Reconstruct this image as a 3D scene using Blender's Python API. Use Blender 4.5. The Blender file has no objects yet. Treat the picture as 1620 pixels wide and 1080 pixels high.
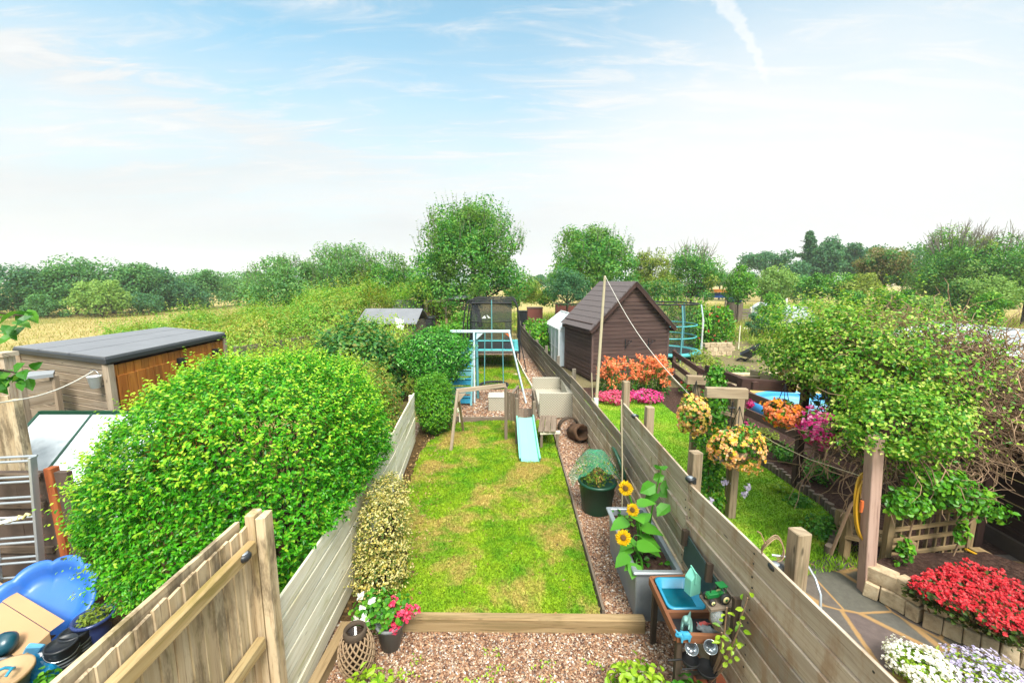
import bpy, math, random
import numpy as np
from mathutils import Vector, Matrix

# ------------------------------------------------------------------ camera, sky, sun, exposure
SC = bpy.context.scene
COL = SC.collection
F_PX, PITCH, CAM_H = 650.0, math.radians(8.3), 3.4
cam_d = bpy.data.cameras.new('camera')
cam_d.sensor_width = 36.0
cam_d.lens = 36.0 * F_PX / 1620.0
cam_d.clip_end = 4000
cam = bpy.data.objects.new('camera', cam_d)
COL.objects.link(cam)
cam.location = (0, 0, CAM_H)
cam.rotation_euler = (math.radians(90) - PITCH, 0, 0)
SC.camera = cam
SC.view_settings.view_transform = 'Standard'
SC.view_settings.look = 'None'
SC.view_settings.exposure = 1.72
SC.view_settings.gamma = 1
SC.cycles.volume_bounces = 1
SUN_EL, SUN_AZ = math.radians(52), math.radians(165)     # azimuth clockwise from +Y: behind the camera, to its right
sun_d = bpy.data.lights.new('sun', 'SUN')
sun_d.energy = 2.2
sun_d.angle = math.radians(24)
sun_d.color = (1.0, .955, .88)
sun = bpy.data.objects.new('sun', sun_d)
COL.objects.link(sun)
sv = Vector((math.sin(SUN_AZ) * math.cos(SUN_EL), math.cos(SUN_AZ) * math.cos(SUN_EL), math.sin(SUN_EL)))
sun.rotation_euler = sv.to_track_quat('Z', 'Y').to_euler()

def ray(px, py):
    u, v = (px - 810) / F_PX, (540 - py) / F_PX
    c, s = math.cos(PITCH), math.sin(PITCH)
    return Vector((u, c + v * s, -s + v * c))
def P(px, py, z=0.0):
    d = ray(px, py); k = (z - CAM_H) / d.z
    return Vector((d.x * k, d.y * k, z))
def A(px, py, Y):
    d = ray(px, py); k = Y / d.y
    return Vector((d.x * k, Y, CAM_H + d.z * k))

def lin(r, g, b, k=1.0):
    f = lambda c: ((c / 255.0 + .055) / 1.055) ** 2.4 if c > 10.3 else c / 255.0 / 12.92
    return (f(r) * k, f(g) * k, f(b) * k, 1)

class NT:
    """small node-tree helper"""
    def __init__(s, tree): s.t = tree; s.n = tree.nodes; s.l = tree.links
    def new(s, typ, **kw):
        n = s.n.new(typ)
        for k, v in kw.items():
            if k == 'inp':
                for a, b in v.items():
                    if hasattr(b, 'is_output'): s.l.new(b, n.inputs[a])
                    else: n.inputs[a].default_value = b
            else: setattr(n, k, v)
        return n
    def math(s, op, a, b=0.0, clamp=False):
        return s.new('ShaderNodeMath', operation=op, use_clamp=clamp, inp={0: a, 1: b}).outputs[0]
    def mix(s, fac, a, b, blend='MIX'):
        n = s.new('ShaderNodeMix', data_type='RGBA', blend_type=blend)
        for k, v in ((0, fac), (6, a), (7, b)):
            if hasattr(v, 'is_output'): s.l.new(v, n.inputs[k])
            else: n.inputs[k].default_value = v
        return n.outputs[2]
    def ramp(s, fac, stops, interp='LINEAR'):
        n = s.new('ShaderNodeValToRGB'); n.color_ramp.interpolation = interp
        e = n.color_ramp.elements
        while len(e) < len(stops): e.new(.5)
        for q, (p, c) in zip(e, stops):
            q.position = p; q.color = c if len(c) == 4 else (*c, 1)
        s.l.new(fac, n.inputs[0])
        return n.outputs[0]
    def step(s, x, a, b):
        return s.new('ShaderNodeMapRange', interpolation_type='SMOOTHSTEP', inp={0: x, 1: a, 2: b, 3: 0.0, 4: 1.0}).outputs[0]
    def noise(s, vec, scale, detail=3, rough=.55, dist=0.0):
        return s.new('ShaderNodeTexNoise', inp={'Vector': vec, 'Scale': scale, 'Detail': detail, 'Roughness': rough, 'Distortion': dist}).outputs[0]
    def mapping(s, vec, scale=(1, 1, 1), rot=(0, 0, 0), loc=(0, 0, 0)):
        return s.new('ShaderNodeMapping', inp={0: vec, 1: loc, 2: rot, 3: scale}).outputs[0]

# world: Nishita sky seen through thin cloud
W = bpy.data.worlds.new('World'); SC.world = W; W.use_nodes = True
w = NT(W.node_tree); w.n.clear()
gen = w.new('ShaderNodeTexCoord').outputs['Generated']
sep = w.new('ShaderNodeSeparateXYZ', inp={0: gen})
sx, sy, sz = sep.outputs
sky = w.new('ShaderNodeTexSky', sky_type='NISHITA')
sky.sun_disc = False; sky.sun_elevation = SUN_EL; sky.sun_rotation = SUN_AZ
sky.air_density = 1.0; sky.dust_density = .6; sky.ozone_density = 1.5
zz = w.math('ADD', w.math('MAXIMUM', sz, 0.0), .10)
cu = w.math('DIVIDE', sx, zz); cv = w.math('DIVIDE', sy, zz)
cuv = w.new('ShaderNodeCombineXYZ', inp={0: cu, 1: cv, 2: 0.0}).outputs[0]
def cloud_uv(px, py):
    d = ray(px, py).normalized(); q = max(d.z, 0) + .10
    return d.x / q, d.y / q
# long wisps drawn out along one wind direction
wind = w.mapping(cuv, scale=(.45, 1.5, 1), rot=(0, 0, math.radians(38)))
n1 = w.noise(wind, 1.3, 7, .62, .5)
n2 = w.noise(w.mapping(cuv, scale=(1, 1, 1), loc=(3.1, 1.2, 0)), .55, 4, .55, .3)
n3 = w.noise(w.mapping(cuv, scale=(.8, 3.2, 1), rot=(0, 0, math.radians(32))), 2.3, 8, .66, .8)
low = w.step(sz, .56, .10)                               # denser cloud towards the horizon
cov = w.math('ADD', w.math('MULTIPLY', low, .86), w.math('MULTIPLY', w.math('SUBTRACT', n1, .5), .6))
cov = w.math('ADD', cov, w.math('MULTIPLY', w.math('SUBTRACT', n2, .5), .45))
# the bank of bright cloud to the right of the view
bd = w.new('ShaderNodeVectorMath', operation='DOT_PRODUCT', inp={0: gen, 1: ray(1190, 290).normalized()}).outputs['Value']
bank = w.step(bd, .87, .99)
cov = w.math('ADD', cov, w.math('MULTIPLY', bank, .22))
wisps = w.math('MULTIPLY', w.step(n3, .46, .76), w.step(sz, .06, .25))
cov = w.math('ADD', cov, w.math('MULTIPLY', wisps, .55))
(a0, b0), (a1, b1) = cloud_uv(-60, 68), cloud_uv(560, 262)          # long feathery streak on the left
Ls = math.hypot(a1 - a0, b1 - b0); ux, uy = (a1 - a0) / Ls, (b1 - b0) / Ls
sal = w.math('ADD', w.math('MULTIPLY', w.math('SUBTRACT', cu, a0), ux), w.math('MULTIPLY', w.math('SUBTRACT', cv, b0), uy))
sac = w.math('ADD', w.math('MULTIPLY', w.math('SUBTRACT', cu, a0), -uy), w.math('MULTIPLY', w.math('SUBTRACT', cv, b0), ux))
sac = w.math('ABSOLUTE', w.math('ADD', sac, w.math('MULTIPLY', w.math('SUBTRACT', n3, .5), .5)))
stk = w.math('MULTIPLY', w.math('MULTIPLY', w.step(sac, .30, .0), w.step(sal, Ls + .6, Ls - 1.2)), w.step(n3, .25, .6))
cov = w.math('ADD', cov, w.math('MULTIPLY', stk, .40))
cov = w.math('ADD', cov, w.math('MULTIPLY', w.step(sz, .16, .0), .35))
cover = w.step(cov, -.40, 1.0)
# vapour trail
(u0, v0), (u1, v1) = cloud_uv(1118, -30), cloud_uv(1214, 135)
L = math.hypot(u1 - u0, v1 - v0); tx, ty = (u1 - u0) / L, (v1 - v0) / L
along = w.math('ADD', w.math('MULTIPLY', w.math('SUBTRACT', cu, u0), tx), w.math('MULTIPLY', w.math('SUBTRACT', cv, v0), ty))
across = w.math('ADD', w.math('MULTIPLY', w.math('SUBTRACT', cu, u0), -ty), w.math('MULTIPLY', w.math('SUBTRACT', cv, v0), tx))
bow = w.math('MULTIPLY', w.math('MULTIPLY', along, w.math('SUBTRACT', along, L)), -.16)
wob = w.math('MULTIPLY', w.math('SUBTRACT', w.noise(cuv, 16, 5, .7), .5), .06)
ac = w.math('ABSOLUTE', w.math('ADD', w.math('ADD', across, bow), wob))
half = w.math('ADD', .012, w.math('MULTIPLY', w.math('MAXIMUM', w.math('SUBTRACT', L, along), 0.0), .027))
trail = w.math('SUBTRACT', 1.0, w.step(w.math('DIVIDE', ac, half), .45, 1.1))
trail = w.math('MULTIPLY', trail, w.step(along, L + .02, L - .10))
trail = w.math('MULTIPLY', trail, w.step(along, -.8, -.2))
trail = w.math('MULTIPLY', trail, w.math('ADD', .45, w.math('MULTIPLY', w.noise(cuv, 22, 4, .7), .7)))

BLUE_R, BLUE_G, BLUE_B = .46, .93, .82
blue = w.mix(1.0, sky.outputs[0], (BLUE_R, BLUE_G, BLUE_B, 1), 'MULTIPLY')
shade = w.noise(w.mapping(cuv, scale=(.5, 1.1, 1), loc=(7, 3, 0)), .8, 4, .5)
white = w.ramp(shade, [(.35, (2.36, 2.44, 2.52)), (.62, (2.62, 2.68, 2.74))])
white = w.mix(w.math('MULTIPLY', wisps, .8), white, (2.95, 2.98, 3.0, 1))
white = w.mix(bank, white, (2.86, 2.88, 2.90, 1))
hz = w.step(sz, .22, .0)
white = w.mix(w.math('MULTIPLY', hz, .75), white, (2.02, 2.08, 2.22, 1))
# out-of-view cloud overhead, added and brightened as soft fill light, overcast-like
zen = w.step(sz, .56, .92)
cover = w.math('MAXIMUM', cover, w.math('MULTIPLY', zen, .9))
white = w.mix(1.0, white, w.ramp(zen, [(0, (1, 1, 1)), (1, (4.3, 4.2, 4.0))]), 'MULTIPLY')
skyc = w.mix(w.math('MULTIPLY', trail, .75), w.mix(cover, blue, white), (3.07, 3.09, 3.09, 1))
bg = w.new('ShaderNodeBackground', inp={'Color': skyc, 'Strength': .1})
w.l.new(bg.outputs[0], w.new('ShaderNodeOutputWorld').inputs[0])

# ------------------------------------------------------------------ mesh building
rng = np.random.default_rng(11)
random.seed(5)
WM = {}

class MB:
    """collects shapes in world space and links them as ONE mesh object"""
    def __init__(s): s.V = []; s.F = []; s.nv = 0
    def add(s, verts, faces, uv=None, m=0, smooth=False):
        v = np.asarray(verts, dtype=np.float32).reshape(-1, 3)
        byk = {}
        if isinstance(faces, np.ndarray):
            byk[faces.shape[1]] = (faces, uv)
        else:
            tmp = {}
            for i, f in enumerate(faces):
                a, b = tmp.setdefault(len(f), ([], [])); a.append(f); b.append(uv[i] if uv is not None else [(0, 0)] * len(f))
            for k, (a, b) in tmp.items(): byk[k] = (np.array(a, dtype=np.int32), np.array(b, dtype=np.float32))
        for k, (f, u) in byk.items():
            s.F.append((f.astype(np.int32) + s.nv, None if u is None else np.asarray(u, np.float32), m, smooth))
        s.V.append(v); s.nv += len(v)
        return s
    def box(s, c, size, rz=0.0, m=0, R=None, jit=0.0):
        hx, hy, hz = size[0] / 2, size[1] / 2, size[2] / 2
        M = R if R is not None else Matrix.Rotation(rz, 3, 'Z')
        c = Vector(c)
        cs = [(-1, -1, -1), (1, -1, -1), (1, 1, -1), (-1, 1, -1), (-1, -1, 1), (1, -1, 1), (1, 1, 1), (-1, 1, 1)]
        v = []
        for a, b, d in cs:
            q = Vector((a * hx, b * hy, d * hz))
            if jit: q += Vector((random.uniform(-jit, jit), random.uniform(-jit, jit), random.uniform(-jit, jit)))
            v.append(c + M @ q)
        fs = [(0, 3, 2, 1), (4, 5, 6, 7), (0, 1, 5, 4), (1, 2, 6, 5), (2, 3, 7, 6), (3, 0, 4, 7)]
        ax = max(range(3), key=lambda i: size[i])
        ox, oy = random.uniform(0, 20), random.uniform(0, 20)
        uvs = []
        for f in fs:
            o = [i for i in range(3) if i != ax]
            sgn = lambda j, i: cs[j][i] * size[i] / 2
            uvs.append([(ox + sgn(j, ax), oy + sgn(j, o[0]) + 1.3 * sgn(j, o[1])) for j in f])
        return s.add(v, fs, uvs, m)
    def beam(s, p0, p1, w, h, up=(0, 0, 1), m=0, jit=0.0, tilt=0.0):
        p0, p1 = Vector(p0), Vector(p1); d = p1 - p0; L = d.length; d.normalize()
        up = Vector(up)
        if abs(d.dot(up)) > .98: up = Vector((0, 1, 0))
        sd = d.cross(up).normalized(); u2 = sd.cross(d)
        if tilt: sd, u2 = sd * math.cos(tilt) + u2 * math.sin(tilt), u2 * math.cos(tilt) - sd * math.sin(tilt)
        R = Matrix((d, sd, u2)).transposed()
        return s.box((p0 + p1) / 2, (L, w, h), m=m, R=R, jit=jit)
    def tube(s, pts, r, seg=8, m=0, cap=True, smooth=True, closed=False):
        pts = [Vector(p) for p in pts]; n = len(pts)
        rs = [r] * n if isinstance(r, (int, float)) else list(r)
        v = []; prev = None
        for i, p in enumerate(pts):
            a = pts[(i - 1) % n] if (i > 0 or closed) else p
            b = pts[(i + 1) % n] if (i < n - 1 or closed) else p
            t = (b - a).normalized()
            if prev is None:
                x = t.orthogonal().normalized()
            else:
                x = prev - t * prev.dot(t)
                x = x.normalized() if x.length > 1e-6 else t.orthogonal().normalized()
            prev = x; y = t.cross(x)
            for k in range(seg):
                an = 2 * math.pi * k / seg
                v.append(p + (x * math.cos(an) + y * math.sin(an)) * rs[i])
        fs = []; uvs = []
        for i in range(n if closed else n - 1):
            i2 = (i + 1) % n
            for k in range(seg):
                k2 = (k + 1) % seg
                fs.append((i * seg + k, i * seg + k2, i2 * seg + k2, i2 * seg + k))
                uvs.append([(i * .1, k / seg), (i * .1, (k + 1) / seg), ((i + 1) * .1, (k + 1) / seg), ((i + 1) * .1, k / seg)])
        s.add(v, fs, uvs, m, smooth)
        if cap and not closed:
            for i in (0, n - 1):
                if rs[i] > .002:
                    vv = v[i * seg:(i + 1) * seg]
                    s.add(vv, [tuple(range(seg)) if i else tuple(reversed(range(seg)))], [[(0, 0)] * seg], m)
        return s
    def lathe(s, prof, c=(0, 0, 0), seg=20, m=0, R=None, fn=None, smooth=True):
        """prof: list of (radius, height); fn(angle, r, z) may return a changed radius"""
        c = Vector(c); v = []; n = len(prof)
        for r, z in prof:
            for k in range(seg):
                a = 2 * math.pi * k / seg
                rr = fn(a, r, z) if fn else r
                q = Vector((rr * math.cos(a), rr * math.sin(a), z))
                v.append(c + (R @ q if R is not None else q))
        fs = []; uvs = []
        for i in range(n - 1):
            for k in range(seg):
                k2 = (k + 1) % seg
                fs.append((i * seg + k, i * seg + k2, (i + 1) * seg + k2, (i + 1) * seg + k))
                uvs.append([(k / seg, prof[i][1]), ((k + 1) / seg, prof[i][1]), ((k + 1) / seg, prof[i + 1][1]), (k / seg, prof[i + 1][1])])
        return s.add(v, fs, uvs, m, smooth)
    def poly(s, pts, m=0):
        return s.add(pts, [tuple(range(len(pts)))], [[(p[0], p[1]) for p in pts]], m)
    def slab(s, pts, z0, z1, m=0):
        """prism from a counter-clockwise outline in x, y"""
        n = len(pts)
        v = [(p[0], p[1], z0) for p in pts] + [(p[0], p[1], z1) for p in pts]
        fs = [tuple(range(n, 2 * n)), tuple(reversed(range(n)))]
        uv = [[(p[0], p[1]) for p in pts], [(p[0], p[1]) for p in reversed(pts)]]
        for i in range(n):
            j = (i + 1) % n
            fs.append((i, j, n + j, n + i)); uv.append([(0, 0), (.2, 0), (.2, .1), (0, .1)])
        return s.add(v, fs, uv, m)
    def sheet(s, quad, th=.01, m=0):
        """a thin solid panel from four corners"""
        q = [Vector(p) for p in quad]
        n = (q[1] - q[0]).cross(q[3] - q[0]).normalized() * th
        v = q + [p + n for p in q]
        Lu, Lv = (q[1] - q[0]).length, (q[3] - q[0]).length
        fs = [(3, 2, 1, 0), (4, 5, 6, 7), (0, 1, 5, 4), (1, 2, 6, 5), (2, 3, 7, 6), (3, 0, 4, 7)]
        u4 = [(0, 0), (Lu, 0), (Lu, Lv), (0, Lv)]
        return s.add(v, fs, [u4[::-1], u4] + [[(0, 0), (Lu, 0), (Lu, th), (0, th)]] * 4, m)
    def arr(s, va):
        """va: (verts, faces ndarray, material index)"""
        v, f, m = va
        return s.add(v, f, None, m)
    def build(s, name, mats, parent=None, loc=None, bevel=0.0, local=False):
        me = bpy.data.meshes.new(name)
        o = bpy.data.objects.new(name, me); COL.objects.link(o)
        if parent is not None:
            o.parent = parent; M = WM[parent]; WM[o] = M
        else:
            M = Vector(loc) if loc is not None else Vector((0, 0, 0)); WM[o] = M
            o.location = M
        V = np.concatenate(s.V) if s.V else np.zeros((0, 3), np.float32)
        if not local: V = V - np.array(M, np.float32)
        me.vertices.add(len(V)); me.vertices.foreach_set('co', V.astype(np.float32).ravel())
        loops = np.concatenate([f.ravel() for f, u, m, q in s.F])
        tot = np.concatenate([np.full(len(f), f.shape[1], np.int32) for f, u, m, q in s.F])
        st = np.concatenate([[0], np.cumsum(tot)[:-1]]).astype(np.int32)
        me.loops.add(len(loops)); me.loops.foreach_set('vertex_index', loops)
        me.polygons.add(len(tot)); me.polygons.foreach_set('loop_start', st)
        me.polygons.foreach_set('material_index', np.concatenate([np.full(len(f), m, np.int32) for f, u, m, q in s.F]))
        me.polygons.foreach_set('use_smooth', np.concatenate([np.full(len(f), q, bool) for f, u, m, q in s.F]))
        if any(u is not None for f, u, m, q in s.F):
            lay = me.uv_layers.new(name='UVMap')
            uv = np.concatenate([(np.zeros((f.size, 2), np.float32) if u is None else u.reshape(-1, 2)) for f, u, m, q in s.F])
            lay.data.foreach_set('uv', uv.ravel())
        me.update(calc_edges=True)
        for m in (mats if isinstance(mats, (list, tuple)) else [mats]): me.materials.append(m)
        if bevel:
            b = o.modifiers.new('edge', 'BEVEL'); b.width = bevel; b.segments = 1; b.limit_method = 'ANGLE'
        return o

def tag(o, label=None, cat=None, group=None, kind=None):
    if label: o['label'] = label
    if cat: o['category'] = cat
    if group: o['group'] = group
    if kind: o['kind'] = kind
    return o
def thing(name, label, cat, loc, group=None, rz=0.0):
    o = bpy.data.objects.new(name, None); COL.objects.link(o)
    o.empty_display_size = .1
    o.location = loc; o.rotation_euler = (0, 0, rz); WM[o] = Vector(loc)
    return tag(o, label, cat, group)
def top(mb, name, mats, label, cat, loc, group=None, kind=None, bevel=0.0):
    return tag(mb.build(name, mats, None, loc, bevel), label, cat, group, kind)
def struct(mb, name, mat):
    return tag(mb.build(name, mat, None, (0, 0, 0)), kind='structure')
def copy_tree(o, parent=None):
    c = o.copy(); COL.objects.link(c)
    if parent: c.parent = parent
    for ch in list(o.children): copy_tree(ch, c)
    return c

# ------------------------------------------------------------------ foliage arrays
def unit(a): return a / np.maximum(np.linalg.norm(a, axis=1, keepdims=True), 1e-9)
def rdirs(n): return unit(rng.normal(size=(n, 3)))
def leaves(Pt, N, L, Wd, m=0, up=0.0, fold=.12, oval=False, T=None, spread=1.0):
    """leaf blades at points Pt facing N; L, Wd length and width (scalars or arrays)"""
    n = len(Pt)
    if n == 0: return (np.zeros((0, 3)), np.zeros((0, 3), np.int32), m)
    N = unit(N + rng.normal(size=(n, 3)) * .45 * spread)
    if T is None: T = rng.normal(size=(n, 3)) + np.array([0, 0, up])
    T = unit(T - N * np.sum(T * N, axis=1, keepdims=True))
    B = np.cross(N, T)
    L = (np.ones(n) * L * rng.uniform(.7, 1.25, n))[:, None]
    Wd = (np.ones(n) * Wd * rng.uniform(.8, 1.2, n))[:, None]
    if not oval:
        v = np.stack([Pt, Pt + T * L * .48 + B * Wd * .5 + N * L * fold, Pt + T * L, Pt + T * L * .48 - B * Wd * .5 + N * L * fold], 1)
        f = np.array([[0, 2, 1], [0, 3, 2]]); k = 4
    else:
        v = np.stack([Pt, Pt + T * L * .3 + B * Wd * .46 + N * L * fold, Pt + T * L * .66 + B * Wd * .42 + N * L * fold, Pt + T * L - N * L * fold * .6,
                      Pt + T * L * .66 - B * Wd * .42 + N * L * fold, Pt + T * L * .3 - B * Wd * .46 + N * L * fold, Pt + T * L * .55], 1)
        f = np.array([[0, 6, 1], [1, 6, 2], [2, 6, 3], [3, 6, 4], [4, 6, 5], [5, 6, 0]]); k = 7
    F = (f[None] + (np.arange(n) * k)[:, None, None]).reshape(-1, 3)
    return (v.reshape(-1, 3), F, m)
def lump(D, seed, freq=3.0):
    r = np.random.default_rng(seed); s = np.zeros(len(D))
    for i in range(7):
        k = r.normal(size=3) * freq * (1 + .35 * i); s += np.sin(D @ k + r.uniform(0, 6.28)) / (1 + .35 * i)
    return s / 2.6
def shell(c, r, n, seed=0, amp=.12, depth=.22, freq=3.0, pw=2.0, low=-1.0):
    """points spread through the outer layer of a lumpy (super)ellipsoid, with outward normals"""
    D = rdirs(int(n * (2.2 if low > -1 else 1.0)))
    if low > -1: D = D[D[:, 2] > low][:int(n)]
    r = np.array(r)
    q = np.power(np.sum(np.power(np.abs(D), pw), axis=1), -1.0 / pw)
    k = q * (1 + amp * lump(D, seed, freq)) * (1 - depth * rng.random(len(D)) ** 2)
    return np.array(c) + D * r * k[:, None], unit(D / r)
def sprigs(P0, D, length, per, L, Wd, m=0, oval=False, mt=None, thick=None):
    """shoots from points P0 along D carrying leaves; the two topmost leaves take material mt"""
    n = len(P0); D = unit(D); ln = length * rng.uniform(.6, 1.4, n)
    out = []
    for j in range(per):
        t = (j + .6) / per
        pos = P0 + D * (ln * t)[:, None]
        side = unit(np.cross(D, rng.normal(size=(n, 3))))
        T = unit(side + D * (.5 + .8 * t)); Nn = unit(D * .8 + np.array([0, 0, .6]) - side * .3)
        out.append(leaves(pos, Nn, L * (1.05 - .3 * t), Wd * (1.05 - .3 * t), mt if (mt is not None and j >= per - 3) else m, oval=oval, T=T, spread=.6))
    return out
def crown_arrays(c, r, ncl, nleaf, L, Wd, seed, m=0, clump=.34, up=.2, bottom=-.55, m2=None, fill=.30, pear=.12):
    """a crown of many leaf clumps with gaps between them"""
    rs = np.random.default_rng(seed); out = []; cents = []
    c = np.array(c); r = np.array(r)
    D = unit(rs.normal(size=(ncl * 3, 3))); D = D[D[:, 2] > bottom][:ncl]
    if bottom < -.7:                                       # skirts stay wide down to the ground
        lowz = D[:, 2] < 0; D = D.copy(); D[lowz, :2] *= np.minimum(np.power(np.maximum(1 - D[lowz, 2] ** 2, .03), -.42), 2.2)[:, None]
    D = D.copy(); D[:, :2] *= (1 - pear * D[:, 2:3])
    rad = rs.uniform(.42, .92, len(D)) * (1 + .22 * lump(D, seed + 3, 2.2))
    per = int(nleaf * (1 - fill) / len(D))
    for d, q in zip(D, rad):
        cc = c + d * r * q; cr = r.mean() * clump * rs.uniform(.6, 1.25)
        cents.append(cc)
        p, nn = shell(cc, (cr, cr, cr * .78), per, int(rs.integers(1e6)), .22, .55, 4.0)
        out.append(leaves(p, nn + np.array([0, 0, .35]), L, Wd, (m2 if (m2 is not None and rs.random() < .25) else m), up=-up))
    p, nn = shell(c, r * .88, int(nleaf * fill), seed + 9, .25, .6, 2.4)
    p = p[p[:, 2] > c[2] + bottom * r[2]]; nn = nn[:len(p)]
    out.append(leaves(p, nn, L, Wd, m, up=-up))
    return out, cents
# ------------------------------------------------------------------ materials
def mat(name):
    m = bpy.data.materials.new(name); m.use_nodes = True
    t = NT(m.node_tree); t.n.clear()
    out = t.new('ShaderNodeOutputMaterial')
    return m, t, out
def pbsdf(t, col, rough=.6, metal=0.0, bump=None, bstr=.3, bdist=.01, spec=.5):
    b = t.new('ShaderNodeBsdfPrincipled', inp={'Base Color': col, 'Roughness': rough, 'Metallic': metal, 'Specular IOR Level': spec})
    if bump is not None:
        n = t.new('ShaderNodeBump', inp={'Height': bump, 'Strength': bstr, 'Distance': bdist})
        t.l.new(n.outputs[0], b.inputs['Normal'])
    return b.outputs[0]
def island(t): return t.new('ShaderNodeNewGeometry').outputs['Random Per Island']
def objco(t): return t.new('ShaderNodeTexCoord').outputs['Object']
def uvco(t): return t.new('ShaderNodeTexCoord').outputs['UV']

def leafmat(name, cols, trans=.30, rough=.42, patch=None, pscale=1.2):
    m, t, out = mat(name)
    k = len(cols)
    col = t.ramp(island(t), [(i / max(k - 1, 1), c) for i, c in enumerate(cols)])
    if patch is not None:
        nz = t.step(t.noise(objco(t), pscale, 3), .48, .66)
        col = t.mix(t.math('MULTIPLY', nz, .75), col, patch)
    b = pbsdf(t, col, rough, spec=.35)
    tr = t.new('ShaderNodeBsdfTranslucent', inp={'Color': t.mix(1.0, col, (1.25, 1.2, .6, 1), 'MULTIPLY')})
    mx = t.new('ShaderNodeMixShader', inp={0: trans})
    t.l.new(b, mx.inputs[1]); t.l.new(tr.outputs[0], mx.inputs[2])
    t.l.new(mx.outputs[0], out.inputs[0])
    return m
def woodmat(name, c1, c2, c3, algae=None, alg_amt=.5, rough=.82, stain=None, stain_amt=.4, vary=.55, knots=True):
    """long-grained board: UV u runs along the board in metres"""
    m, t, out = mat(name)
    uv = uvco(t)
    g = t.noise(t.mapping(uv, scale=(2.2, 42, 1)), 1.0, 5, .65, .4)
    g2 = t.noise(t.mapping(uv, scale=(.9, 9, 1)), 1.0, 3, .6, .8)
    col = t.mix(t.step(g2, .3, .7), c1, c2)
    col = t.mix(t.math('MULTIPLY', t.step(g, .52, .72), .7), col, c3)
    tint = t.ramp(island(t), [(0, (1 - vary * .5,) * 3), (.5, (1, 1, 1)), (1, (1 + vary * .35, 1 + vary * .3, 1 + vary * .22))])
    col = t.mix(1.0, col, tint, 'MULTIPLY')
    if knots:
        vo = t.new('ShaderNodeTexVoronoi', inp={'Vector': t.mapping(uv, scale=(2.1, 7, 1)), 'Scale': 1.0}).outputs['Distance']
        col = t.mix(t.math('MULTIPLY', t.step(vo, .10, .03), .75), col, tuple(x * .35 for x in c3[:3]) + (1,))
    oc = objco(t)
    if stain is not None:
        st = t.step(t.noise(t.mapping(oc, scale=(1.6, 1.6, .5)), 3.2, 5, .72), .47, .64)
        col = t.mix(t.math('MULTIPLY', st, stain_amt), col, stain)
    if algae is not None:
        al = t.step(t.noise(t.mapping(uv, scale=(.7, 5, 1)), 1.4, 4, .7, .5), .52, .68)
        col = t.mix(t.math('MULTIPLY', al, alg_amt), col, algae)
    b = pbsdf(t, col, rough, bump=g, bstr=.35, bdist=.004, spec=.25)
    t.l.new(b, out.inputs[0])
    return m
def plain(name, col, rough=.5, metal=0.0, var=.12, scale=6.0, bump=0.0, spec=.5):
    m, t, out = mat(name)
    nz = t.noise(objco(t), scale, 4, .6)
    c = t.mix(nz, tuple(x * (1 - var) for x in col[:3]) + (1,), tuple(min(x * (1 + var), 1) for x in col[:3]) + (1,))
    b = pbsdf(t, c, rough, metal, nz if bump else None, bump, .01, spec)
    t.l.new(b, out.inputs[0])
    return m
def glassy(name, col, alpha, rough=.15, streak=None):
    """thin sheet: partly see-through, partly diffuse with a sheen"""
    m, t, out = mat(name)
    nz = t.noise(objco(t), 3.0, 4, .6)
    c = t.mix(t.math('MULTIPLY', t.step(nz, .45, .7), .5), col, streak or tuple(x * .7 for x in col[:3]) + (1,))
    b = pbsdf(t, c, rough)
    tr = t.new('ShaderNodeBsdfTransparent')
    mx = t.new('ShaderNodeMixShader', inp={0: alpha})
    t.l.new(tr.outputs[0], mx.inputs[1]); t.l.new(b, mx.inputs[2]); t.l.new(mx.outputs[0], out.inputs[0])
    return m

# timber
M_GREY = woodmat('weathered_grey_wood', lin(200, 184, 162, .82), lin(176, 158, 136, .80), lin(116, 94, 76, .72), stain=lin(164, 120, 76, .70), stain_amt=.5, vary=.75)
M_FARGREY = woodmat('old_fence_wood', lin(158, 146, 130, .6), lin(128, 116, 102, .6), lin(86, 74, 62, .6), algae=lin(128, 128, 84, .5), alg_amt=.3)
M_PALE = woodmat('pale_fence_wood', lin(240, 234, 214, .84), lin(228, 218, 190, .82), lin(176, 156, 118, .75), algae=lin(186, 178, 66, .66), alg_amt=.55, vary=.2)
M_BEIGE = woodmat('beige_board_wood', lin(222, 202, 168, .74), lin(202, 176, 138, .72), lin(140, 108, 76, .62), stain=lin(104, 88, 66, .55), stain_amt=.7, algae=lin(160, 146, 54, .55), alg_amt=.3, vary=.3)
M_RAIL = woodmat('mossy_rail_wood', lin(206, 182, 134, .58), lin(178, 150, 100, .58), lin(120, 92, 58, .55), algae=lin(150, 136, 48, .5), alg_amt=.6)
M_SHED = woodmat('brown_stained_wood', lin(126, 100, 92, .62), lin(104, 82, 76, .60), lin(66, 50, 46, .56), vary=.5, knots=False)
M_ORANGE = woodmat('orange_larch_wood', lin(214, 140, 58, .62), lin(186, 108, 40, .62), lin(120, 62, 22, .55), vary=.5)
M_LARCH = woodmat('grey_larch_wood', lin(206, 186, 162, .60), lin(180, 158, 132, .60), lin(128, 106, 84, .55), vary=.3)
M_DARKWOOD = woodmat('dark_brown_wood', lin(92, 66, 58, .55), lin(72, 50, 44, .55), lin(46, 32, 28, .5), algae=lin(92, 92, 60, .4), alg_amt=.25, vary=.3, knots=False)
M_BROWNRAIL = woodmat('brown_rail_wood', lin(112, 84, 74, .72), lin(92, 68, 60, .7), lin(60, 44, 40, .6), vary=.2, knots=False)
M_SLEEPER = woodmat('sleeper_wood', lin(182, 156, 116, .6), lin(152, 126, 88, .6), lin(96, 76, 52, .55), algae=lin(110, 104, 56, .5), alg_amt=.4)
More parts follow.
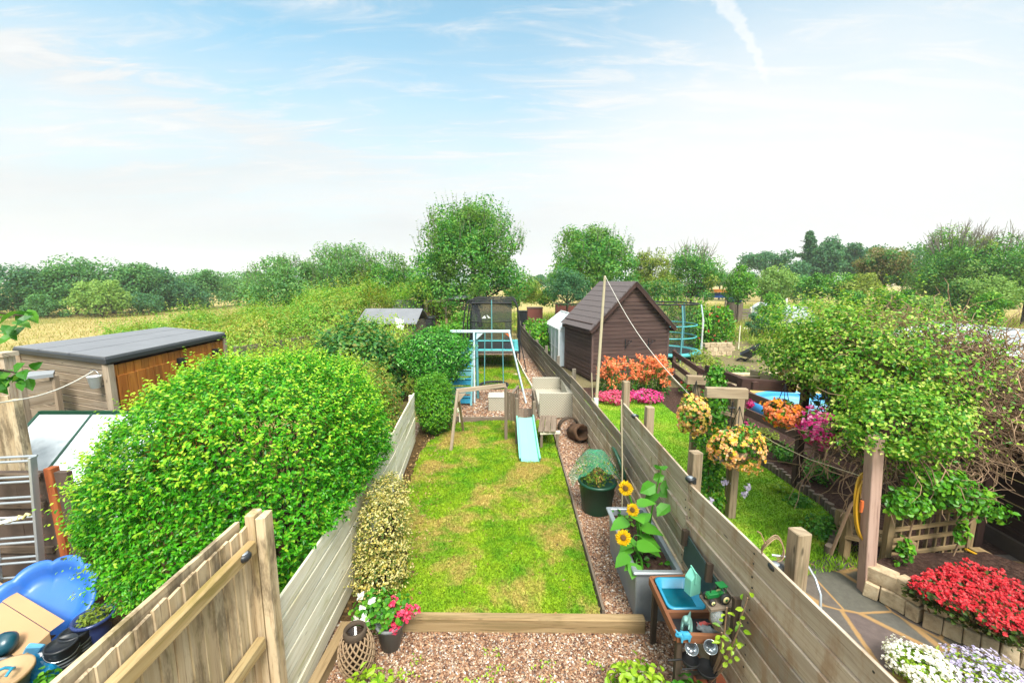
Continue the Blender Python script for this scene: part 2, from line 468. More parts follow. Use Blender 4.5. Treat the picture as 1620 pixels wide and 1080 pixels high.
M_PERG = woodmat('pergola_wood', lin(196, 176, 146, .6), lin(166, 144, 116, .6), lin(110, 88, 68, .55), algae=lin(96, 96, 66, .5), alg_amt=.5, vary=.2)
M_PINKPOST = woodmat('reddish_post_wood', lin(186, 156, 140, .8), lin(166, 134, 118, .78), lin(116, 88, 76, .7), vary=.15)
M_RUSTY = woodmat('rusty_orange_post', lin(190, 110, 62, .6), lin(160, 82, 44, .6), lin(96, 48, 28, .55), knots=False)
M_TOY = woodmat('grey_play_wood', lin(150, 134, 116, .6), lin(126, 110, 94, .6), lin(84, 70, 58, .55))
M_BARK = woodmat('bark', lin(104, 88, 72, .5), lin(84, 70, 58, .5), lin(50, 40, 34, .5), knots=False)
M_TWIG = woodmat('dry_twig', lin(186, 154, 124, .66), lin(156, 126, 100, .66), lin(110, 86, 68, .6), knots=False)
M_GREYTWIG = plain('grey_twigs', lin(150, 142, 126, .6), .9)
M_BAMBOO = plain('bamboo_cane', lin(216, 200, 164, .65), .6)
# plastics, metals
M_TEAL = plain('teal_steel_paint', lin(112, 184, 190, .62), .35)
M_PALEBLUE = plain('pale_blue_steel', lin(206, 224, 230, .78), .35, var=.06)
M_MINT = plain('mint_plastic', lin(140, 226, 200, .62), .35, var=.05)
M_PAD = plain('teal_pad_vinyl', lin(92, 206, 208, .6), .45)
M_AQUA = plain('aqua_blue_plastic', lin(56, 168, 206, .6), .3, var=.08)
M_WATER = plain('basin_water', lin(10, 118, 136, .5), .05, var=.1)
M_BLUE = plain('blue_plastic', lin(62, 128, 224, .62), .38, var=.1, scale=3)
M_POOL = plain('pool_blue_vinyl', lin(72, 170, 236, .65), .3, var=.06)
M_BLUEPOT = plain('blue_glaze', lin(66, 84, 146, .5), .22, var=.25)
M_BLACK = plain('black_plastic', lin(46, 50, 54, .5), .4, var=.2)
M_RUBBER = plain('black_rubber', lin(38, 38, 40, .5), .7)
M_DGREEN = plain('dark_green_plastic', lin(26, 92, 66, .5), .4)
M_GREEN = plain('green_paint', lin(24, 130, 62, .55), .35)
M_CREAM = plain('cream_plastic', lin(238, 226, 160, .7), .45)
M_WHITE = plain('white_paint', lin(238, 240, 240, .8), .4, var=.05)
M_GALV = plain('galvanised_steel', lin(176, 184, 190, .62), .42, .35, .22, 9)
M_ALU = plain('aluminium', lin(206, 212, 216, .75), .32, .6, .1)
M_STEEL = plain('steel', lin(200, 204, 206, .7), .18, .9)
M_TERRA = plain('terracotta', lin(206, 112, 72, .6), .75, var=.15)
M_TAN = plain('tan_ceramic', lin(206, 170, 124, .6), .5, var=.18)
M_GREYPOT = plain('grey_pot', lin(146, 148, 150, .55), .6)
M_CARD = plain('cardboard', lin(212, 168, 122, .62), .85, var=.1, scale=2)
M_ROOFFELT = plain('grey_roofing', lin(150, 152, 156, .5), .75, var=.22, scale=2.2, bump=.2)
M_SHINGLE = plain('grey_shingle', lin(118, 106, 104, .55), .85, var=.25, scale=12, bump=.4)
M_EDGE = plain('dark_roof_edge', lin(62, 66, 70, .5), .6)
M_CHALK = plain('dark_slate_board', lin(70, 96, 92, .5), .6, var=.3)
M_CONC = plain('stained_concrete', lin(112, 92, 78, .5), .9, var=.5, scale=5, bump=.4)
M_ROPE = plain('white_rope', lin(232, 226, 212, .7), .8)
M_YELLOW = plain('yellow_hose', lin(232, 176, 40, .62), .4)
M_ORANGEP = plain('orange_plastic', lin(236, 120, 60, .6), .4)
M_CORR = plain('corrugated_sheet', lin(176, 180, 182, .55), .6, var=.15)
M_BRICK = plain('red_brick', lin(150, 84, 70, .5), .9, var=.2, scale=14)
M_NETGREEN = glassy('green_netting', lin(70, 196, 150, .62), .30, .7)
M_POLY = glassy('polycarbonate_sheet', lin(232, 240, 244, .75), .86, .25, lin(170, 184, 190, .6))
M_GLASS = glassy('window_glass', lin(190, 206, 212, .6), .55, .06)
M_JAR = glassy('clear_glass', lin(220, 226, 226, .7), .35, .05)
def netmat(name, col, alpha):
    m, t, out = mat(name)
    wv = t.noise(objco(t), 5, 2)
    d = t.new('ShaderNodeBsdfDiffuse', inp={'Color': col})
    tr = t.new('ShaderNodeBsdfTransparent')
    mx = t.new('ShaderNodeMixShader', inp={0: t.math('ADD', alpha - .1, t.math('MULTIPLY', wv, .2))})
    t.l.new(tr.outputs[0], mx.inputs[1]); t.l.new(d.outputs[0], mx.inputs[2]); t.l.new(mx.outputs[0], out.inputs[0])
    return m
M_NET = netmat('black_mesh_net', lin(84, 86, 92, .55), .50)
M_NETTHIN = netmat('thin_mesh_net', lin(74, 80, 80, .5), .24)

def rattan(name):
    m, t, out = mat(name)
    uv = t.mapping(uvco(t), scale=(30, 30, 1))
    ch = t.new('ShaderNodeTexChecker', inp={'Vector': uv, 'Scale': 1.0}).outputs['Fac']
    wv = t.new('ShaderNodeTexWave', wave_type='BANDS', bands_direction='X', inp={'Vector': uv, 'Scale': .5}).outputs['Fac']
    col = t.mix(t.math('MULTIPLY', t.math('ADD', ch, wv), .5), lin(160, 150, 128, .62), lin(226, 218, 196, .68))
    t.l.new(pbsdf(t, col, .6, bump=t.math('ADD', ch, wv), bstr=.5, bdist=.004), out.inputs[0])
    return m
M_RATTAN = rattan('pale_rattan')
def stonemat():
    m, t, out = mat('sandstone')
    nz = t.noise(objco(t), 9, 6, .7)
    col = t.ramp(nz, [(.25, lin(150, 126, 98, .62)), (.5, lin(210, 188, 154, .72)), (.8, lin(232, 216, 186, .76))])
    tint = t.ramp(island(t), [(0, (.82, .78, .74)), (1, (1.12, 1.1, 1.05))])
    t.l.new(pbsdf(t, t.mix(1.0, col, tint, 'MULTIPLY'), .9, bump=nz, bstr=.6, bdist=.01), out.inputs[0])
    return m
M_STONE = stonemat()
# ground
def groundmat():
    m, t, out = mat('meadow_ground')
    oc = objco(t)
    a = t.noise(oc, .10, 4, .6); b = t.noise(t.mapping(oc, scale=(1, .5, 1)), 1.6, 6, .7)
    hay = t.ramp(b, [(.3, lin(176, 158, 96, .55)), (.55, lin(206, 184, 118, .58)), (.75, lin(222, 204, 140, .6))])
    grn = t.ramp(b, [(.3, lin(116, 128, 56, .5)), (.7, lin(164, 168, 84, .52))])
    t.l.new(pbsdf(t, t.mix(t.step(a, .50, .66), hay, grn), .95, bump=b, bstr=.6, bdist=.05, spec=.1), out.inputs[0])
    return m
M_GROUND = groundmat()
def gravelmat():
    m, t, out = mat('gravel_bed')
    oc = objco(t)
    v = t.new('ShaderNodeTexVoronoi', inp={'Vector': oc, 'Scale': 52.0})
    s_ = t.new('ShaderNodeSeparateColor', inp={0: v.outputs['Color']}).outputs[0]
    col = t.ramp(s_, [(0, lin(84, 62, 46, .5)), (.3, lin(140, 96, 70, .5)), (.6, lin(178, 134, 102, .54)), (.85, lin(210, 184, 158, .58)), (1, lin(242, 234, 220, .68))])
    h = t.math('SUBTRACT', 1.0, v.outputs['Distance'])
    big = t.noise(oc, 1.1, 3)
    col = t.mix(t.math('MULTIPLY', t.step(big, .5, .7), .35), col, lin(130, 92, 70, .5))
    t.l.new(pbsdf(t, col, .75, bump=h, bstr=.9, bdist=.012), out.inputs[0])
    return m
M_GRAVEL = gravelmat()
def pebblemat():
    m, t, out = mat('pebbles')
    col = t.ramp(island(t), [(0, lin(84, 52, 40, .5)), (.22, lin(154, 106, 74, .57)), (.45, lin(198, 152, 112, .60)), (.65, lin(164, 116, 84, .57)), (.84, lin(226, 200, 168, .68)), (.93, lin(112, 92, 82, .52)), (1, lin(248, 238, 226, .78))])
    t.l.new(pbsdf(t, col, .6), out.inputs[0])
    return m
M_PEBBLE = pebblemat()
def lawnmat(name, blade, g1, g2, straw, amt):
    m, t, out = mat(name)
    oc = objco(t)
    a = t.noise(oc, 1.15, 5, .66, .5); f = t.noise(oc, 26, 4, .7); b = t.noise(t.mapping(oc, loc=(4, 2, 0)), 2.4, 4, .6)
    base = t.mix(t.step(b, .35, .7), g1, g2)
    if blade: base = t.mix(1.0, base, t.ramp(island(t), [(0, (.6, .62, .6)), (.6, (1.05, 1.05, 1)), (1, (1.45, 1.38, 1.2))]), 'MULTIPLY')
    else: base = t.mix(1.0, base, t.ramp(f, [(.3, (.6, .6, .6)), (.7, (1.15, 1.15, 1.1))]), 'MULTIPLY')
    col = t.mix(t.math('MULTIPLY', t.step(t.math('ADD', a, t.math('MULTIPLY', f, .12)), .52, .70), amt), base, straw)
    s_ = pbsdf(t, col, .8, bump=None if blade else f, bstr=.6, bdist=.01, spec=.2)
    if blade:
        tr = t.new('ShaderNodeBsdfTranslucent', inp={'Color': col}); mx = t.new('ShaderNodeMixShader', inp={0: .3})
        t.l.new(s_, mx.inputs[1]); t.l.new(tr.outputs[0], mx.inputs[2]); s_ = mx.outputs[0]
    t.l.new(s_, out.inputs[0])
    return m
_lg = (lin(150, 182, 34, .74), lin(104, 162, 26, .70), lin(208, 170, 104, .76), .72)
M_LAWN, M_BLADE = lawnmat('mossy_lawn', False, *_lg), lawnmat('mossy_lawn_blades', True, *_lg)
_lg2 = (lin(140, 186, 42, .80), lin(114, 170, 36, .78), lin(180, 188, 70, .80), .6)
M_LAWN2, M_BLADE2 = lawnmat('green_lawn', False, *_lg2), lawnmat('green_lawn_blades', True, *_lg2)
def soilmat(name, c1, c2, c3):
    m, t, out = mat(name)
    oc = objco(t); f = t.noise(oc, 22, 6, .75)
    col = t.ramp(f, [(.3, c1), (.52, c2), (.72, c3)])
    t.l.new(pbsdf(t, col, .95, bump=f, bstr=1.0, bdist=.03, spec=.1), out.inputs[0])
    return m
M_SOIL = soilmat('dark_soil', lin(58, 42, 36, .5), lin(96, 72, 62, .5), lin(132, 104, 90, .5))
M_MULCH = soilmat('leaf_mulch', lin(70, 52, 36, .5), lin(116, 92, 58, .5), lin(168, 140, 92, .55))
M_DIRT = soilmat('allotment_earth', lin(120, 104, 78, .5), lin(156, 142, 104, .52), lin(150, 156, 92, .52))
def pavingmat():
    m, t, out = mat('crazy_paving')
    oc = objco(t)
    v = t.new('ShaderNodeTexVoronoi', feature='DISTANCE_TO_EDGE', inp={'Vector': t.mapping(oc, scale=(1, .8, 1)), 'Scale': 1.9, 'Randomness': .75}).outputs['Distance']
    v2 = t.new('ShaderNodeTexVoronoi', inp={'Vector': t.mapping(oc, scale=(1, .8, 1)), 'Scale': 1.9, 'Randomness': .75}).outputs['Color']
    nz = t.noise(oc, 14, 5, .7); st = t.noise(oc, 2.2, 3)
    slab = t.mix(nz, lin(82, 74, 66, .52), lin(134, 124, 110, .56))
    slab = t.mix(.10, slab, v2, 'SOFT_LIGHT')
    slab = t.mix(t.math('MULTIPLY', t.step(st, .55, .7), .5), slab, lin(84, 76, 62, .5))
    joint = t.mix(nz, lin(164, 124, 74, .55), lin(206, 166, 108, .58))
    k = t.step(t.math('ADD', v, t.math('MULTIPLY', t.math('SUBTRACT', nz, .5), .035)), .010, .030)
    t.l.new(pbsdf(t, t.mix(k, joint, slab), .8, bump=t.math('ADD', t.math('MULTIPLY', k, .8), nz), bstr=.4, bdist=.01), out.inputs[0])
    return m
M_PAVING = pavingmat()
# foliage (base colour by kind)
L_PRIVET = leafmat('privet_leaf', [lin(46, 124, 18, .70), lin(58, 148, 18, .74), lin(74, 172, 24, .78), lin(98, 194, 32, .80), lin(128, 208, 42, .82), lin(150, 176, 52, .72)], .40, .36)
L_PRIVETY = leafmat('privet_young_leaf', [lin(132, 206, 34, .74), lin(176, 222, 50, .78), lin(206, 226, 70, .8)], .4, .4)
L_VARIEG = leafmat('variegated_leaf', [lin(56, 104, 34, .66), lin(120, 134, 44, .7), lin(222, 208, 122, .8), lin(236, 226, 160, .82), lin(210, 186, 76, .78), lin(80, 116, 36, .66)], .25)
L_BRIGHT = leafmat('bright_shrub_leaf', [lin(60, 128, 22, 0.69), lin(90, 166, 28, 0.74), lin(140, 192, 44, 0.78)], .3)
L_LAUREL = leafmat('laurel_leaf', [lin(30, 96, 26, .56), lin(46, 132, 32, .64), lin(84, 178, 46, .8), lin(140, 200, 92, .82)], .32, .28)
L_RUDDY = leafmat('ruddy_shrub_leaf', [lin(70, 122, 36, 0.67), lin(104, 156, 48, 0.72), lin(150, 176, 66, 0.74), lin(196, 142, 78, 0.72)], .40)
L_DARK = leafmat('dark_shrub_leaf', [lin(44, 108, 50, 0.80), lin(66, 136, 58, 0.80), lin(100, 162, 64, 0.80), lin(150, 150, 70, 0.80)], .40)
L_APPLE = leafmat('apple_leaf', [lin(50, 118, 46, 0.82), lin(74, 150, 56, 0.82), lin(104, 174, 64, 0.82), lin(150, 192, 82, 0.82)], .40, .4, lin(120, 152, 54, 0.75), .5)
L_WILLOW = leafmat('willow_leaf', [lin(84, 144, 82, 0.78), lin(112, 170, 92, 0.78), lin(148, 192, 104, 0.78)], .40, .5, lin(140, 168, 70, 0.72), .35)
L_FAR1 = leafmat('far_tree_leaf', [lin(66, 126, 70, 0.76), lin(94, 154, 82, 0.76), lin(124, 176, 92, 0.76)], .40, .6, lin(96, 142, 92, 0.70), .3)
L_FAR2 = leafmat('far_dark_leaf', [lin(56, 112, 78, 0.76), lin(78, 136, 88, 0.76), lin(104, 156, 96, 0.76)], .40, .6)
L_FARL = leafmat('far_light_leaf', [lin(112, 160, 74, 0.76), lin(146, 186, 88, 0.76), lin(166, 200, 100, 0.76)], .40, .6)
L_YELLOWG = leafmat('yellow_green_leaf', [lin(116, 146, 46, 0.68), lin(150, 174, 60, 0.72), lin(180, 190, 76, 0.74)], .40)
L_BRAMBLE = leafmat('bramble_leaf', [lin(70, 140, 28, 0.80), lin(108, 170, 42, 0.80), lin(150, 196, 60, 0.80), lin(176, 186, 80, 0.80)], .40, .5, lin(176, 168, 70, 0.72), .45)
L_WEED = leafmat('weed_leaf', [lin(116, 170, 36, 0.74), lin(160, 194, 58, 0.74), lin(200, 204, 90, 0.74)], .3, .5, lin(212, 190, 96, 0.71), .5)
L_HAY = leafmat('dry_grass_blade', [lin(176, 166, 84, .58), lin(206, 190, 110, .6), lin(160, 172, 74, .58), lin(216, 196, 130, .62)], .3, .7)
L_CLEM = leafmat('clematis_leaf', [lin(52, 120, 20, .62), lin(88, 164, 28, .68), lin(124, 188, 40, .72), lin(176, 206, 76, .74)], .32)
L_CLEMY = leafmat('clematis_young_leaf', [lin(150, 200, 50, .70), lin(186, 212, 76, .74), lin(216, 214, 126, .74)], .35)
L_GARDEN = leafmat('garden_leaf', [lin(48, 118, 24, 0.66), lin(80, 154, 34, 0.71), lin(124, 184, 48, 0.76)], .3)
L_SUNF = leafmat('sunflower_leaf', [lin(76, 156, 40, .62), lin(110, 188, 58, .66)], .35)
L_LIME = leafmat('lime_leaf', [lin(150, 196, 30, .7), lin(186, 216, 60, .74), lin(110, 170, 30, .66)], .35)
L_CHERRY = leafmat('cherry_leaf', [lin(60, 132, 44, .58), lin(92, 166, 56, .62), lin(130, 190, 76, .66)], .35, .3)
L_IVY = leafmat('ivy_leaf', [lin(66, 104, 44, 0.70), lin(110, 140, 62, 0.74), lin(160, 150, 84, 0.75), lin(150, 122, 78, 0.72)], .40)
def petal(name, *cols): return leafmat(name, [lin(*c, .78) for c in cols], .3, .5)
F_RED = petal('red_petal', (150, 10, 24), (196, 14, 34), (214, 28, 44), (220, 40, 50), (232, 84, 84))
F_PINK = petal('pink_petal', (206, 20, 110), (226, 50, 140), (244, 130, 180))
F_ORANGE = petal('orange_petal', (236, 110, 60), (246, 140, 84), (250, 176, 120))
F_YELLOW = petal('yellow_petal', (246, 200, 20), (250, 216, 40))
F_CREAMY = petal('apricot_petal', (250, 216, 130), (250, 196, 110), (246, 160, 110), (250, 232, 190))
F_WHITE = petal('white_petal', (246, 244, 236), (252, 250, 246), (238, 236, 214))
F_LILAC = petal('lilac_petal', (190, 178, 222), (214, 204, 236), (232, 226, 242))
F_CENTRE = plain('sunflower_disc', lin(120, 82, 20, .5), .8)
# ------------------------------------------------------------------ the setting
def blades(Pt, h, wd, m=0, lean=.5):
    n = len(Pt); a = rng.uniform(0, 6.283, n); d = np.stack([np.cos(a), np.sin(a), np.zeros(n)], 1)
    b = rng.uniform(0, 6.283, n); q = np.stack([np.cos(b), np.sin(b), np.zeros(n)], 1) * lean * rng.random(n)[:, None]
    hh = (h * rng.uniform(.5, 1.35, n))[:, None]
    v = np.stack([Pt - d * wd / 2, Pt + d * wd / 2, Pt + (q + np.array([0, 0, 1])) * hh], 1)
    return (v.reshape(-1, 3), np.arange(n * 3, dtype=np.int32).reshape(-1, 3), m)
def inpoly(x, y, poly):
    r = np.zeros(len(x), bool); n = len(poly)
    for i in range(n):
        (x1, y1), (x2, y2) = poly[i][:2], poly[(i + 1) % n][:2]
        c = ((y1 > y) != (y2 > y)) & (x < (x2 - x1) * (y - y1) / (y2 - y1 + 1e-12) + x1)
        r ^= c
    return r
def scatter(poly, n, z=0.0):
    xs = [p[0] for p in poly]; ys = [p[1] for p in poly]
    x = rng.uniform(min(xs), max(xs), n * 2); y = rng.uniform(min(ys), max(ys), n * 2)
    k = inpoly(x, y, poly); x, y = x[k][:n], y[k][:n]
    return np.stack([x, y, np.full(len(x), z)], 1)

mb = MB(); mb.poly([(-900, -300, -.03), (900, -300, -.03), (900, 1500, -.03), (-900, 1500, -.03)])
struct(mb, 'ground', M_GROUND)
# distant hills beyond the trees
mb = MB()
for (x0, x1, Y, hh, sd) in ((-300, -60, 300, 9, 1), (-240, 10, 380, 14, 2), (-20, 140, 330, 6, 3)):
    n = 40; v = []; f = []
    for i in range(n + 1):
        t = i / n; x = x0 + (x1 - x0) * t
        z = hh * (math.sin(math.pi * t) ** .7) * (1 + .22 * math.sin(t * 9 + sd) + .1 * math.sin(t * 23 + sd * 2))
        v += [(x, Y - 50, -1), (x, Y, max(z, -.5)), (x, Y + 90, -1)]
    for i in range(n):
        a = i * 3
        f += [(a, a + 3, a + 4, a + 1), (a + 1, a + 4, a + 5, a + 2)]
    mb.add(v, f, None, 0, True)
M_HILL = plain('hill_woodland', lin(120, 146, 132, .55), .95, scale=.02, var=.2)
struct(mb, 'hills', M_HILL)

# main garden: gravel, lawn, bark strip
mb = MB(); mb.poly([(-2.0, .3, 0), (1.98, .3, 0), (1.72, 6, 0), (1.56, 10, 0), (.45, 24, 0), (-2.9, 24, 0), (-2.4, 12, 0)])
struct(mb, 'gravel_path', M_GRAVEL)
LAWN = [(-1.30, 3.70), (.90, 3.72), (.91, 6.8), (.89, 9.72), (-.5, 9.62), (-1.30, 9.5), (-1.80, 8.2), (-1.78, 7.2), (-1.70, 6.2), (-1.60, 5.3), (-1.26, 4.6)]
def ragged(poly, step, amt, keep=()):
    out = []
    for i in range(len(poly)):
        a, b = Vector((*poly[i][:2], 0)), Vector((*poly[(i + 1) % len(poly)][:2], 0)); n = max(1, int((b - a).length / step)); d = (b - a).normalized()
        for k in range(n):
            q = a.lerp(b, k / n); j = 0 if i in keep else random.uniform(-amt, amt); out.append((q.x - d.y * j, q.y + d.x * j))
    return out
LAWN = ragged(LAWN, .09, .035, (0, 1, 2))
mb = MB(); mb.slab(LAWN, .0, .045); struct(mb, 'lawn', M_LAWN)
mb = MB(); mb.poly([(-1.78, 3.7, .01), (-1.2, 3.72, .012), (-1.15, 5.2, .012), (-1.3, 6.4, .012), (-1.55, 8.2, .012), (-1.2, 9.62, .012), (-2.2, 9.9, .01), (-2.1, 8.4, .01)])
struct(mb, 'mulch_strip', M_MULCH)
LAWN_B = [(-2.35, 12.75), (-.6, 12.7), (.62, 12.9), (.38, 15), (.12, 18.6), (-2.6, 18.6)]
mb = MB(); mb.slab(LAWN_B, .0, .045); struct(mb, 'back_lawn', M_LAWN)
def grass(poly, n, h, wd, mt, nm, z, near=None):
    p = scatter(poly, n, z)
    mb = MB(); mb.arr(blades(p, h, wd))
    tag(mb.build(nm, mt, None, (0, 0, 0)), 'short mossy grass of the lawn between the two board fences' if nm == 'lawn_grass' else None, 'grass', kind='stuff')
mb = MB()
for lo, hi, n in ((3.7, 5.3, 42000), (5.3, 7.4, 30000), (7.4, 9.75, 20000)):
    p = scatter([q for q in LAWN], n * 3, .045); p = p[(p[:, 1] >= lo) & (p[:, 1] < hi)][:n]
    mb.arr(blades(p, .020 if lo < 5 else .024, .010 + .0018 * lo, 0, 1.6))
p = scatter(LAWN_B, 16000, .045); mb.arr(blades(p, .05, .04))
tag(mb.build('lawn_grass', M_BLADE, None, (0, 0, 0)), 'short mossy yellow-green grass on the lawn between the board fences', 'grass', kind='stuff')
# pebbles lying on the gravel
ICO_V = []; g_ = (1 + 5 ** .5) / 2
for a, b in ((1, g_), (-1, g_), (1, -g_), (-1, -g_)): ICO_V += [(0, a, b), (a, b, 0), (b, 0, a)]
ICO_V = unit(np.array(ICO_V, float))
def hull_faces(V):
    f = []; n = len(V); e = min(np.linalg.norm(V[0] - V[i]) for i in range(1, n)) * 1.05
    for i in range(n):
        for j in range(i + 1, n):
            for k in range(j + 1, n):
                if np.linalg.norm(V[i] - V[j]) < e and np.linalg.norm(V[j] - V[k]) < e and np.linalg.norm(V[i] - V[k]) < e:
                    q = np.dot(np.cross(V[j] - V[i], V[k] - V[i]), V[i])
                    f.append((i, j, k) if q > 0 else (i, k, j))
    return np.array(f, np.int32)
ICO_F = hull_faces(ICO_V)
def pebbles(pt, size, m=0, flat=.6):
    n = len(pt); a = rng.uniform(0, 6.28, n); sc = (size * rng.uniform(.55, 1.5, n))[:, None] * np.stack([rng.uniform(.75, 1.3, n), rng.uniform(.6, 1, n), flat * rng.uniform(.6, 1.1, n)], 1)
    v = ICO_V[None] * (1 + .18 * rng.normal(size=(n, 12, 1))) * sc[:, None, :]
    ti = rng.normal(size=n) * .35
    y, z = v[:, :, 1] * np.cos(ti)[:, None] - v[:, :, 2] * np.sin(ti)[:, None], v[:, :, 1] * np.sin(ti)[:, None] + v[:, :, 2] * np.cos(ti)[:, None]
    x = v[:, :, 0]
    X = x * np.cos(a)[:, None] - y * np.sin(a)[:, None]; Y = x * np.sin(a)[:, None] + y * np.cos(a)[:, None]
    w_ = np.stack([X, Y, z], 2) + pt[:, None, :]
    F = (ICO_F[None] + (np.arange(n) * 12)[:, None, None]).reshape(-1, 3)
    return (w_.reshape(-1, 3), F, m)
mb = MB()
mb.arr(pebbles(scatter([(-1.75, 2.2), (1.8, 2.2), (1.75, 3.58), (-1.7, 3.58)], 24000, .006), .0092))
mb.arr(pebbles(scatter([(.96, 3.75), (1.74, 3.75), (1.72, 6.5), (.96, 6.5)], 12000, .006), .0108))
mb.arr(pebbles(scatter([(.96, 6.5), (1.7, 6.5), (1.52, 10.1), (.96, 9.8)], 8000, .006), .013))
mb.arr(pebbles(scatter([(-1.9, 9.8), (1.5, 9.8), (1.35, 12.7), (-2.2, 12.7)], 9000, .006), .02))
mb.arr(pebbles(scatter([(.68, 12.8), (1.3, 12.8), (.9, 18), (.25, 18)], 4000, .006), .028))
tag(mb.build('gravel', M_PEBBLE, None, (0, 0, 0)), 'brown and cream pebbles of the gravel path', 'gravel', kind='stuff')

# neighbour's lawn, earth, paving on the right; bare yard on the left
R_EDGE = [P(x, y) for x, y in ((1062, 652), (1085, 668), (1130, 690), (1172, 718), (1215, 745), (1258, 775), (1298, 802), (1318, 822), (1318, 850), (1300, 885))]
LAWN_R = [(1.86, 5.0), (2.9, 4.62)] + [(q.x, q.y) for q in reversed(R_EDGE)] + [(4.2, 11.6), (1.75, 11.6), (1.8, 8)]
mb = MB(); mb.poly([(1.6, 4, -.01), (7, 4, -.01), (7.5, 13, -.01), (1.45, 13, -.01)]); struct(mb, 'soil_bed', M_SOIL)
mb = MB(); mb.slab(LAWN_R, -.005, .03); struct(mb, 'neighbour_lawn', M_LAWN2)
mb = MB(); p = scatter(LAWN_R, 52000, .03); mb.arr(blades(p, .022, .022, 0, 1.4))
p = scatter([(3.3, 4.3), (4.4, 4.5), (4.4, 5.6), (3.3, 5.3)], 2600, .03); mb.arr(blades(p, .06, .016, 0, 1.2))
tag(mb.build('neighbour_grass', M_BLADE2, None, (0, 0, 0)), 'bright green mown grass of the garden right of the grey fence', 'grass', kind='stuff')
mb = MB(); mb.poly([(1.8, .5, 0), (7, .5, 0), (7, 4.75, 0), (3.0, 4.68, 0), (1.8, 5.0, 0)]); struct(mb, 'paving', M_PAVING)
mb = MB(); mb.poly([(1.5, 13, -.012), (8, 13, -.012), (20, 17, -.012), (24, 40, -.012), (-.5, 42, -.012), (.4, 24, -.012)]); struct(mb, 'allotment_earth', M_DIRT)
mb = MB(); mb.poly([(-9, .3, -.012), (-1.9, .3, -.012), (-1.9, 9, -.012), (-6, 9.3, -.012), (-9, 6, -.012)]); struct(mb, 'yard_earth', M_MULCH)

# ------------------------------------------------------------------ fences
# near left: closeboard panel with rails on our side
T = thing('closeboard_fence', 'beige upright board fence with two rails, nearest on the left', 'fence', (-1.76, 1.4, 0))
mb = MB(); y = .45; i = 0
while y < 2.52:
    wd = random.uniform(.085, .105)
    mb.box((-1.775 + random.uniform(-.006, .006), y + wd / 2, .89 + random.uniform(-.010, .014)), (.018, wd - .003, 1.80), R=Matrix.Rotation(random.uniform(-.015, .015) + .10, 3, 'Z') )
    y += wd; i += 1
mb.build('upright_boards', M_BEIGE, T)
mb = MB(); mb.beam((-1.822, .4, 1.745), (-1.822, 2.52, 1.745), .03, .16, jit=.004); mb.build('back_rail', M_BEIGE, T)
mb = MB(); mb.beam((-1.722, .4, 1.665), (-1.722, 2.50, 1.665), .062, .085, jit=.004); mb.build('rail', M_RAIL, T, bevel=.008)
mb = MB(); mb.beam((-1.722, .4, .95), (-1.722, 2.50, .95), .062, .085, jit=.004); mb.build('rail', M_RAIL, T, bevel=.008)
mb = MB(); mb.box((-1.752, 2.585, .925), (.062, .10, 1.86), jit=.004); mb.box((-1.685, 2.59, .92), (.062, .105, 1.84), jit=.004); mb.build('post', M_BEIGE, T, bevel=.005)
# low pale fence continuing along the left of the lawn
T = thing('low_board_fence', 'low pale horizontal board fence along the left side of the lawn', 'fence', (-1.75, 2.66, 0))
segs = [(-1.73, 2.68), (-1.76, 4.1), (-1.86, 6.2), (-2.06, 8.35)]
for (xa, ya), (xb, yb) in zip(segs, segs[1:]):
    mb = MB(); z = .04
    for k in range(6):
        hgt = random.uniform(.165, .178)
        mb.beam((xa + random.uniform(-.006, .006), ya, z + hgt / 2), (xb + random.uniform(-.006, .006), yb, z + hgt / 2), .022, hgt - random.choice((.004, .006, .014)), jit=.003)
        z += hgt + .003
    mb.build('board_panel', M_PALE, T, bevel=.003)
for x, y in segs[1:]:
    mb = MB(); mb.box((x - .06, y, .52), (.08, .08, 1.04)); mb.build('post', M_PALE, T)
mb = MB(); mb.beam((-1.655, 2.7, .06), (-1.62, 3.58, .06), .09, .12, jit=.004); top(mb, 'edging_timber', M_SLEEPER, 'mossy timber on the gravel at the foot of the pale fence', 'timber', (-1.64, 3.1, 0))
# near right: tall grey horizontal boards
def board_run(T, a, b, H, nb, m, th=.024, joint=.004, name='board_panel', tilt=.085, nails=False):
    mb = MB(); hgt = H / nb
    for k in range(nb):
        z = hgt * (k + .5)
        off = random.uniform(-.002, .002)
        mb.beam((a[0] + off, a[1], z), (b[0] + off, b[1], z), th, hgt - joint, jit=.0035, tilt=tilt + random.uniform(-.03, .03))
    if nails:
        nl = MB()
        for k in range(nb):
            for t in (.015, .33, .66, .985):
                for dz in (-.045, .04): nl.box((a[0] + (b[0] - a[0]) * t - th * .5 - .001 + tilt * dz * -1, a[1] + (b[1] - a[1]) * t + random.uniform(-.006, .006), hgt * (k + .5) + dz), (.006, .010, .010))
        nl.build('nail_heads', M_BLACK, T)
    return mb.build(name, m, T, bevel=.003)
T = thing('tall_board_fence', 'tall weathered grey horizontal board fence on the right, nearest the camera', 'fence', (1.75, 3.0, 0))
board_run(T, (1.92, .9), (1.70, 3.68), 1.50, 8, M_GREY, nails=True)
board_run(T, (1.70, 3.69), (1.725, 6.1), 1.56, 8, M_GREY, nails=True)
for x, y, h in ((1.99, 2.62, 1.70), (1.86, 3.95, 1.70), (1.87, 5.4, 1.72), (1.83, 6.42, 1.82)):
    mb = MB(); mb.box((x, y, h / 2), (.105, .105, h), rz=.1, jit=.004); mb.build('post', M_PERG, T, bevel=.006)
T = thing('low_grey_fence', 'lower old grey board fence running on down the right of the gravel path', 'fence', (1.6, 10, 0))
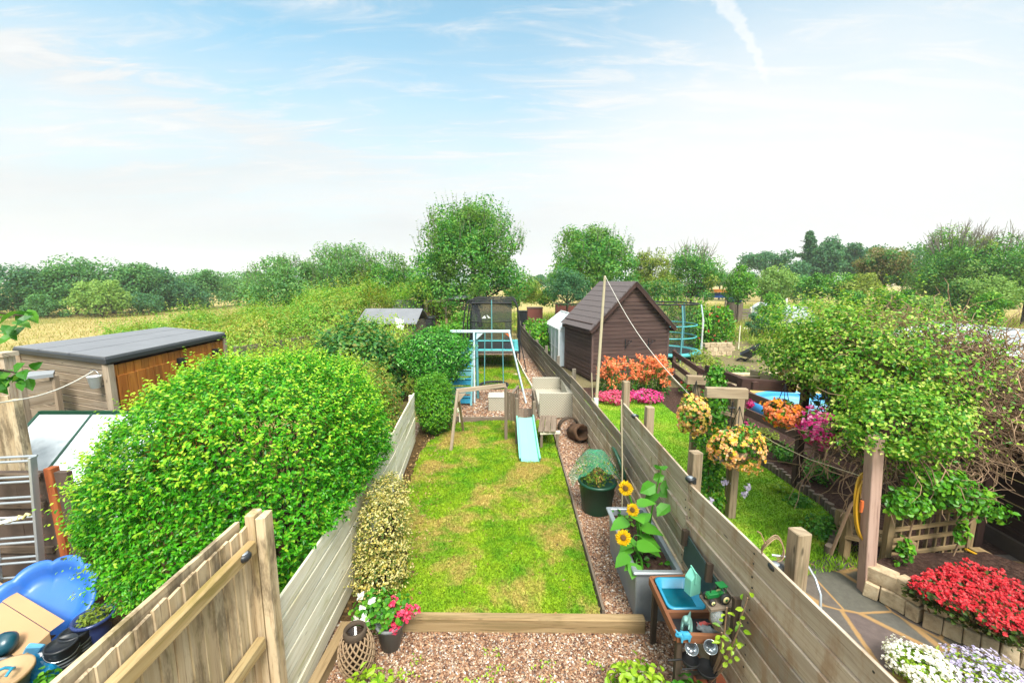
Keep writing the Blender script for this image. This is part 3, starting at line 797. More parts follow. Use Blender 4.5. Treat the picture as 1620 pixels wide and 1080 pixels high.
pts = [(1.725, 6.12), (1.63, 8.1), (1.50, 10.2), (1.34, 12.3), (1.15, 14.4), (.96, 16.6), (.77, 18.8), (.58, 21.2), (.40, 23.6)]
hs = [1.03, 1.05, 1.0, .98, 1.04, 1.0, 1.04, 1.05]
for (a, b, h) in zip(pts, pts[1:], hs):
    board_run(T, a, b, h, 5, M_FARGREY if a[1] > 9 else M_GREY, joint=.012 if a[1] > 9 else .006)
for k, (x, y) in enumerate(pts[2:]):
    h = hs[min(k + 1, 7)] + random.choice((.02, .1, .16))
    mb = MB(); mb.box((x + .07, y, h / 2), (.09, .09, h), jit=.004); mb.build('post', M_FARGREY, T)
# solar caps clipped to the fences
def solar(loc, label, face):
    T = thing('solar_light', label, 'light', loc, 'solar lights clipped on the fences')
    x, y, z = loc
    mb = MB(); mb.lathe([(.0, .020), (.032, .018), (.044, .004), (.044, -.012), (.03, -.03), (.0, -.032)], (x, y, z), 16); mb.build('cap', M_BLACK, T)
    mb = MB(); mb.lathe([(0, .0215), (.026, .0205), (.026, .017)], (x, y, z), 14); mb.build('solar_panel', M_GALV, T)
    mb = MB(); mb.box((x + face * .04, y, z - .02), (.03, .03, .06)); mb.build('clip', M_BLACK, T)
solar((-1.70, 2.38, 1.68), 'black solar light on the rail of the beige upright board fence', -1)
solar((1.685, 3.66, 1.555), 'black solar light at the join of the tall grey fence, behind the sunflowers', 1)
solar((1.80, 2.56, 1.475), 'black solar light on the tall grey fence by the nearest square post', 1)
solar((1.70, 5.5, 1.555), 'black solar light on the tall grey fence above the green compost tub', 1)
# timbers edging the lawn
mb = MB(); mb.beam((-1.36, 3.63, .07), (1.30, 3.60, .07), .10, .15, jit=.005)
top(mb, 'lawn_sleeper', M_SLEEPER, 'long timber sleeper across the near end of the mossy lawn', 'sleeper', (0, 3.62, 0), bevel=.008)
mb = MB()
for a, b in ((3.75, 5.8), (5.81, 7.8), (7.81, 9.75)): mb.beam((.935, a, .045), (.93, b, .045), .028, .09, jit=.004)
top(mb, 'lawn_edging', M_TOY, 'thin grey edging board between the lawn and the gravel path', 'edging', (.93, 6.7, 0))
mb = MB(); mb.beam((-1.4, 9.72, .05), (.6, 9.80, .05), .05, .10, jit=.004); top(mb, 'lawn_end_board', M_TOY, 'low board edging the far end of the mossy lawn', 'edging', (-.4, 9.75, 0))
mb = MB()
for a, b in (((.62, 12.75), (.40, 15)), ((.4, 15), (.13, 18.5))): mb.beam((a[0] + .03, a[1], .05), (b[0] + .03, b[1], .05), .03, .10)
top(mb, 'back_edging', M_PALE, 'pale edging board beside the grass patch under the trampoline', 'edging', (.4, 14, 0))

# ------------------------------------------------------------------ things on the gravel and lawn
# wicker lantern
T = thing('wicker_lantern', 'bulging lattice wicker lantern on the gravel by the pale fence', 'lantern', (-1.36, 3.16, 0))
prof = lambda t: .088 + .062 * math.sin(math.pi * (t * .9 + .05)) ** .8
mb = MB()
for sgn in (1, -1):
    for k in range(16):
        a0 = 2 * math.pi * k / 16
        pts = []
        for j in range(13):
            t = j / 12; r = prof(t); a = a0 + sgn * t * 2.0
            pts.append((-1.36 + r * math.cos(a), 3.16 + r * math.sin(a), .02 + .36 * t))
        mb.tube(pts, .0075, 5)
mb.build('lattice', plain('wicker', lin(176, 146, 112, .6), .7, var=.25, scale=20), T)
mb = MB(); mb.lathe([(.092, .37), (.098, .39), (.094, .43), (.078, .435), (.074, .40)], (-1.36, 3.16, 0), 22); mb.build('collar', M_BARK, T)
mb = MB(); mb.lathe([(0, .012), (.1, .012), (.1, .03), (0, .03)], (-1.36, 3.16, 0), 20); mb.build('base', M_BARK, T)
mb = MB(); mb.lathe([(.062, .03), (.07, .2), (.066, .4), (.06, .4), (.06, .04), (0, .04)], (-1.36, 3.16, 0), 20); mb.build('glass_sleeve', glassy('smoky_glass', lin(70, 56, 46, .5), .8, .1), T)
# flower pot with petunias and geraniums
def flowers(c, r, n, size, mats_idx, seed, flat=1.0):
    p, nn = shell(c, r, n, seed, .25, .3, 3)
    out = []
    for q in range(3):
        out.append(leaves(p + rng.normal(size=p.shape) * size * .18, nn + np.array([0, -.25, .4]), size, size * .85, mats_idx, oval=True, spread=.6))
    return out
T = thing('flower_pot', 'grey pot of white petunias and red geraniums behind the wicker lantern', 'flower pot', (-1.12, 3.42, 0))
mb = MB(); mb.lathe([(0, 0), (.085, 0), (.125, .24), (.135, .245), (.135, .27), (.115, .27), (.11, .22), (0, .22)], (-1.14, 3.42, 0), 20); mb.build('pot', M_GREYPOT, T)
mb = MB(); p, nn = shell((-1.22, 3.45, .36), (.26, .17, .14), 420, 3, .3, .5); mb.arr(leaves(p, nn + np.array([0, 0, .5]), .055, .04, 0, oval=True)); mb.build('foliage', L_GARDEN, T)
mb = MB()
for c in ((-1.44, 3.36, .34), (-1.37, 3.38, .42), (-1.30, 3.42, .47), (-1.46, 3.38, .26), (-1.40, 3.42, .52), (-1.33, 3.3, .40)):
    for a in rdirs(8): mb.arr(leaves(np.array([c]), np.array([[.0, -.6, .7]]), .045, .04, 0, oval=True, T=a[None]))
mb.build('white_flowers', F_WHITE, T)
mb = MB()
for c in ((-1.02, 3.36, .40), (-1.08, 3.34, .34), (-.98, 3.4, .33), (-1.05, 3.32, .28), (-.95, 3.38, .42), (-1.13, 3.36, .30), (-1.1, 3.42, .46), (-.9, 3.44, .36)):
    for s_ in flowers(c, (.035,) * 3, 14, .032, 0, 1): mb.arr(s_)
mb.build('red_flowers', petal('geranium_petal', (226, 40, 84), (240, 70, 110), (250, 120, 150)), T)
# foreground plants just under the window
def low_plant(loc, r, h, n, m, label, L=.07, W_=.045, name='garden_plant', cat='plant', stems=True, oval=True, flowers_=None, group=None, seed=0):
    T = thing(name, label, cat, (loc[0], loc[1], loc[2] if len(loc) > 2 else 0), group)
    z0 = loc[2] if len(loc) > 2 else 0
    mb = MB(); p, nn = shell((loc[0], loc[1], z0 + h * .52), (r, r, h * .5), n, int(seed or rng.integers(1e6)), .25, .6, 3)
    mb.arr(leaves(p, nn + np.array([0, 0, .5]), L, W_, 0, oval=oval)); mb.build('foliage', m, T)
    if stems:
        mb = MB()
        for k in range(7):
            a = random.uniform(0, 6.28); e = (loc[0] + r * .7 * math.cos(a), loc[1] + r * .7 * math.sin(a), z0 + h * random.uniform(.5, .9))
            mb.tube([(loc[0], loc[1], z0), ((loc[0] + e[0]) / 2, (loc[1] + e[1]) / 2, z0 + h * .4), e], [.008, .006, .003], 5)
        mb.build('stems', L_GARDEN, T)
    if flowers_:
        fm, nf, sz_ = flowers_
        mb = MB()
        for s_ in flowers((loc[0], loc[1], z0 + h * .6), (r * 1.0, r * 1.0, h * .48), nf, sz_, 0, int(rng.integers(1e6))): mb.arr(s_)
        mb.build('flowers', fm, T)
    return T
q = P(588, 1088, .12); low_plant((q.x, q.y, 0), .17, .24, 150, L_LIME, 'small lime green leafy plant on the gravel at the bottom edge, left of middle', seed=5)
q = P(1010, 1092, .2); low_plant((q.x, q.y, 0), .26, .34, 420, L_LIME, 'lime green leafy plant at the bottom edge in front of the mud kitchen', seed=6)
q = P(1090, 1100, .2); low_plant((q.x, q.y, 0), .14, .3, 160, L_GARDEN, 'green leafy plant at the bottom edge beside the terracotta pot', seed=7)
# rattan sofa and cube table
def wicker_box(mb, x0, x1, y0, y1, z0, z1):
    mb.sheet([(x0, y0, z0), (x1, y0, z0), (x1, y0, z1), (x0, y0, z1)], .0); 
T = thing('rattan_sofa', 'pale woven rattan garden sofa standing on the gravel against the grey fence', 'sofa', (1.12, 10.8, 0), rz=0)
def wbox(c, s): 
    m_ = MB(); hx, hy, hz = s[0] / 2, s[1] / 2, s[2] / 2; x, y, z = c
    for a, b, n_ in (((x - hx, y - hy), (x + hx, y - hy), 0), ((x + hx, y - hy), (x + hx, y + hy), 0), ((x + hx, y + hy), (x - hx, y + hy), 0), ((x - hx, y + hy), (x - hx, y - hy), 0)):
        Lh = math.hypot(a[0] - b[0], a[1] - b[1])
        m_.add([(a[0], a[1], z - hz), (b[0], b[1], z - hz), (b[0], b[1], z + hz), (a[0], a[1], z + hz)], [(0, 1, 2, 3)], [[(0, 0), (Lh, 0), (Lh, 2 * hz), (0, 2 * hz)]])
    m_.add([(x - hx, y - hy, z + hz), (x + hx, y - hy, z + hz), (x + hx, y + hy, z + hz), (x - hx, y + hy, z + hz)], [(0, 1, 2, 3)], [[(0, 0), (2 * hx, 0), (2 * hx, 2 * hy), (0, 2 * hy)]])
    return m_
wbox((1.12, 9.96, .34), (.86, .12, .62)).build('armrest', M_RATTAN, T)
wbox((1.02, 11.62, .34), (.86, .12, .62)).build('armrest', M_RATTAN, T)
wbox((1.46, 10.79, .34), (.13, 1.535, .62)).build('backrest', M_RATTAN, T)
wbox((1.03, 10.79, .18), (.72, 1.535, .30)).build('seat', M_RATTAN, T)
mb = MB()
for x, y in ((.74, 9.95), (1.5, 9.95), (.64, 11.63), (1.42, 11.63)): mb.box((x, y, .015), (.05, .05, .03))
mb.build('feet', M_BLACK, T)
T = thing('rattan_cube', 'small pale rattan cube table on the gravel left of the wooden play frame', 'table', (-.42, 10.7, 0))
wbox((-.40, 10.72, .19), (.44, .46, .36)).build('base', M_RATTAN, T)
mb = MB(); mb.box((-.40, 10.72, .383), (.47, .49, .022)); mb.build('tabletop', plain('pale_table_top', lin(214, 208, 192, .66), .4), T, bevel=.004)
# wooden toddler play frame with slide
T = thing('wooden_play_frame', 'small grey wooden play frame with a mint slide on the mossy lawn', 'play frame', (0, 8.4, 0))
b0, b1 = A(722, 618, 8.15), A(800, 609, 8.5)
mb = MB(); mb.beam(b0, b1, .05, .085, jit=.003); mb.build('swing_beam', M_LARCH, T, bevel=.004)
mb = MB(); mb.beam(A(724, 618, 8.13), P(713, 716), .05, .05); mb.build('frame_leg', M_LARCH, T, bevel=.004)
mb = MB(); mb.beam(A(724, 618, 8.18), (P(713, 716) + Vector((.12, 1.15, 0))), .05, .05); mb.build('frame_leg', M_LARCH, T, bevel=.004)
mb = MB(); mb.sheet([b0 + Vector((.02, -.03, -.05)), b0 + Vector((.2, -.03, -.04)), b0 + Vector((.05, -.03, -.22)), b0 + Vector((.02, -.03, -.22))], .012); mb.build('brace', M_LARCH, T)
for x, y, h in ((-.13, 8.45, 1.20), (.10, 8.22, 1.02), (.13, 8.95, 1.1), (.46, 8.24, .95), (.48, 9.0, .98)):
    mb = MB(); mb.box((x, y, h / 2), (.065, .065, h), jit=.003); mb.build('post', M_TOY, T, bevel=.004)
mb = MB(); mb.box((.29, 8.6, .53), (.44, .02, .02))
for k in range(5): mb.box((.13 + k * .084, 8.6, .545), (.078, .80, .024))
mb.build('deck', M_TOY, T, bevel=.003)
mb = MB()
for k in range(4):
    x0 = -.08 + k * .052; mb.box((x0, 8.41 - k * .05, .80), (.052, .022, .60 + .02 * (k % 2)), rz=-.75)
mb.build('side_panel', M_TOY, T, bevel=.003)
mb = MB()
for k in range(4): mb.box((.12, 8.4 + .15 * k, .82), (.02, .13, .5))
mb.build('side_panel', M_TOY, T, bevel=.003)
mb = MB()
for k in range(4): mb.box((.475, 8.36 + .17 * k, .76), (.022, .155, .48))
mb.build('side_panel', M_TOY, T, bevel=.003)
mb = MB(); mb.beam((.0, 8.42, 1.06), (.14, 8.9, 1.10), .05, .03); mb.build('handrail', M_TOY, T)
# slide: trough with raised rims, flattening out at the foot
mb = MB(); prof_ = []
for j in range(15):
    t = j / 14; yy = 8.22 - t * .92; z = .56 * (1 - t) ** 1.15 + .035
    if t > .86: z = max(z, .045)
    prof_.append((yy, z, .185 + .02 * t, .27 - .0 * t + .07 * t))
cs = [(-1.0, .075), (-1.0, .085), (-.86, .085), (-.80, .02), (0, .0), (.80, .02), (.86, .085), (1.0, .085), (1.0, .075), (.82, .0), (0, -.02), (-.82, .0)]
v = []; f = []; nk = len(cs)
for yy, z, hw, xc in prof_:
    for a, b in cs: v.append((xc + a * hw, yy, z + b))
for j in range(14):
    for k in range(nk):
        k2 = (k + 1) % nk; f.append((j * nk + k, j * nk + k2, (j + 1) * nk + k2, (j + 1) * nk + k))
mb.add(v, f, None, 0, False); mb.build('slide', M_MINT, T, bevel=.004)
T = thing('wooden_step', 'low grey plank step on legs beside the right of the play frame', 'step', (.78, 8.4, 0))
mb = MB()
for k in range(3): mb.box((.64 + k * .125, 8.45, .40), (.115, 1.0, .024), rz=-.12)
mb.build('planks', M_TOY, T, bevel=.003)
mb = MB(); mb.beam((.57, 7.98, .36), (.98, 8.03, .36), .03, .06); mb.build('apron', M_PALE, T)
for x, y in ((.60, 8.0), (.93, 8.04), (.70, 8.88), (.98, 8.88)):
    mb = MB(); mb.box((x, y, .18), (.05, .05, .36)); mb.build('leg', M_TOY, T)
# small stool-like log stand behind the frame
T = thing('low_stool', 'tiny grey wooden stool between the shrub and the play frame swing beam', 'stool', (-1.36, 9.7, 0))
mb = MB(); mb.box((-1.36, 9.72, .28), (.22, .26, .03)); mb.build('seat', M_PALE, T)
for x, y in ((-1.45, 9.62), (-1.27, 9.62), (-1.45, 9.82), (-1.27, 9.82)):
    mb = MB(); mb.beam((x, y, 0), (x * .99 - .01, y, .27), .035, .035); mb.build('leg', M_PALE, T)
# half-log planter
T = thing('hollow_log', 'small hollow brown log lying on the gravel by the low grey fence', 'log', (1.42, 8.45, 0))
R = Vector((.30, -.86, .28)).normalized().to_track_quat('Z', 'Y').to_matrix()
mb = MB(); mb.lathe([(.13, -.2), (.17, -.2), (.178, -.05), (.172, .1), (.175, .2), (.13, .2), (.12, -.16), (0, -.16)], (1.42, 8.48, .19), 24, R=R, fn=lambda a, r, z: r * (1 + .05 * math.sin(5 * a) + .03 * math.sin(11 * a))); mb.build('bark_shell', woodmat('log_bark', lin(116, 86, 62, .6), lin(92, 66, 48, .6), lin(52, 36, 28, .5)), T)
mb = MB(); R2 = Matrix.Rotation(.35, 3, 'Z'); pts = [Vector((1.25, 8.78, .20)) + R2 @ Vector((.22 * math.cos(a), 0, .2 * math.sin(a))) for a in np.linspace(-.4, 3.3, 12)]
v = [p_ + R2 @ Vector((0, d_, 0)) for d_ in (-.05, .05) for p_ in pts]; mb.add(v, [(k, k + 1, k + 13, k + 12) for k in range(11)]); cb = mb.build('curved_slab', M_BARK, T); cb.modifiers.new('thick', 'SOLIDIFY').thickness = .03
# teal swing set with climbing steps
T = thing('swing_set', 'tall pale blue steel swing set with a round nest swing', 'swing set', (-.8, 11.6, 0))
bl, br = Vector((-1.76, 11.6, 2.0)), Vector((-.05, 11.6, 2.0))
mb = MB(); mb.beam(bl, br, .055, .075); mb.build('top_beam', M_PALEBLUE, T, bevel=.006)
for nm, a, b, r, m_ in (('leg', (-.09, 11.58, 2.0), (.40, 11.25, 0), .026, M_PALEBLUE), ('leg', (-.09, 11.62, 2.0), (.34, 12.5, 0), .032, M_TEAL),
                        ('leg', (-1.08, 11.56, 2.0), (-1.06, 11.25, 0), .028, M_PALEBLUE), ('leg', (-1.02, 11.64, 2.0), (-1.0, 11.7, 0), .04, M_TEAL)):
    mb = MB(); mb.tube([a, b], r, 10); mb.build(nm, m_, T)
mb = MB(); mb.sheet([(-1.0, 11.545, 1.95), (-.82, 11.545, 1.95), (-1.0, 11.545, 1.78), (-1.02, 11.545, 1.78)], .01); mb.build('corner_brace', M_PALEBLUE, T); mb = MB(); mb.sheet([(-.12, 11.545, 1.95), (-.06, 11.545, 1.86), (-.08, 11.545, 1.84), (-.20, 11.545, 1.95)], .01); mb.build('corner_brace', M_ORANGEP, T)
for x0, x1 in ((-.77, -.80), (-.27, -.25)):
    mb = MB(); mb.tube([(x0, 11.6, 1.97), (x1, 11.6, .46)], .014, 6); mb.build('rope', M_TEAL, T)
mb = MB(); ring = [(-.52 + .40 * math.cos(a), 11.6 + .40 * math.sin(a), .44) for a in [2 * math.pi * k / 32 for k in range(32)]]
mb.tube(ring, .032, 8, closed=True); sw = mb.build('nest_swing', M_RUBBER, T)
mb = MB()
for k in range(-4, 5):
    d = .09 * k; h_ = math.sqrt(max(.40 ** 2 - d * d, 0))
    mb.tube([(-.52 + d, 11.6 - h_, .44), (-.52 + d, 11.6, .40), (-.52 + d, 11.6 + h_, .44)], .007, 5); mb.tube([(-.52 - h_, 11.6 + d, .44), (-.52, 11.6 + d, .40), (-.52 + h_, 11.6 + d, .44)], .007, 5)
mb.build('webbing', M_RUBBER, sw)
T = thing('play_steps', 'teal plastic climbing steps against the left leg of the swing set', 'climbing steps', (-1.5, 11.6, 0))
for x in (-1.86, -1.13):
    mb = MB(); mb.beam((x, 11.0, .0), (x, 11.75, 1.45), .05, .08); mb.build('side_rail', M_TEAL, T)
for k in range(6):
    t = (k + .6) / 6.3; y, z = 11.0 + .75 * t, 1.45 * t
    mb = MB(); mb.box((-1.495, y - .02, z), (.69, .035, .17), R=Matrix.Rotation(math.radians(-18), 3, 'X')); mb.box((-1.495, y + .02, z + .09), (.69, .14, .02))
    mb.build('step', M_TEAL if k % 2 else M_AQUA, T, bevel=.006)
# trampoline with black net enclosure
T = thing('trampoline', 'rectangular trampoline with teal pads and black net beyond the swing set', 'trampoline', (-.75, 16.8, 0))
x0, x1, y0, y1, zb, zt = -1.78, .25, 15.3, 18.2, .80, 2.72
mb = MB()
for a, b in (((x0, y0), (x1, y0 + .3)), ((x0, y1 - .3), (x1, y1))): mb.box(((a[0] + b[0]) / 2, (a[1] + b[1]) / 2, zb + .02), (b[0] - a[0], b[1] - a[1], .04))
for a, b in (((x0, y0 + .3), (x0 + .28, y1 - .3)), ((x1 - .28, y0 + .3), (x1, y1 - .3))): mb.box(((a[0] + b[0]) / 2, (a[1] + b[1]) / 2, zb + .02), (b[0] - a[0], b[1] - a[1], .04))
mb.build('pad', M_PAD, T, bevel=.01)
mb = MB(); mb.box(((x0 + x1) / 2, (y0 + y1) / 2, zb - .01), (x1 - x0 - .5, y1 - y0 - .5, .012)); mb.build('mat', M_RUBBER, T)
mb = MB()
for a, b in (((x0, y0), (x1, y0)), ((x1, y0), (x1, y1)), ((x1, y1), (x0, y1)), ((x0, y1), (x0, y0))): mb.tube([(a[0], a[1], zb - .05), (b[0], b[1], zb - .05)], .03, 8)
mb.build('frame', M_RUBBER, T)
for y in (y0 + .35, y1 - .35):
    for x in (x0 + .08, x1 - .08):
        mb = MB(); mb.tube([(x, y - .2, zb - .05), (x, y - .22, .03), (x, y + .22, .03), (x, y + .2, zb - .05)], .025, 8); mb.build('leg', M_RUBBER, T)
mb = MB(); mb.tube([(x1 + .06, 15.3, 1.2), (x1 + .3, 15.15, .02)], .02, 6); mb.build('stay', M_RUBBER, T)
xi0, xi1, yi0, yi1 = x0 + .16, x1 - .16, y0 + .22, y1 - .25
for x, s_ in ((x0, 1), (x1, -1)):
    for y in (y0 + .02, (y0 + y1) / 2, y1 - .02):
        mb = MB(); mb.tube([(x - s_ * .04, y, zb - .35), (x - s_ * .05, y, 1.7), (x + s_ * .03, y, 2.4), (x + s_ * .14, y, zt - .06), (x + s_ * .24, y, zt)], .026, 8); mb.build('pole', M_RUBBER, T)
mb = MB(); mb.tube([(-.76, y0, zb), (-.76, y0, zt)], .02, 8); mb.build('pole', M_TEAL, T)
mb = MB()
for y in (y0 + .02, (y0 + y1) / 2, y1 - .02): mb.tube([(x0 + .24, y, zt), (x1 - .24, y, zt)], .024, 8)
mb.build('top_bar', M_RUBBER, T)
mb = MB()
zw = 1.86
def nets(mb, a, b, z0, z1): mb.sheet([(a[0], a[1], z0), (b[0], b[1], z0), (b[0], b[1], z1), (a[0], a[1], z1)], .006)
nets(mb, (xi0 + .1, yi0), (xi1 - .1, yi0), zw + .05, zt - .02); nets(mb, (xi0, yi0 + .1), (xi0, yi1), zb, zt - .05); nets(mb, (xi1, yi1), (xi1, yi0 + .1), zb, zt - .05)
nets(mb, (xi0 + .1, yi0), (xi0 + .36, yi0), zb, zw + .04); nets(mb, (xi1 - .36, yi0), (xi1 - .1, yi0), zb, zw + .04)
nt_ = mb.build('net', M_NET, T)
mb = MB(); nets(mb, (xi0 + .37, yi0), (xi1 - .37, yi0), zb + .1, zw + .04); mb.build('thin_net', M_NETTHIN, T); mb = MB(); nets(mb, (xi0 + .1, yi1), (xi1 - .1, yi1), zb, zt - .05); mb.build('thin_net', M_NETTHIN, T)
mb = MB(); mb.tube([(xi0 + .1, yi0 - .01, zw + .045), (-.9, yi0 - .012, zw - .0), (xi1 - .1, yi0 - .01, zw + .05)], .02, 6); mb.tube([(xi0 + .1, yi0 - .01, zt - .13), (xi1 - .1, yi0 - .01, zt - .13)], .035, 6); mb.build('sleeve', M_RUBBER, nt_)
mb = MB(); mb.add([(-1.15, yi0 - .012, 2.02), (-.98, yi0 - .012, 2.02), (-1.03, yi0 - .012, 2.13), (-.90, yi0 - .012, 2.03), (-.80, yi0 - .012, 2.03), (-.96, yi0 - .012, 2.16)], [(0, 1, 2), (3, 4, 5)]); mb.build('emblem', M_WHITE, nt_)
mb = MB(); mb.tube([(x0 + .15, yi0 - .02, 1.16), (x1 - .15, yi0 - .02, 1.16)], .022, 6); mb.build('padded_bar', M_PAD, T)
mb = MB(); p = np.array([[.16, 14.6, .0]]); mb.arr(pebbles(p, .16, 0, .7)); top(mb, 'rock', M_STONE, 'single boulder on the grass at the front corner of the black net trampoline', 'rock', (.16, 14.6, 0))
# green compost tub with netting
T = thing('compost_tub', 'dark green plastic tub holding a shrub, on the gravel by the fence', 'tub', (1.26, 5.75, 0))
c = (1.27, 5.75, 0)
mb = MB(); mb.lathe([(0, 0), (.20, 0), (.215, .03), (.262, .44), (.285, .45), (.285, .485), (.25, .485), (.235, .42), (0, .42)], c, 26, fn=lambda a, r, z: r * (1 + .012 * math.cos(12 * a))); mb.build('tub', M_DGREEN, T)
mb = MB(); p, nn = shell((1.25, 5.75, .62), (.30, .26, .24), 700, 21, .35, .6, 3); mb.arr(leaves(p, nn + np.array([0, 0, .5]), .05, .024)); 
for s_ in sprigs(np.array([[1.27, 5.75, .5]] * 26) + rng.normal(size=(26, 3)) * .08, np.stack([rng.normal(size=26) * .55, rng.normal(size=26) * .45, np.ones(26)], 1), .34, 7, .05, .022): mb.arr(s_)
mb.build('foliage', L_RUDDY, T)
mb = MB()
for k in range(6):
    a = k * 1.05; mb.tube([(1.27, 5.75, .42), (1.27 + .12 * math.cos(a), 5.75 + .1 * math.sin(a), .65), (1.27 + .24 * math.cos(a), 5.75 + .2 * math.sin(a), .86)], [.008, .006, .003], 5)
mb.build('stems', M_TWIG, T)
mb = MB(); R = Matrix.Rotation(math.radians(72), 3, 'Y') @ Matrix.Rotation(.3, 3, 'Z')
mb.lathe([(0, .035), (.17, .03), (.255, .012), (.275, -.02), (.255, -.03), (0, -.02)], (1.58, 5.72, .74), 26, R=R); top(mb, 'tub_lid', M_DGREEN, 'round dark green lid leaning between the tub and the grey fence', 'lid', (1.58, 5.72, .45))
# loose bird netting draped over it
n = 18; v = []; f = []
for i in range(n + 1):
    for j in range(n + 1):
        s_, t_ = i / n, j / n
        x = .86 + .76 * s_; y = 5.50 + .48 * t_
        z = .50 + .46 * math.sin(math.pi * min(s_ * 1.05, 1)) * (.55 + .45 * math.sin(math.pi * t_)) + .25 * max(0, s_ - .7) + .03 * math.sin(17 * s_ + 5 * t_) + .025 * math.sin(23 * t_ + 3 * s_)
        v.append((x, y, z))
for i in range(n):
    for j in range(n): a = i * (n + 1) + j; f.append((a, a + n + 1, a + n + 2, a + 1))
mb = MB(); mb.add(v, f, None, 0, True); mb.build('drape', M_NETGREEN, None, (1.2, 5.7, .5)); tag(bpy.data.objects['drape'], 'wispy pale green garden netting draped over the shrub in the tub', 'netting'); bpy.data.objects['drape'].name = 'garden_netting'
# canes
for (px, py0, py1, Y, X_l) in ((936, 590, 700, 8.2, 'pale cane upright by the log planter and the low grey fence'), (983, 632, 778, 5.0, 'thin cane upright beside the round green lid'), (1030, 722, 800, 4.75, 'short thin cane rising behind the tallest sunflower')):
    a, b = A(px, py0, Y), A(px + 1, py1 + 60, Y); b.z = max(b.z, 0)
    mb = MB(); mb.tube([a, (a + b) / 2 + Vector((.008, 0, 0)), b], .009, 6); top(mb, 'garden_cane', M_BAMBOO, X_l, 'cane', (b.x, b.y, b.z))
# galvanised trough
T = thing('galvanised_trough', 'grey galvanised metal trough of earth by the fence, sunflowers growing in it', 'trough', (1.44, 4.2, 0))
X0, X1, Y0, Y1, Z = 1.22, 1.66, 3.68, 4.82, .58
def ringq(x0, x1, y0, y1, z): return [(x0, y0, z), (x1, y0, z), (x1, y1, z), (x0, y1, z)]
L_ = [ringq(X0 + .03, X1 - .03, Y0 + .03, Y1 - .03, .0), ringq(X0, X1, Y0, Y1, Z - .03), ringq(X0 - .03, X1 + .02, Y0 - .03, Y1 + .03, Z - .03), ringq(X0 - .03, X1 + .02, Y0 - .03, Y1 + .03, Z), ringq(X0 + .025, X1 - .025, Y0 + .025, Y1 - .025, Z), ringq(X0 + .03, X1 - .03, Y0 + .04, Y1 - .04, Z - .12)]
v = sum(L_, []); f = []
for k in range(5):
    for j in range(4): j2 = (j + 1) % 4; f.append((k * 4 + j, k * 4 + j2, k * 4 + 4 + j2, k * 4 + 4 + j))
mb = MB(); mb.add(v, f); mb.build('trough', M_GALV, T, bevel=.008)
mb = MB(); mb.box((1.44, 4.25, Z - .10), (.40, 1.08, .04)); mb.build('earth', M_SOIL, T)
mb = MB(); p = scatter([(1.26, 3.75), (1.62, 3.75), (1.62, 4.75), (1.26, 4.75)], 60, Z - .04); mb.arr(leaves(p + rng.normal(size=p.shape) * .02, np.tile([0, 0, 1.], (len(p), 1)), .07, .05, 0, oval=True, spread=1.2)); mb.build('seedlings', L_GARDEN, T)['kind'] = 'stuff'
# sunflowers
def sunflower(base, head, hr, lv, label, face=(-.55, -.75, .25), two=None, lean=0):
    T = thing('sunflower', label, 'sunflower', base, 'sunflowers in the galvanised trough')
    base, head = Vector(base), Vector(head)
    mid = (base + head) / 2 + Vector((.05 + lean, .02, .02)); nf = Vector(face).normalized()
    stem = [base, base.lerp(mid, .5) + Vector((.015, 0, 0)), mid, mid.lerp(head, .6) + Vector((0, 0, .03)), head - nf * .02]
    mb = MB(); mb.tube(stem, [.014, .013, .011, .009, .008], 7); mb.build('stem', L_SUNF, T)
    R = nf.to_track_quat('Z', 'Y').to_matrix()
    mb = MB()
    for k in range(34):
        a = 2 * math.pi * k / 17 + (0.18 if k >= 17 else 0); Lp = hr * random.uniform(.9, 1.1); rin = hr * .38
        d = R @ Vector((math.cos(a), math.sin(a), 0)); sd = R @ Vector((-math.sin(a), math.cos(a), 0)); up_ = nf * (.012 if k >= 17 else .0)
        p0 = head + d * rin * .8 + up_; p1 = head + d * (rin + (Lp - rin) * .55) + nf * .015 + up_; p2 = head + d * Lp + nf * random.uniform(-.02, .012)
        w_ = hr * .16
        mb.add([p0, p1 + sd * w_, p2, p1 - sd * w_, ], [(0, 1, 2), (0, 2, 3)])
    mb.build('petals', F_YELLOW, T)
    mb = MB(); mb.lathe([(0, .012), (hr * .2, .018), (hr * .38, .01), (hr * .42, -.01), (0, -.02)], head, 18, R=R); mb.build('disc', F_CENTRE, T)
    for (t, dx, dy, dz, sz_) in lv:
        o = stem[0].lerp(head, t) + Vector((.02, 0, 0)); tip = Vector((dx, dy, dz)).normalized()
        sd = tip.cross(Vector((0, 0, 1))).normalized(); up_ = sd.cross(tip)
        mb = MB(); s0 = o + tip * .06
        mb.tube([o, o + tip * .03 + Vector((0, 0, .015)), s0], [.005, .004, .003], 5)
        pts = [(0, 0, 0), (.06, .34, .03), (.28, .46, .05), (.6, .34, .02), (1, 0, -.14)]
        vv = []; 
        for a_, b_, c_ in pts: vv.append(s0 + tip * (a_ * sz_) + sd * (b_ * sz_) + up_ * (c_ * sz_))
        for a_, b_, c_ in pts[1:4]: vv.append(s0 + tip * (a_ * sz_) - sd * (b_ * sz_) + up_ * (c_ * sz_))
        m1, m2, m3 = s0 + tip * .06 * sz_, s0 + tip * .3 * sz_ - up_ * .02 * sz_, s0 + tip * .62 * sz_ - up_ * .04 * sz_
        vv += [m2, m3]
        mb.add(vv, [(0, 1, 8), (1, 2, 8), (2, 9, 8), (2, 3, 9), (3, 4, 9), (0, 8, 5), (5, 8, 6), (6, 8, 9), (6, 9, 7), (7, 9, 4)], None, 0, True)
        mb.build('leaf', L_SUNF, T)
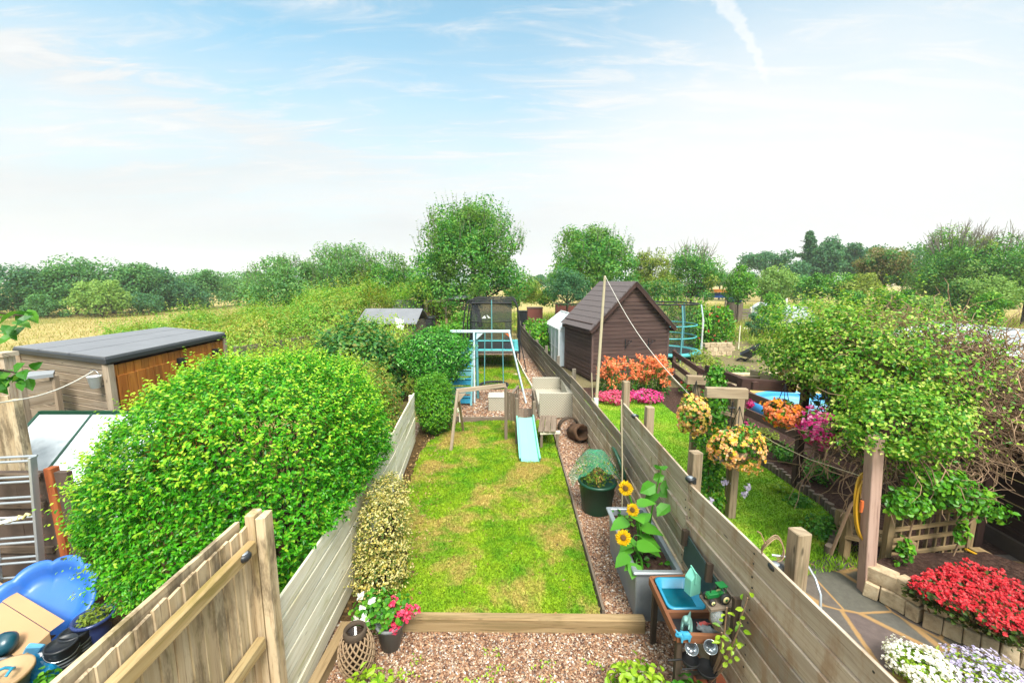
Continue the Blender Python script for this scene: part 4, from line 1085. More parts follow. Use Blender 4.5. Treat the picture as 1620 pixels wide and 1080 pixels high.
h1, h2, h3 = A(990, 772, 3.95), A(1001, 806, 3.92), A(986, 850, 3.80)
sunflower((1.36, 4.05, .5), h1, .078, [(.55, -1, -.2, -.3, .22), (.45, .9, -.3, -.1, .24), (.75, .8, -.1, .2, .2), (.3, -.8, -.5, -.3, .2), (.2, .7, -.5, -.2, .2), (.65, .2, -.9, .1, .17)], 'tallest sunflower with its yellow head facing left, in the metal trough')
sunflower((1.30, 3.95, .5), h2, .07, [(.5, .9, -.2, -.3, .22), (.3, -.9, -.3, -.2, .17), (.7, .6, .3, .3, .17)], 'middle sunflower with a half-hidden yellow head, in the metal trough', lean=.03)
sunflower((1.33, 3.82, .5), h3, .078, [(.55, -.9, -.3, -.45, .19), (.35, -.5, -.8, -.5, .16), (.75, .8, -.2, .05, .24), (.2, -.8, -.3, -.1, .14)], 'lowest sunflower facing the camera, at the near end of the metal trough', face=(-.25, -.85, .45))
mb = MB(); q = A(1046, 742, 4.1)
T = thing('climbing_stem', 'tall green leafy stem with a closed bud behind the sunflower heads', 'plant', (1.5, 4.2, .5))
mb.tube([(1.5, 4.2, .5), (1.52, 4.15, .95), q], [.012, .01, .007], 6); mb.build('stem', L_SUNF, T)
mb = MB(); mb.arr(leaves(np.array(rng.normal(size=(7, 3)) * .10 + np.array([q.x, q.y, q.z - .2])), np.tile([-.3, -.6, .7], (7, 1)), .18, .13, 0, oval=True)); mb.arr(leaves(np.array([list(q)] * 7), np.tile([-.2, -.4, .9], (7, 1)), .08, .05, 0, oval=True)); mb.build('leaves', L_SUNF, T)

# dead leaves and moss scattered at the lawn's left edge and on the gravel
mb = MB(); p = scatter([(-1.75, 3.8), (-1.0, 3.8), (-1.2, 6.5), (-1.4, 9.4), (-2.0, 9.4)], 900, .05); mb.arr(leaves(p, np.tile([0, 0, 1.], (len(p), 1)), .045, .026, 0, spread=.8))
p = scatter(LAWN, 260, .06); mb.arr(leaves(p, np.tile([0, 0, 1.], (len(p), 1)), .035, .02, 0, spread=.8))
tag(mb.build('leaf_litter', leafmat('fallen_leaf', [lin(120, 84, 46, .6), lin(176, 132, 72, .62), lin(206, 176, 120, .66), lin(92, 66, 40, .6)], .1, .8), None, (0, 0, 0)), 'dead brown leaves scattered along the left edge of the lawn', 'leaf litter', kind='stuff')
mb = MB()
for c in rng.uniform((-1.0, 2.6, 0), (1.2, 3.5, 0), (16, 3)):
    p = c + rng.normal(size=(14, 3)) * np.array([.05, .03, 0]) + np.array([0, 0, .018]); mb.arr(leaves(p, np.tile([0, 0, 1.], (14, 1)), .026, .018, 0, oval=True, spread=.9))
tag(mb.build('gravel_weeds', L_LIME, None, (0, 0, 0)), 'tiny green weeds sprouting through the gravel', 'weeds', kind='stuff')
# ------------------------------------------------------------------ mud kitchen against the right fence
T = thing('mud_kitchen', 'brown-rimmed wooden mud kitchen table fixed to the grey fence past the trough', 'play table', (1.5, 3.15, 0))
mb = MB()
zt = .62
for a, b in (((1.30, 2.88), (1.30, 3.50)), ((1.30, 2.88), (1.66, 2.86)), ((1.30, 3.50), (1.66, 3.52)), ((1.31, 3.10), (1.66, 3.10))): mb.beam((a[0], a[1], zt), (b[0], b[1], zt), .03, .075)
mb.build('rim', woodmat('tray_wood', lin(160, 108, 74, .58), lin(134, 86, 58, .58), lin(84, 52, 38, .5)), T, bevel=.003)
mb = MB(); mb.box((1.48, 2.99, zt - .03), (.34, .20, .015)); mb.build('tray', M_BLACK, T)
for x, y in ((1.34, 2.92), (1.34, 3.46), (1.62, 2.9)):
    mb = MB(); mb.box((x, y, .29), (.045, .045, .58)); mb.build('leg', M_BARK, T)
mb = MB(); mb.beam((1.36, 2.95, .2), (1.66, 2.95, .2), .03, .05); mb.build('brace', M_TOY, T)
# basin
T = thing('basin', 'aqua blue plastic basin of water set in the mud kitchen table', 'basin', (1.48, 3.29, .62))
x0, x1, y0, y1 = 1.345, 1.635, 3.13, 3.47
def rr(x0, x1, y0, y1, z, r=.05):
    pts = []
    for cx_, cy_, a0 in ((x1 - r, y1 - r, 0), (x0 + r, y1 - r, 90), (x0 + r, y0 + r, 180), (x1 - r, y0 + r, 270)):
        for k in range(5): a = math.radians(a0 + 22.5 * k); pts.append((cx_ + r * math.cos(a), cy_ + r * math.sin(a), z))
    return pts
levels = [rr(x0 - .02, x1 + .02, y0 - .02, y1 + .02, .655), rr(x0 - .022, x1 + .022, y0 - .022, y1 + .022, .665), rr(x0, x1, y0, y1, .668), rr(x0 + .02, x1 - .02, y0 + .02, y1 - .02, .53, .04)]
v = sum(levels, []); n = 20; f = []
for k in range(3):
    for j in range(n): j2 = (j + 1) % n; f.append((k * n + j, k * n + j2, k * n + n + j2, k * n + n + j))
f.append(tuple(range(3 * n, 4 * n)))
mb = MB(); mb.add(v, f, None, 0, True); mb.build('bowl', M_AQUA, T)
mb = MB(); mb.poly(rr(x0 + .012, x1 - .012, y0 + .012, y1 - .012, .575, .04)); mb.build('water', M_WATER, T)
# mint plastic carton hanging on the board
T = thing('chalk_board', 'dark slate coloured board screwed to the grey fence behind the basin', 'board', (1.68, 3.3, .7))
mb = MB(); mb.beam((1.695, 2.96, .80), (1.68, 3.66, .86), .014, .30); mb.build('panel', M_CHALK, T)
for y in (3.62, 3.14, 2.72):
    mb = MB(); mb.box((1.655, y, .98 if y > 2.9 else .93), (.05, .035, .16 if y > 2.9 else .34), jit=.006); top(mb, 'wooden_peg', M_BARK, {3.62: 'brown wooden peg on the fence at the far end of the dark board', 3.14: 'brown wooden peg on the fence behind the toy tractor', 2.72: 'long dark rusty peg on the fence right of the toy tractor'}[y], 'peg', (1.66, y, .9), 'wooden pegs on the fence')
c = A(1096, 920, 3.22); T = thing('play_carton', 'mint green plastic carton shape with a gabled top, propped behind the basin', 'toy', c)
R = Matrix.Rotation(.35, 3, 'Z')
pf = [(-.055, -.10), (.055, -.10), (.055, .05), (.0, .115), (-.055, .05)]
v = [c + R @ Vector((a, d, b)) for d in (-.04, .04) for a, b in pf]
mb = MB(); mb.add(v, [(0, 1, 2, 3, 4), (9, 8, 7, 6, 5)] + [(i, i + 5, (i + 1) % 5 + 5, (i + 1) % 5) for i in range(5)]); mb.build('body', M_MINT, T, bevel=.005)
mb = MB(); mb.beam(c + Vector((0, -.055, .07)), c + Vector((0, .055, .07)), .012, .10); mb.build('ridge', M_MINT, T)
# toy tractor on a little shelf
c = A(1133, 940, 2.86)
T = thing('shelf', 'little grey plank shelf on the fence under the toy tractor', 'shelf', (c.x, c.y, c.z - .05))
mb = MB(); mb.box((c.x + .02, c.y, c.z - .062), (.22, .15, .018), rz=.15); mb.build('plank', M_TOY, T)
mb = MB(); mb.box((c.x + .06, c.y, c.z - .16), (.02, .03, .18)); mb.build('bracket', M_BLACK, T)
T = thing('toy_tractor', 'green toy tractor with cream wheels on the shelf at the fence', 'toy tractor', (c.x, c.y, c.z - .05))
R = Matrix.Rotation(.2, 3, 'Z'); tr = lambda x, y, z: c + R @ Vector((x, y, z))
mb = MB()
mb.box(tr(-.035, 0, .008), (.085, .045, .035), R=R); mb.box(tr(.03, 0, .004), (.06, .03, .03), R=R); mb.box(tr(-.08, 0, .003), (.012, .038, .03), R=R)
mb.build('body', M_GREEN, T, bevel=.004)
mb = MB()
for sx_, sy_ in ((.015, -.025), (.015, .025), (.06, -.025), (.06, .025)): mb.tube([tr(sx_, sy_, .02), tr(sx_ + .004, sy_, .075)], .003, 5)
mb.box(tr(.04, 0, .078), (.07, .062, .006), R=R); mb.build('canopy', M_GREEN, T)
mb = MB(); mb.tube([tr(-.05, 0, .02), tr(-.05, 0, .06)], .004, 6); mb.build('exhaust', M_BLACK, T)
Rw = R @ Matrix.Rotation(math.radians(90), 3, 'X')
for x, y, r in ((.045, -.045, .043), (.045, .045, .043), (-.06, -.038, .026), (-.06, .038, .026)):
    mb = MB(); mb.lathe([(r * .55, .012), (r * .9, .012), (r, .007), (r, -.007), (r * .9, -.012), (r * .55, -.012)], tr(x, y, r - .051), 20, R=Rw); wh = mb.build('wheel', M_RUBBER, T)
    mb = MB(); mb.lathe([(0, .013), (r * .25, .015), (r * .62, .0125), (r * .62, -.0125), (0, -.013)], tr(x, y, r - .051), 18, R=Rw); mb.build('rim', M_CREAM, wh)
    mb = MB(); mb.lathe([(0, .018), (r * .24, .017), (r * .24, -.017), (0, -.018)], tr(x, y, r - .051), 12, R=Rw); mb.build('hub', M_GREEN, wh)
# toy dinosaurs
def skin_body(name, pts, edges, radii, m, parent=None, label=None, cat=None, loc=None, group=None):
    loc = Vector(loc); me = bpy.data.meshes.new(name); me.from_pydata([Vector(p) - loc for p in pts], edges, [])
    o = bpy.data.objects.new(name, me); COL.objects.link(o); o.location = loc; WM[o] = loc
    o.modifiers.new('skin', 'SKIN'); sd = o.modifiers.new('sub', 'SUBSURF'); sd.levels = sd.render_levels = 2
    lay = me.skin_vertices[0].data if me.skin_vertices else None
    if lay is None:
        bm_ = __import__('bmesh').new(); bm_.from_mesh(me); bm_.verts.layers.skin.verify(); bm_.to_mesh(me); bm_.free(); lay = me.skin_vertices[0].data
    for i, r in enumerate(radii): lay[i].radius = (r, r) if isinstance(r, (int, float)) else r
    lay[0].use_root = True
    me.materials.append(m)
    return tag(o, label, cat, group)
def rex(c, s, m, label, rz=0.0, horns=False):
    R = Matrix.Rotation(rz, 3, 'Z'); q = lambda x, y, z: Vector(c) + R @ (Vector((x, y, z)) * s)
    pts = [q(0, 0, .52), q(-.18, 0, .68), q(-.32, 0, .92), q(-.46, 0, 1.0), q(-.62, 0, .95), q(.22, 0, .46), q(.48, 0, .36), q(.75, 0, .40),
           q(-.02, .15, .36), q(-.12, .17, .18), q(-.02, .17, .03), q(-.16, .17, .02), q(-.02, -.15, .36), q(-.12, -.17, .18), q(-.02, -.17, .03), q(-.16, -.17, .02),
           q(-.30, .12, .62), q(-.42, .12, .52), q(-.30, -.12, .62), q(-.42, -.12, .52)]
    ed = [(0, 1), (1, 2), (2, 3), (3, 4), (0, 5), (5, 6), (6, 7), (0, 8), (8, 9), (9, 10), (10, 11), (0, 12), (12, 13), (13, 14), (14, 15), (1, 16), (16, 17), (1, 18), (18, 19)]
    ra = [.19, .15, .09, .12, .06, .13, .07, .02, .09, .055, .045, .03, .09, .055, .045, .03, .035, .025, .035, .025]
    return skin_body('toy_dinosaur', pts, ed, [r * s for r in ra], m, None, label, 'toy dinosaur', c, 'toy dinosaurs on the mud kitchen tray')
def quad(c, s, m, label, rz=0.0):
    R = Matrix.Rotation(rz, 3, 'Z'); q = lambda x, y, z: Vector(c) + R @ (Vector((x, y, z)) * s)
    pts = [q(0, 0, .42), q(-.26, 0, .42), q(-.46, 0, .46), q(-.64, 0, .38), q(.24, 0, .40), q(.5, 0, .3), q(.8, 0, .22)]
    ed = [(0, 1), (1, 2), (2, 3), (0, 4), (4, 5), (5, 6)]; ra = [.2, .17, .13, .07, .15, .07, .02]
    for b, x in ((1, -.26), (4, .2)):
        for sy_ in (1, -1):
            i = len(pts); pts += [q(x, .15 * sy_, .26), q(x - .02, .17 * sy_, .03)]; ed += [(b, i), (i, i + 1)]; ra += [.08, .055]
    i = len(pts); pts += [q(-.5, .09, .62), q(-.6, .12, .74), q(-.5, -.09, .62), q(-.6, -.12, .74)]; ed += [(2, i), (i, i + 1), (2, i + 2), (i + 2, i + 3)]; ra += [.05, .015, .05, .015]
    return skin_body('toy_dinosaur', pts, ed, [r * s for r in ra], m, None, label, 'toy dinosaur', c, 'toy dinosaurs on the mud kitchen tray')
zz_ = .60
rex(P(1086, 1000, zz_), .20, plain('pale_teal_toy', lin(136, 186, 176, .6), .45, var=.35, scale=30), 'standing pale teal toy dinosaur on the mud kitchen tray', 1.0)
quad(P(1088, 1006, zz_) + Vector((-.04, -.04, 0)), .13, plain('blue_toy', lin(70, 176, 214, .6), .4, var=.3, scale=30), 'blue four-legged toy dinosaur at the front rim of the mud kitchen tray', .1)
quad(P(1112, 995, zz_), .11, plain('coral_toy', lin(236, 110, 104, .6), .4, var=.35, scale=30), 'coral pink toy dinosaur behind the standing teal one on the tray', .4)
quad(P(1118, 1004, zz_), .13, plain('grey_toy', lin(150, 158, 160, .55), .5, var=.3, scale=30), 'grey toy dinosaur at the right of the mud kitchen tray', -.1)
# bowls and pans hung under the table
for k, (px, py, Y, lb) in enumerate(((1094, 1024, 2.86, 'left of two small steel bowls hung below the mud kitchen tray'), (1124, 1022, 2.80, 'right of two small steel bowls hung below the mud kitchen tray'))):
    c = A(px, py, Y); R = Vector((-.3, -.8, .5)).normalized().to_track_quat('Z', 'Y').to_matrix()
    mb = MB(); mb.lathe([(.046, .018), (.05, .02), (.052, .016), (.040, -.014), (.018, -.024), (0, -.025), (0, -.02), (.036, -.01), (.046, .018)], c, 22, R=R); top(mb, 'steel_bowl', M_STEEL, lb, 'bowl', c, 'steel bowls under the mud kitchen')
for k, (px, py, Y, r, lb) in enumerate(((1092, 1048, 2.9, .07, 'black pan lying left under the mud kitchen table'), (1118, 1062, 2.85, .085, 'larger black pan on the gravel under the mud kitchen table'))):
    c = A(px, py, Y)
    c.z = max(c.z, .03); T = thing('pan', lb, 'pan', c, 'black pans under the mud kitchen')
    mb = MB(); mb.lathe([(0, 0), (r * .8, 0), (r, .04), (r * .95, .04), (r * .76, .008), (0, .008)], c, 22); mb.build('dish', M_RUBBER, T)
    mb = MB(); mb.tube([c + Vector((-r, 0, .035)), c + Vector((-r - .06, -.02, .05)), c + Vector((-r - .12, -.02, .045))], .007, 6); mb.build('handle', M_RUBBER, T)
c = A(1134, 972, 2.82); mb = MB(); mb.lathe([(0, -.06), (.04, -.06), (.045, -.03), (.045, .03), (.03, .045), (.032, .06), (.028, .06), (.026, .045), (.04, .03), (.04, -.052), (0, -.055)], c, 20); top(mb, 'glass_jar', M_JAR, 'clear glass jar hung on the fence under the toy tractor shelf', 'jar', c)
# rose in a terracotta pot
q = P(1122, 1074, .2)
T = thing('potted_rose', 'straggly rose with long bare stems in a terracotta pot by the fence', 'potted plant', (q.x, q.y, 0))
mb = MB(); mb.lathe([(0, 0), (.085, 0), (.11, .17), (.125, .172), (.125, .21), (.108, .21), (.10, .17), (0, .17)], (q.x, q.y, 0), 22); mb.build('pot', M_TERRA, T)
mb = MB(); tips = []
for k, (px, py, Y) in enumerate(((1183, 945, 2.62), (1172, 985, 2.6), (1150, 960, 2.66), (1142, 1000, 2.6), (1165, 1020, 2.5))):
    e = A(px, py, Y); e.x = min(e.x, 1.74); m_ = Vector((q.x, q.y, .2)).lerp(e, .5) + Vector((.03, -.02, .02)); tips.append((m_, e))
    mb.tube([(q.x, q.y, .16), m_, e], [.010, .008, .004], 6)
mb.build('stems', M_TWIG, T)
mb = MB()
for m_, e in tips:
    pp = np.array([list(m_.lerp(e, t)) for t in np.linspace(.2, .95, 7)]) + rng.normal(size=(7, 3)) * .025
    mb.arr(leaves(pp, np.tile([-.3, -.5, .6], (7, 1)), .05, .03, 0, oval=True))
mb.build('leaves', L_LIME, T)

# ------------------------------------------------------------------ left yard
T = thing('stained_board_wall', 'brown stained low wall of old panels behind the aluminium ladder', 'wall', (-5.9, 4.35, 0))
mb = MB(); 
for k in range(5):
    x = -8.0 + k * .6; mb.box((x + .3, 4.38, .64), (.597, .05, 1.28), jit=.004)
mb.build('panels', M_CONC, T)
mb = MB()
for z in (.35, .9, 1.24): mb.beam((-8.0, 4.335, z), (-5.28, 4.335, z), .03, .07, jit=.003)
mb.build('rail', woodmat('wall_rail', lin(150, 132, 112, .55), lin(120, 100, 84, .55), lin(80, 62, 50, .5)), T)
mb = MB(); mb.beam((-5.14, 4.36, 0), (-5.20, 4.38, 1.33), .095, .095, jit=.004); top(mb, 'orange_post', M_RUSTY, 'rusty orange timber post at the end of the stained wall beside the hedge', 'post', (-5.14, 4.36, 0), bevel=.006)
T = thing('board_screen', 'tall beige upright board screen behind the ladder at the left edge', 'fence', (-6.3, 4.75, 0))
mb = MB(); x = -8.75
for k in range(19):
    mb.box((x + .07, 4.75 + .01 * (k % 2), 1.02), (.142, .025, 2.06 + random.uniform(-.02, .02)), jit=.003); x += .145
mb.build('upright_boards', M_BEIGE, T)
mb = MB(); mb.box((-5.93, 4.74, 1.0), (.09, .09, 2.02)); mb.build('post', M_BEIGE, T)
c = A(6, 560, 4.9); mb = MB(); mb.box((c.x, c.y, 1.2), (.12, .12, 2.62)); mb.box((c.x, c.y, 2.53), (.17, .17, .05)); top(mb, 'capped_post', M_GREY, 'grey square capped post rising at the far left edge under the cherry leaves', 'post', (c.x, c.y, 0))
# timber garden room
T = thing('garden_room', 'flat-roofed timber garden room with orange boarded front, beyond the hedge', 'garden room', (-7, 8, 0))
a, b, c_, d = P(165, 567, 2.3), P(358, 527, 2.3), P(262, 518, 2.3), P(18, 550, 2.3)
a, b, c_, d = [Vector((q.x, q.y, 0)) for q in (a, b, c_, d)]
cen = (a + b + c_ + d) / 4
def ins(q, k): return cen + (q - cen) * k
mb = MB(); mb.slab([(q.x, q.y) for q in (a, b, c_, d)], 2.20, 2.30); mb.build('roof_edge', M_EDGE, T, bevel=.02)
mb = MB(); mb.slab([(q.x, q.y) for q in (ins(a, .985), ins(b, .985), ins(c_, .985), ins(d, .985))], 2.30, 2.318)
for t in (.36, .70):
    p0, p1 = a.lerp(d, t), b.lerp(c_, t); mb.beam((p0.x, p0.y, 2.318), (p1.x, p1.y, 2.318), .03, .008)
mb.build('roof', M_ROOFFELT, T)
wa, wb, wc, wd = ins(a, .95), ins(b, .95), ins(c_, .95), ins(d, .95)
mb = MB(); z = .05
while z < 2.15: mb.beam((wd.x, wd.y, z + .06), (wa.x, wa.y, z + .06), .025, .106, jit=.002, tilt=-.12); z += .12
mb.build('end_wall', M_LARCH, T)
mb = MB(); L = (wb - wa).length; n = int(L / .14); dv = (wb - wa) / n
for k in range(n):
    p0 = wa + dv * (k + .5); mb.box((p0.x, p0.y, 1.1), (.134, .03, 2.12 if k % 2 else 2.12), R=Matrix((dv.normalized(), Vector((-dv.normalized().y, dv.normalized().x, 0)), Vector((0, 0, 1)))).transposed())
mb.build('front_wall', M_ORANGE, T)
nrm = Vector((dv.y, -dv.x, 0)).normalized()
for t0, t1, z0, z1, nm in ((.03, .47, .2, 2.0, 'door'), (.56, .77, .2, 2.0, 'door')):
    p0, p1 = wa.lerp(wb, t0) + nrm * .035, wa.lerp(wb, t1) + nrm * .035
    mb = MB()
    nb_ = 7 if t1 < .5 else 4
    for k in range(nb_):
        q0 = p0.lerp(p1, (k + .5) / nb_); mb.beam((q0.x, q0.y, z0), (q0.x, q0.y, z1), (p1 - p0).length / nb_ - .012, .02, up=nrm)
    dr = mb.build(nm, M_ORANGE, T, bevel=.003)
    mb = MB(); q0 = p0.lerp(p1, .9) + nrm * .03; mb.box((q0.x, q0.y, 1.05), (.03, .03, .14)); mb.build('handle', M_BLACK, dr)
mb = MB()
for q0 in (wa, wb, wd): mb.box((q0.x, q0.y, 1.1), (.09, .09, 2.18))
mb.build('corner_trim', M_LARCH, T)
mb = MB(); mb.add([(p_.x, p_.y, zz2) for zz2 in (0, 2.15) for p_ in (ins(a, .93), ins(b, .93), ins(c_, .93), ins(d, .93))], [(0, 1, 5, 4), (1, 2, 6, 5), (2, 3, 7, 6), (3, 0, 4, 7)]); mb.build('inner_wall', M_DARKWOOD, T)
for t in (.5, .86):
    q0 = wa.lerp(wb, t) + nrm * .07; mb = MB(); mb.box((q0.x, q0.y, 1.98), (.10, .08, .10)); mb.lathe([(.0, -.06), (.035, -.06), (.04, -.03), (0, -.03)], (q0.x, q0.y, 1.98), 12); mb.build('wall_lamp', M_BLACK, T)
q0 = wa + (wd - wa).normalized() * .14 + Vector((0, -.12, 0))
qb = A(150, 604, q0.y)
T = thing('white_bucket', 'small white bucket hanging at the corner of the timber garden room', 'bucket', qb)
mb = MB(); mb.lathe([(0, -.09), (.055, -.09), (.08, .08), (.084, .08), (.084, .09), (.074, .085), (.05, -.08), (0, -.08)], qb, 18); mb.build('pail', M_WHITE, T)
mb = MB(); mb.tube([qb + Vector((.08 * math.cos(k * math.pi / 8), 0, .08 + .10 * math.sin(k * math.pi / 8))) for k in range(9)], .005, 5); mb.build('handle', M_STEEL, T)
e0, e1 = A(-30, 640, 4.3), qb + Vector((0, 0, .16)); mb = MB()
pts = []
for k in range(13):
    t = k / 12; pts.append(e0.lerp(e1, t) - Vector((0, 0, .10 * math.sin(math.pi * t))))
mb.tube(pts, .007, 6); top(mb, 'washing_line', M_ROPE, 'white washing line sagging from the garden room corner to the left edge', 'rope', e0)
# slatted store
T = thing('slatted_store', 'slatted timber bin store against the end wall of the garden room', 'store', (-7.0, 5.85, 0))
mb = MB(); z = .3
s0, s1 = A(45, 680, 5.7), A(96, 660, 6.0)
for k in range(9): mb.beam((s0.x, s0.y, .35 + .19 * k), (s1.x, s1.y, .35 + .19 * k), .022, .15, jit=.003)
mb.build('slats', M_LARCH, T)
for q0 in (s0, s1):
    mb = MB(); mb.box((q0.x, q0.y, 1.0), (.07, .07, 2.02)); mb.build('post', M_LARCH, T)
mb = MB(); e = Vector((-.5, .05, 0)); mb.slab([(s0.x - .05, s0.y - .08), (s1.x + .05, s1.y - .05), (s1.x - .2, s1.y + .2), (s0.x - .6, s0.y + .3)], 2.0, 2.05); mb.build('roof', M_CORR, T)
# cold frame with sloping translucent roof
T = thing('mini_greenhouse', 'small green-framed greenhouse with a sloping translucent roof behind the hedge', 'greenhouse', (-6, 5.4, 0))
g0, g1, g2, g3 = (-6.75, 4.8, .82), (-4.9, 4.8, .82), (-5.0, 5.75, 1.5), (-6.85, 5.75, 1.5)
mb = MB(); mb.sheet([g0, g1, g2, g3], .012); mb.build('roof_sheet', M_POLY, T)
mb = MB(); mb.sheet([(g0[0], g0[1], 0), (g1[0], g1[1], 0), g1, g0], .012); mb.sheet([(g3[0], g3[1], 0), (g0[0], g0[1], 0), g0, g3], .012); mb.build('wall_sheet', M_POLY, T)
mb = MB()
mb.beam(Vector(g3) + Vector((0, 0, .02)), Vector(g2) + Vector((0, 0, .02)), .05, .05)
for a_, b_ in ((g0, g1), (g0, g3), (g1, g2)): mb.beam(Vector(a_) + Vector((0, 0, .02)), Vector(b_) + Vector((0, 0, .02)), .03, .03)
mid0, mid1 = Vector(g0).lerp(Vector(g1), .42), Vector(g3).lerp(Vector(g2), .42); mb.beam(mid0 + Vector((0, 0, .02)), mid1 + Vector((0, 0, .02)), .025, .025)
mb.build('frame', M_DGREEN, T)
# aluminium ladder
T = thing('ladder', 'aluminium extension ladder leaning on the stained wall at the left edge', 'ladder', (-5.3, 4.0, 0))
tr_, br_ = A(51, 722, 4.26), P(76, 925, .0); br_.y -= .05
lat = Vector((-.42, -.06, 0))
for k, off in enumerate((Vector((0, 0, 0)), lat)):
    mb = MB(); mb.beam(br_ + off, tr_ + off, .03, .07); mb.build('stile', M_ALU, T, bevel=.004)
for k in range(7):
    t = (k + .4) / 6.6; q0 = br_.lerp(tr_, t)
    mb = MB(); mb.tube([q0, q0 + lat], .014, 8); mb.tube([q0 + Vector((0, .05, .035)), q0 + lat + Vector((0, .05, .035))], .014, 8); mb.build('rung', M_ALU, T)
# pegged line end
c = A(24, 822, 3.4); T = thing('clothes_airer', 'folded white clothes airer arm with a knotted cream cord at the left edge', 'airer', c)
mb = MB()
for dy in (-.03, 0, .04): mb.tube([c + Vector((.10, 0, .03)), c + Vector((-.45, dy * 2, -.08 + dy))], .007, 6)
mb.build('arms', M_WHITE, T)
mb = MB()
pts = [c + Vector((.13 - .02 * k + .012 * math.cos(k * 2.4), .014 * math.sin(k * 2.4), .045 - .006 * k + .016 * math.sin(k * 1.9))) for k in range(16)]
mb.tube(pts, .012, 6); mb.build('cord', M_CREAM, T)
# shell pool, cardboard, pots
T = thing('shell_pool', 'blue plastic scallop shell paddling pool tilted against the ladder', 'paddling pool', (-4.6, 3.65, 0))
cc = P(58, 962, .21); nrm = Vector((.16, -.62, .78)).normalized(); R = nrm.to_track_quat('Z', 'Y').to_matrix()
mb = MB()
sc_ = lambda a: 1 + .055 * abs(math.cos(5 * a + .3)) ** .6
mb.lathe([(0, -.10), (.15, -.10), (.26, -.10), (.31, -.09), (.345, -.05), (.37, -.01), (.40, .02), (.43, .03), (.455, .028), (.465, .01), (.45, .0), (.43, .005)], cc, 120, R=R, fn=lambda a, r, z: r * (1 + (.13 * (abs(math.cos(4.5 * a + .3)) ** .5 - .6)) * min(max((r - .22) / .12, 0), 1)))
mb.build('shell', M_BLUE, T)
mb = MB(); mb.box(cc + R @ Vector((.05, .44, .035)), (.05, .02, .01), R=R); mb.build('latch', M_BLACK, T)
T = thing('cardboard_box', 'large flattened tan cardboard box in front of the blue shell pool', 'box', (-4.6, 3.2, 0))
e1, e0 = P(86, 1036, .02), P(-40, 952, .02)
mb = MB(); q1, q0 = e1 + Vector((-.02, .0, .22)), e0 + Vector((-.1, 0, .22))
d_ = (e0 - e1).normalized(); s_ = Vector((-d_.y, d_.x, 0))
if s_.y > 0: s_ = -s_
top_ = [e1 + Vector((0, 0, .22)), e0 + Vector((0, 0, .22))]
mb.add([e1, e0, e0 + s_ * .30, e1 + s_ * .30, e1 + Vector((0, 0, .24)), e0 + Vector((0, 0, .24)), e0 + s_ * .30 + Vector((0, 0, .10)), e1 + s_ * .30 + Vector((0, 0, .10))], [(3, 2, 1, 0), (4, 5, 6, 7), (0, 1, 5, 4), (1, 2, 6, 5), (2, 3, 7, 6), (3, 0, 4, 7)])
mb.build('carton', M_CARD, T, bevel=.004)
mb = MB(); mb.add([e1 + Vector((0, 0, .245)), e0 + Vector((0, 0, .245)), e0 - s_ * .10 + Vector((0, 0, .27)), e1 - s_ * .10 + Vector((0, 0, .27))], [(0, 1, 2, 3)]); mb.build('flap', M_CARD, T)
q = P(154, 1012, .0)
T = thing('blue_pot', 'blue glazed plant pot with a yellowing plant beside the hedge foot', 'plant pot', q)
mb = MB(); mb.lathe([(0, 0), (.095, 0), (.105, .03), (.13, .15), (.135, .22), (.158, .235), (.158, .26), (.138, .26), (.125, .22), (0, .21)], q, 26); mb.build('pot', M_BLUEPOT, T)
mb = MB(); p, nn = shell((q.x, q.y, .255), (.11, .11, .055), 260, 4, .2, .5); mb.arr(leaves(p, nn + np.array([0, 0, .6]), .035, .025)); mb.build('plant', L_YELLOWG, T)
mb = MB()
for s2 in sprigs(np.array([[q.x - .05, q.y + .1, .28]] * 5), np.stack([rng.normal(size=5) * .9, rng.normal(size=5) * .3, np.full(5, .8)], 1), .32, 7, .045, .03, oval=True): mb.arr(s2)
mb.build('shoots', L_BRIGHT, T)
def paint_tub(q, label):
    T = thing('paint_tub', label, 'tub', q, 'black paint tubs by the blue pot')
    mb = MB(); mb.lathe([(0, 0), (.098, 0), (.105, .01), (.108, .20), (.113, .205), (.113, .225), (.10, .228), (.098, .215), (.03, .212), (0, .212)], q, 26); mb.build('tub', M_BLACK, T)
    mb = MB()
    for z in (.06, .09, .12): mb.lathe([(.1085, z), (.1088, z + .004), (.1088, z + .010), (.1085, z + .014)], q, 26)
    mb.build('label_bands', plain('label_grey', lin(150, 158, 160, .55), .5), T)
    mb = MB(); a = -1.2; mb.sheet([q + Vector((.110 * math.cos(a + s2), .110 * math.sin(a + s2), z)) for s2, z in ((-.18, .03), (.18, .03), (.18, .055), (-.18, .055))], .002); mb.build('label_patch', M_AQUA, T)
    mb = MB(); mb.tube([q + Vector((.113 * math.cos(t), .113 * math.sin(t), .19 - .06 * math.sin((t + 2.4) * .9))) for t in np.linspace(-2.4, .9, 14)], .004, 5); mb.build('handle', M_STEEL, T)
paint_tub(P(103, 1052, 0), 'nearer black paint tub with grey label lines beside the cardboard box')
paint_tub(P(124, 1032, 0), 'farther black paint tub touching the blue glazed pot')
q = P(8, 1112, 0)
T = thing('tan_pot', 'tan glazed pot lying open at the bottom left corner', 'plant pot', q)
mb = MB(); mb.lathe([(0, 0), (.12, 0), (.17, .22), (.195, .235), (.195, .265), (.175, .265), (.15, .2), (0, .19)], q, 26); mb.build('pot', M_TAN, T)
mb = MB(); mb.tube([q + Vector((.05 * math.cos(t), .09 * math.sin(t), .25 + .02 * math.sin(3 * t))) for t in np.linspace(0, 5, 16)], .012, 6); mb.build('hose_end', M_AQUA, T)
q = P(0, 1062, .1); R = Vector((.5, -.7, .3)).to_track_quat('Z', 'Y').to_matrix()
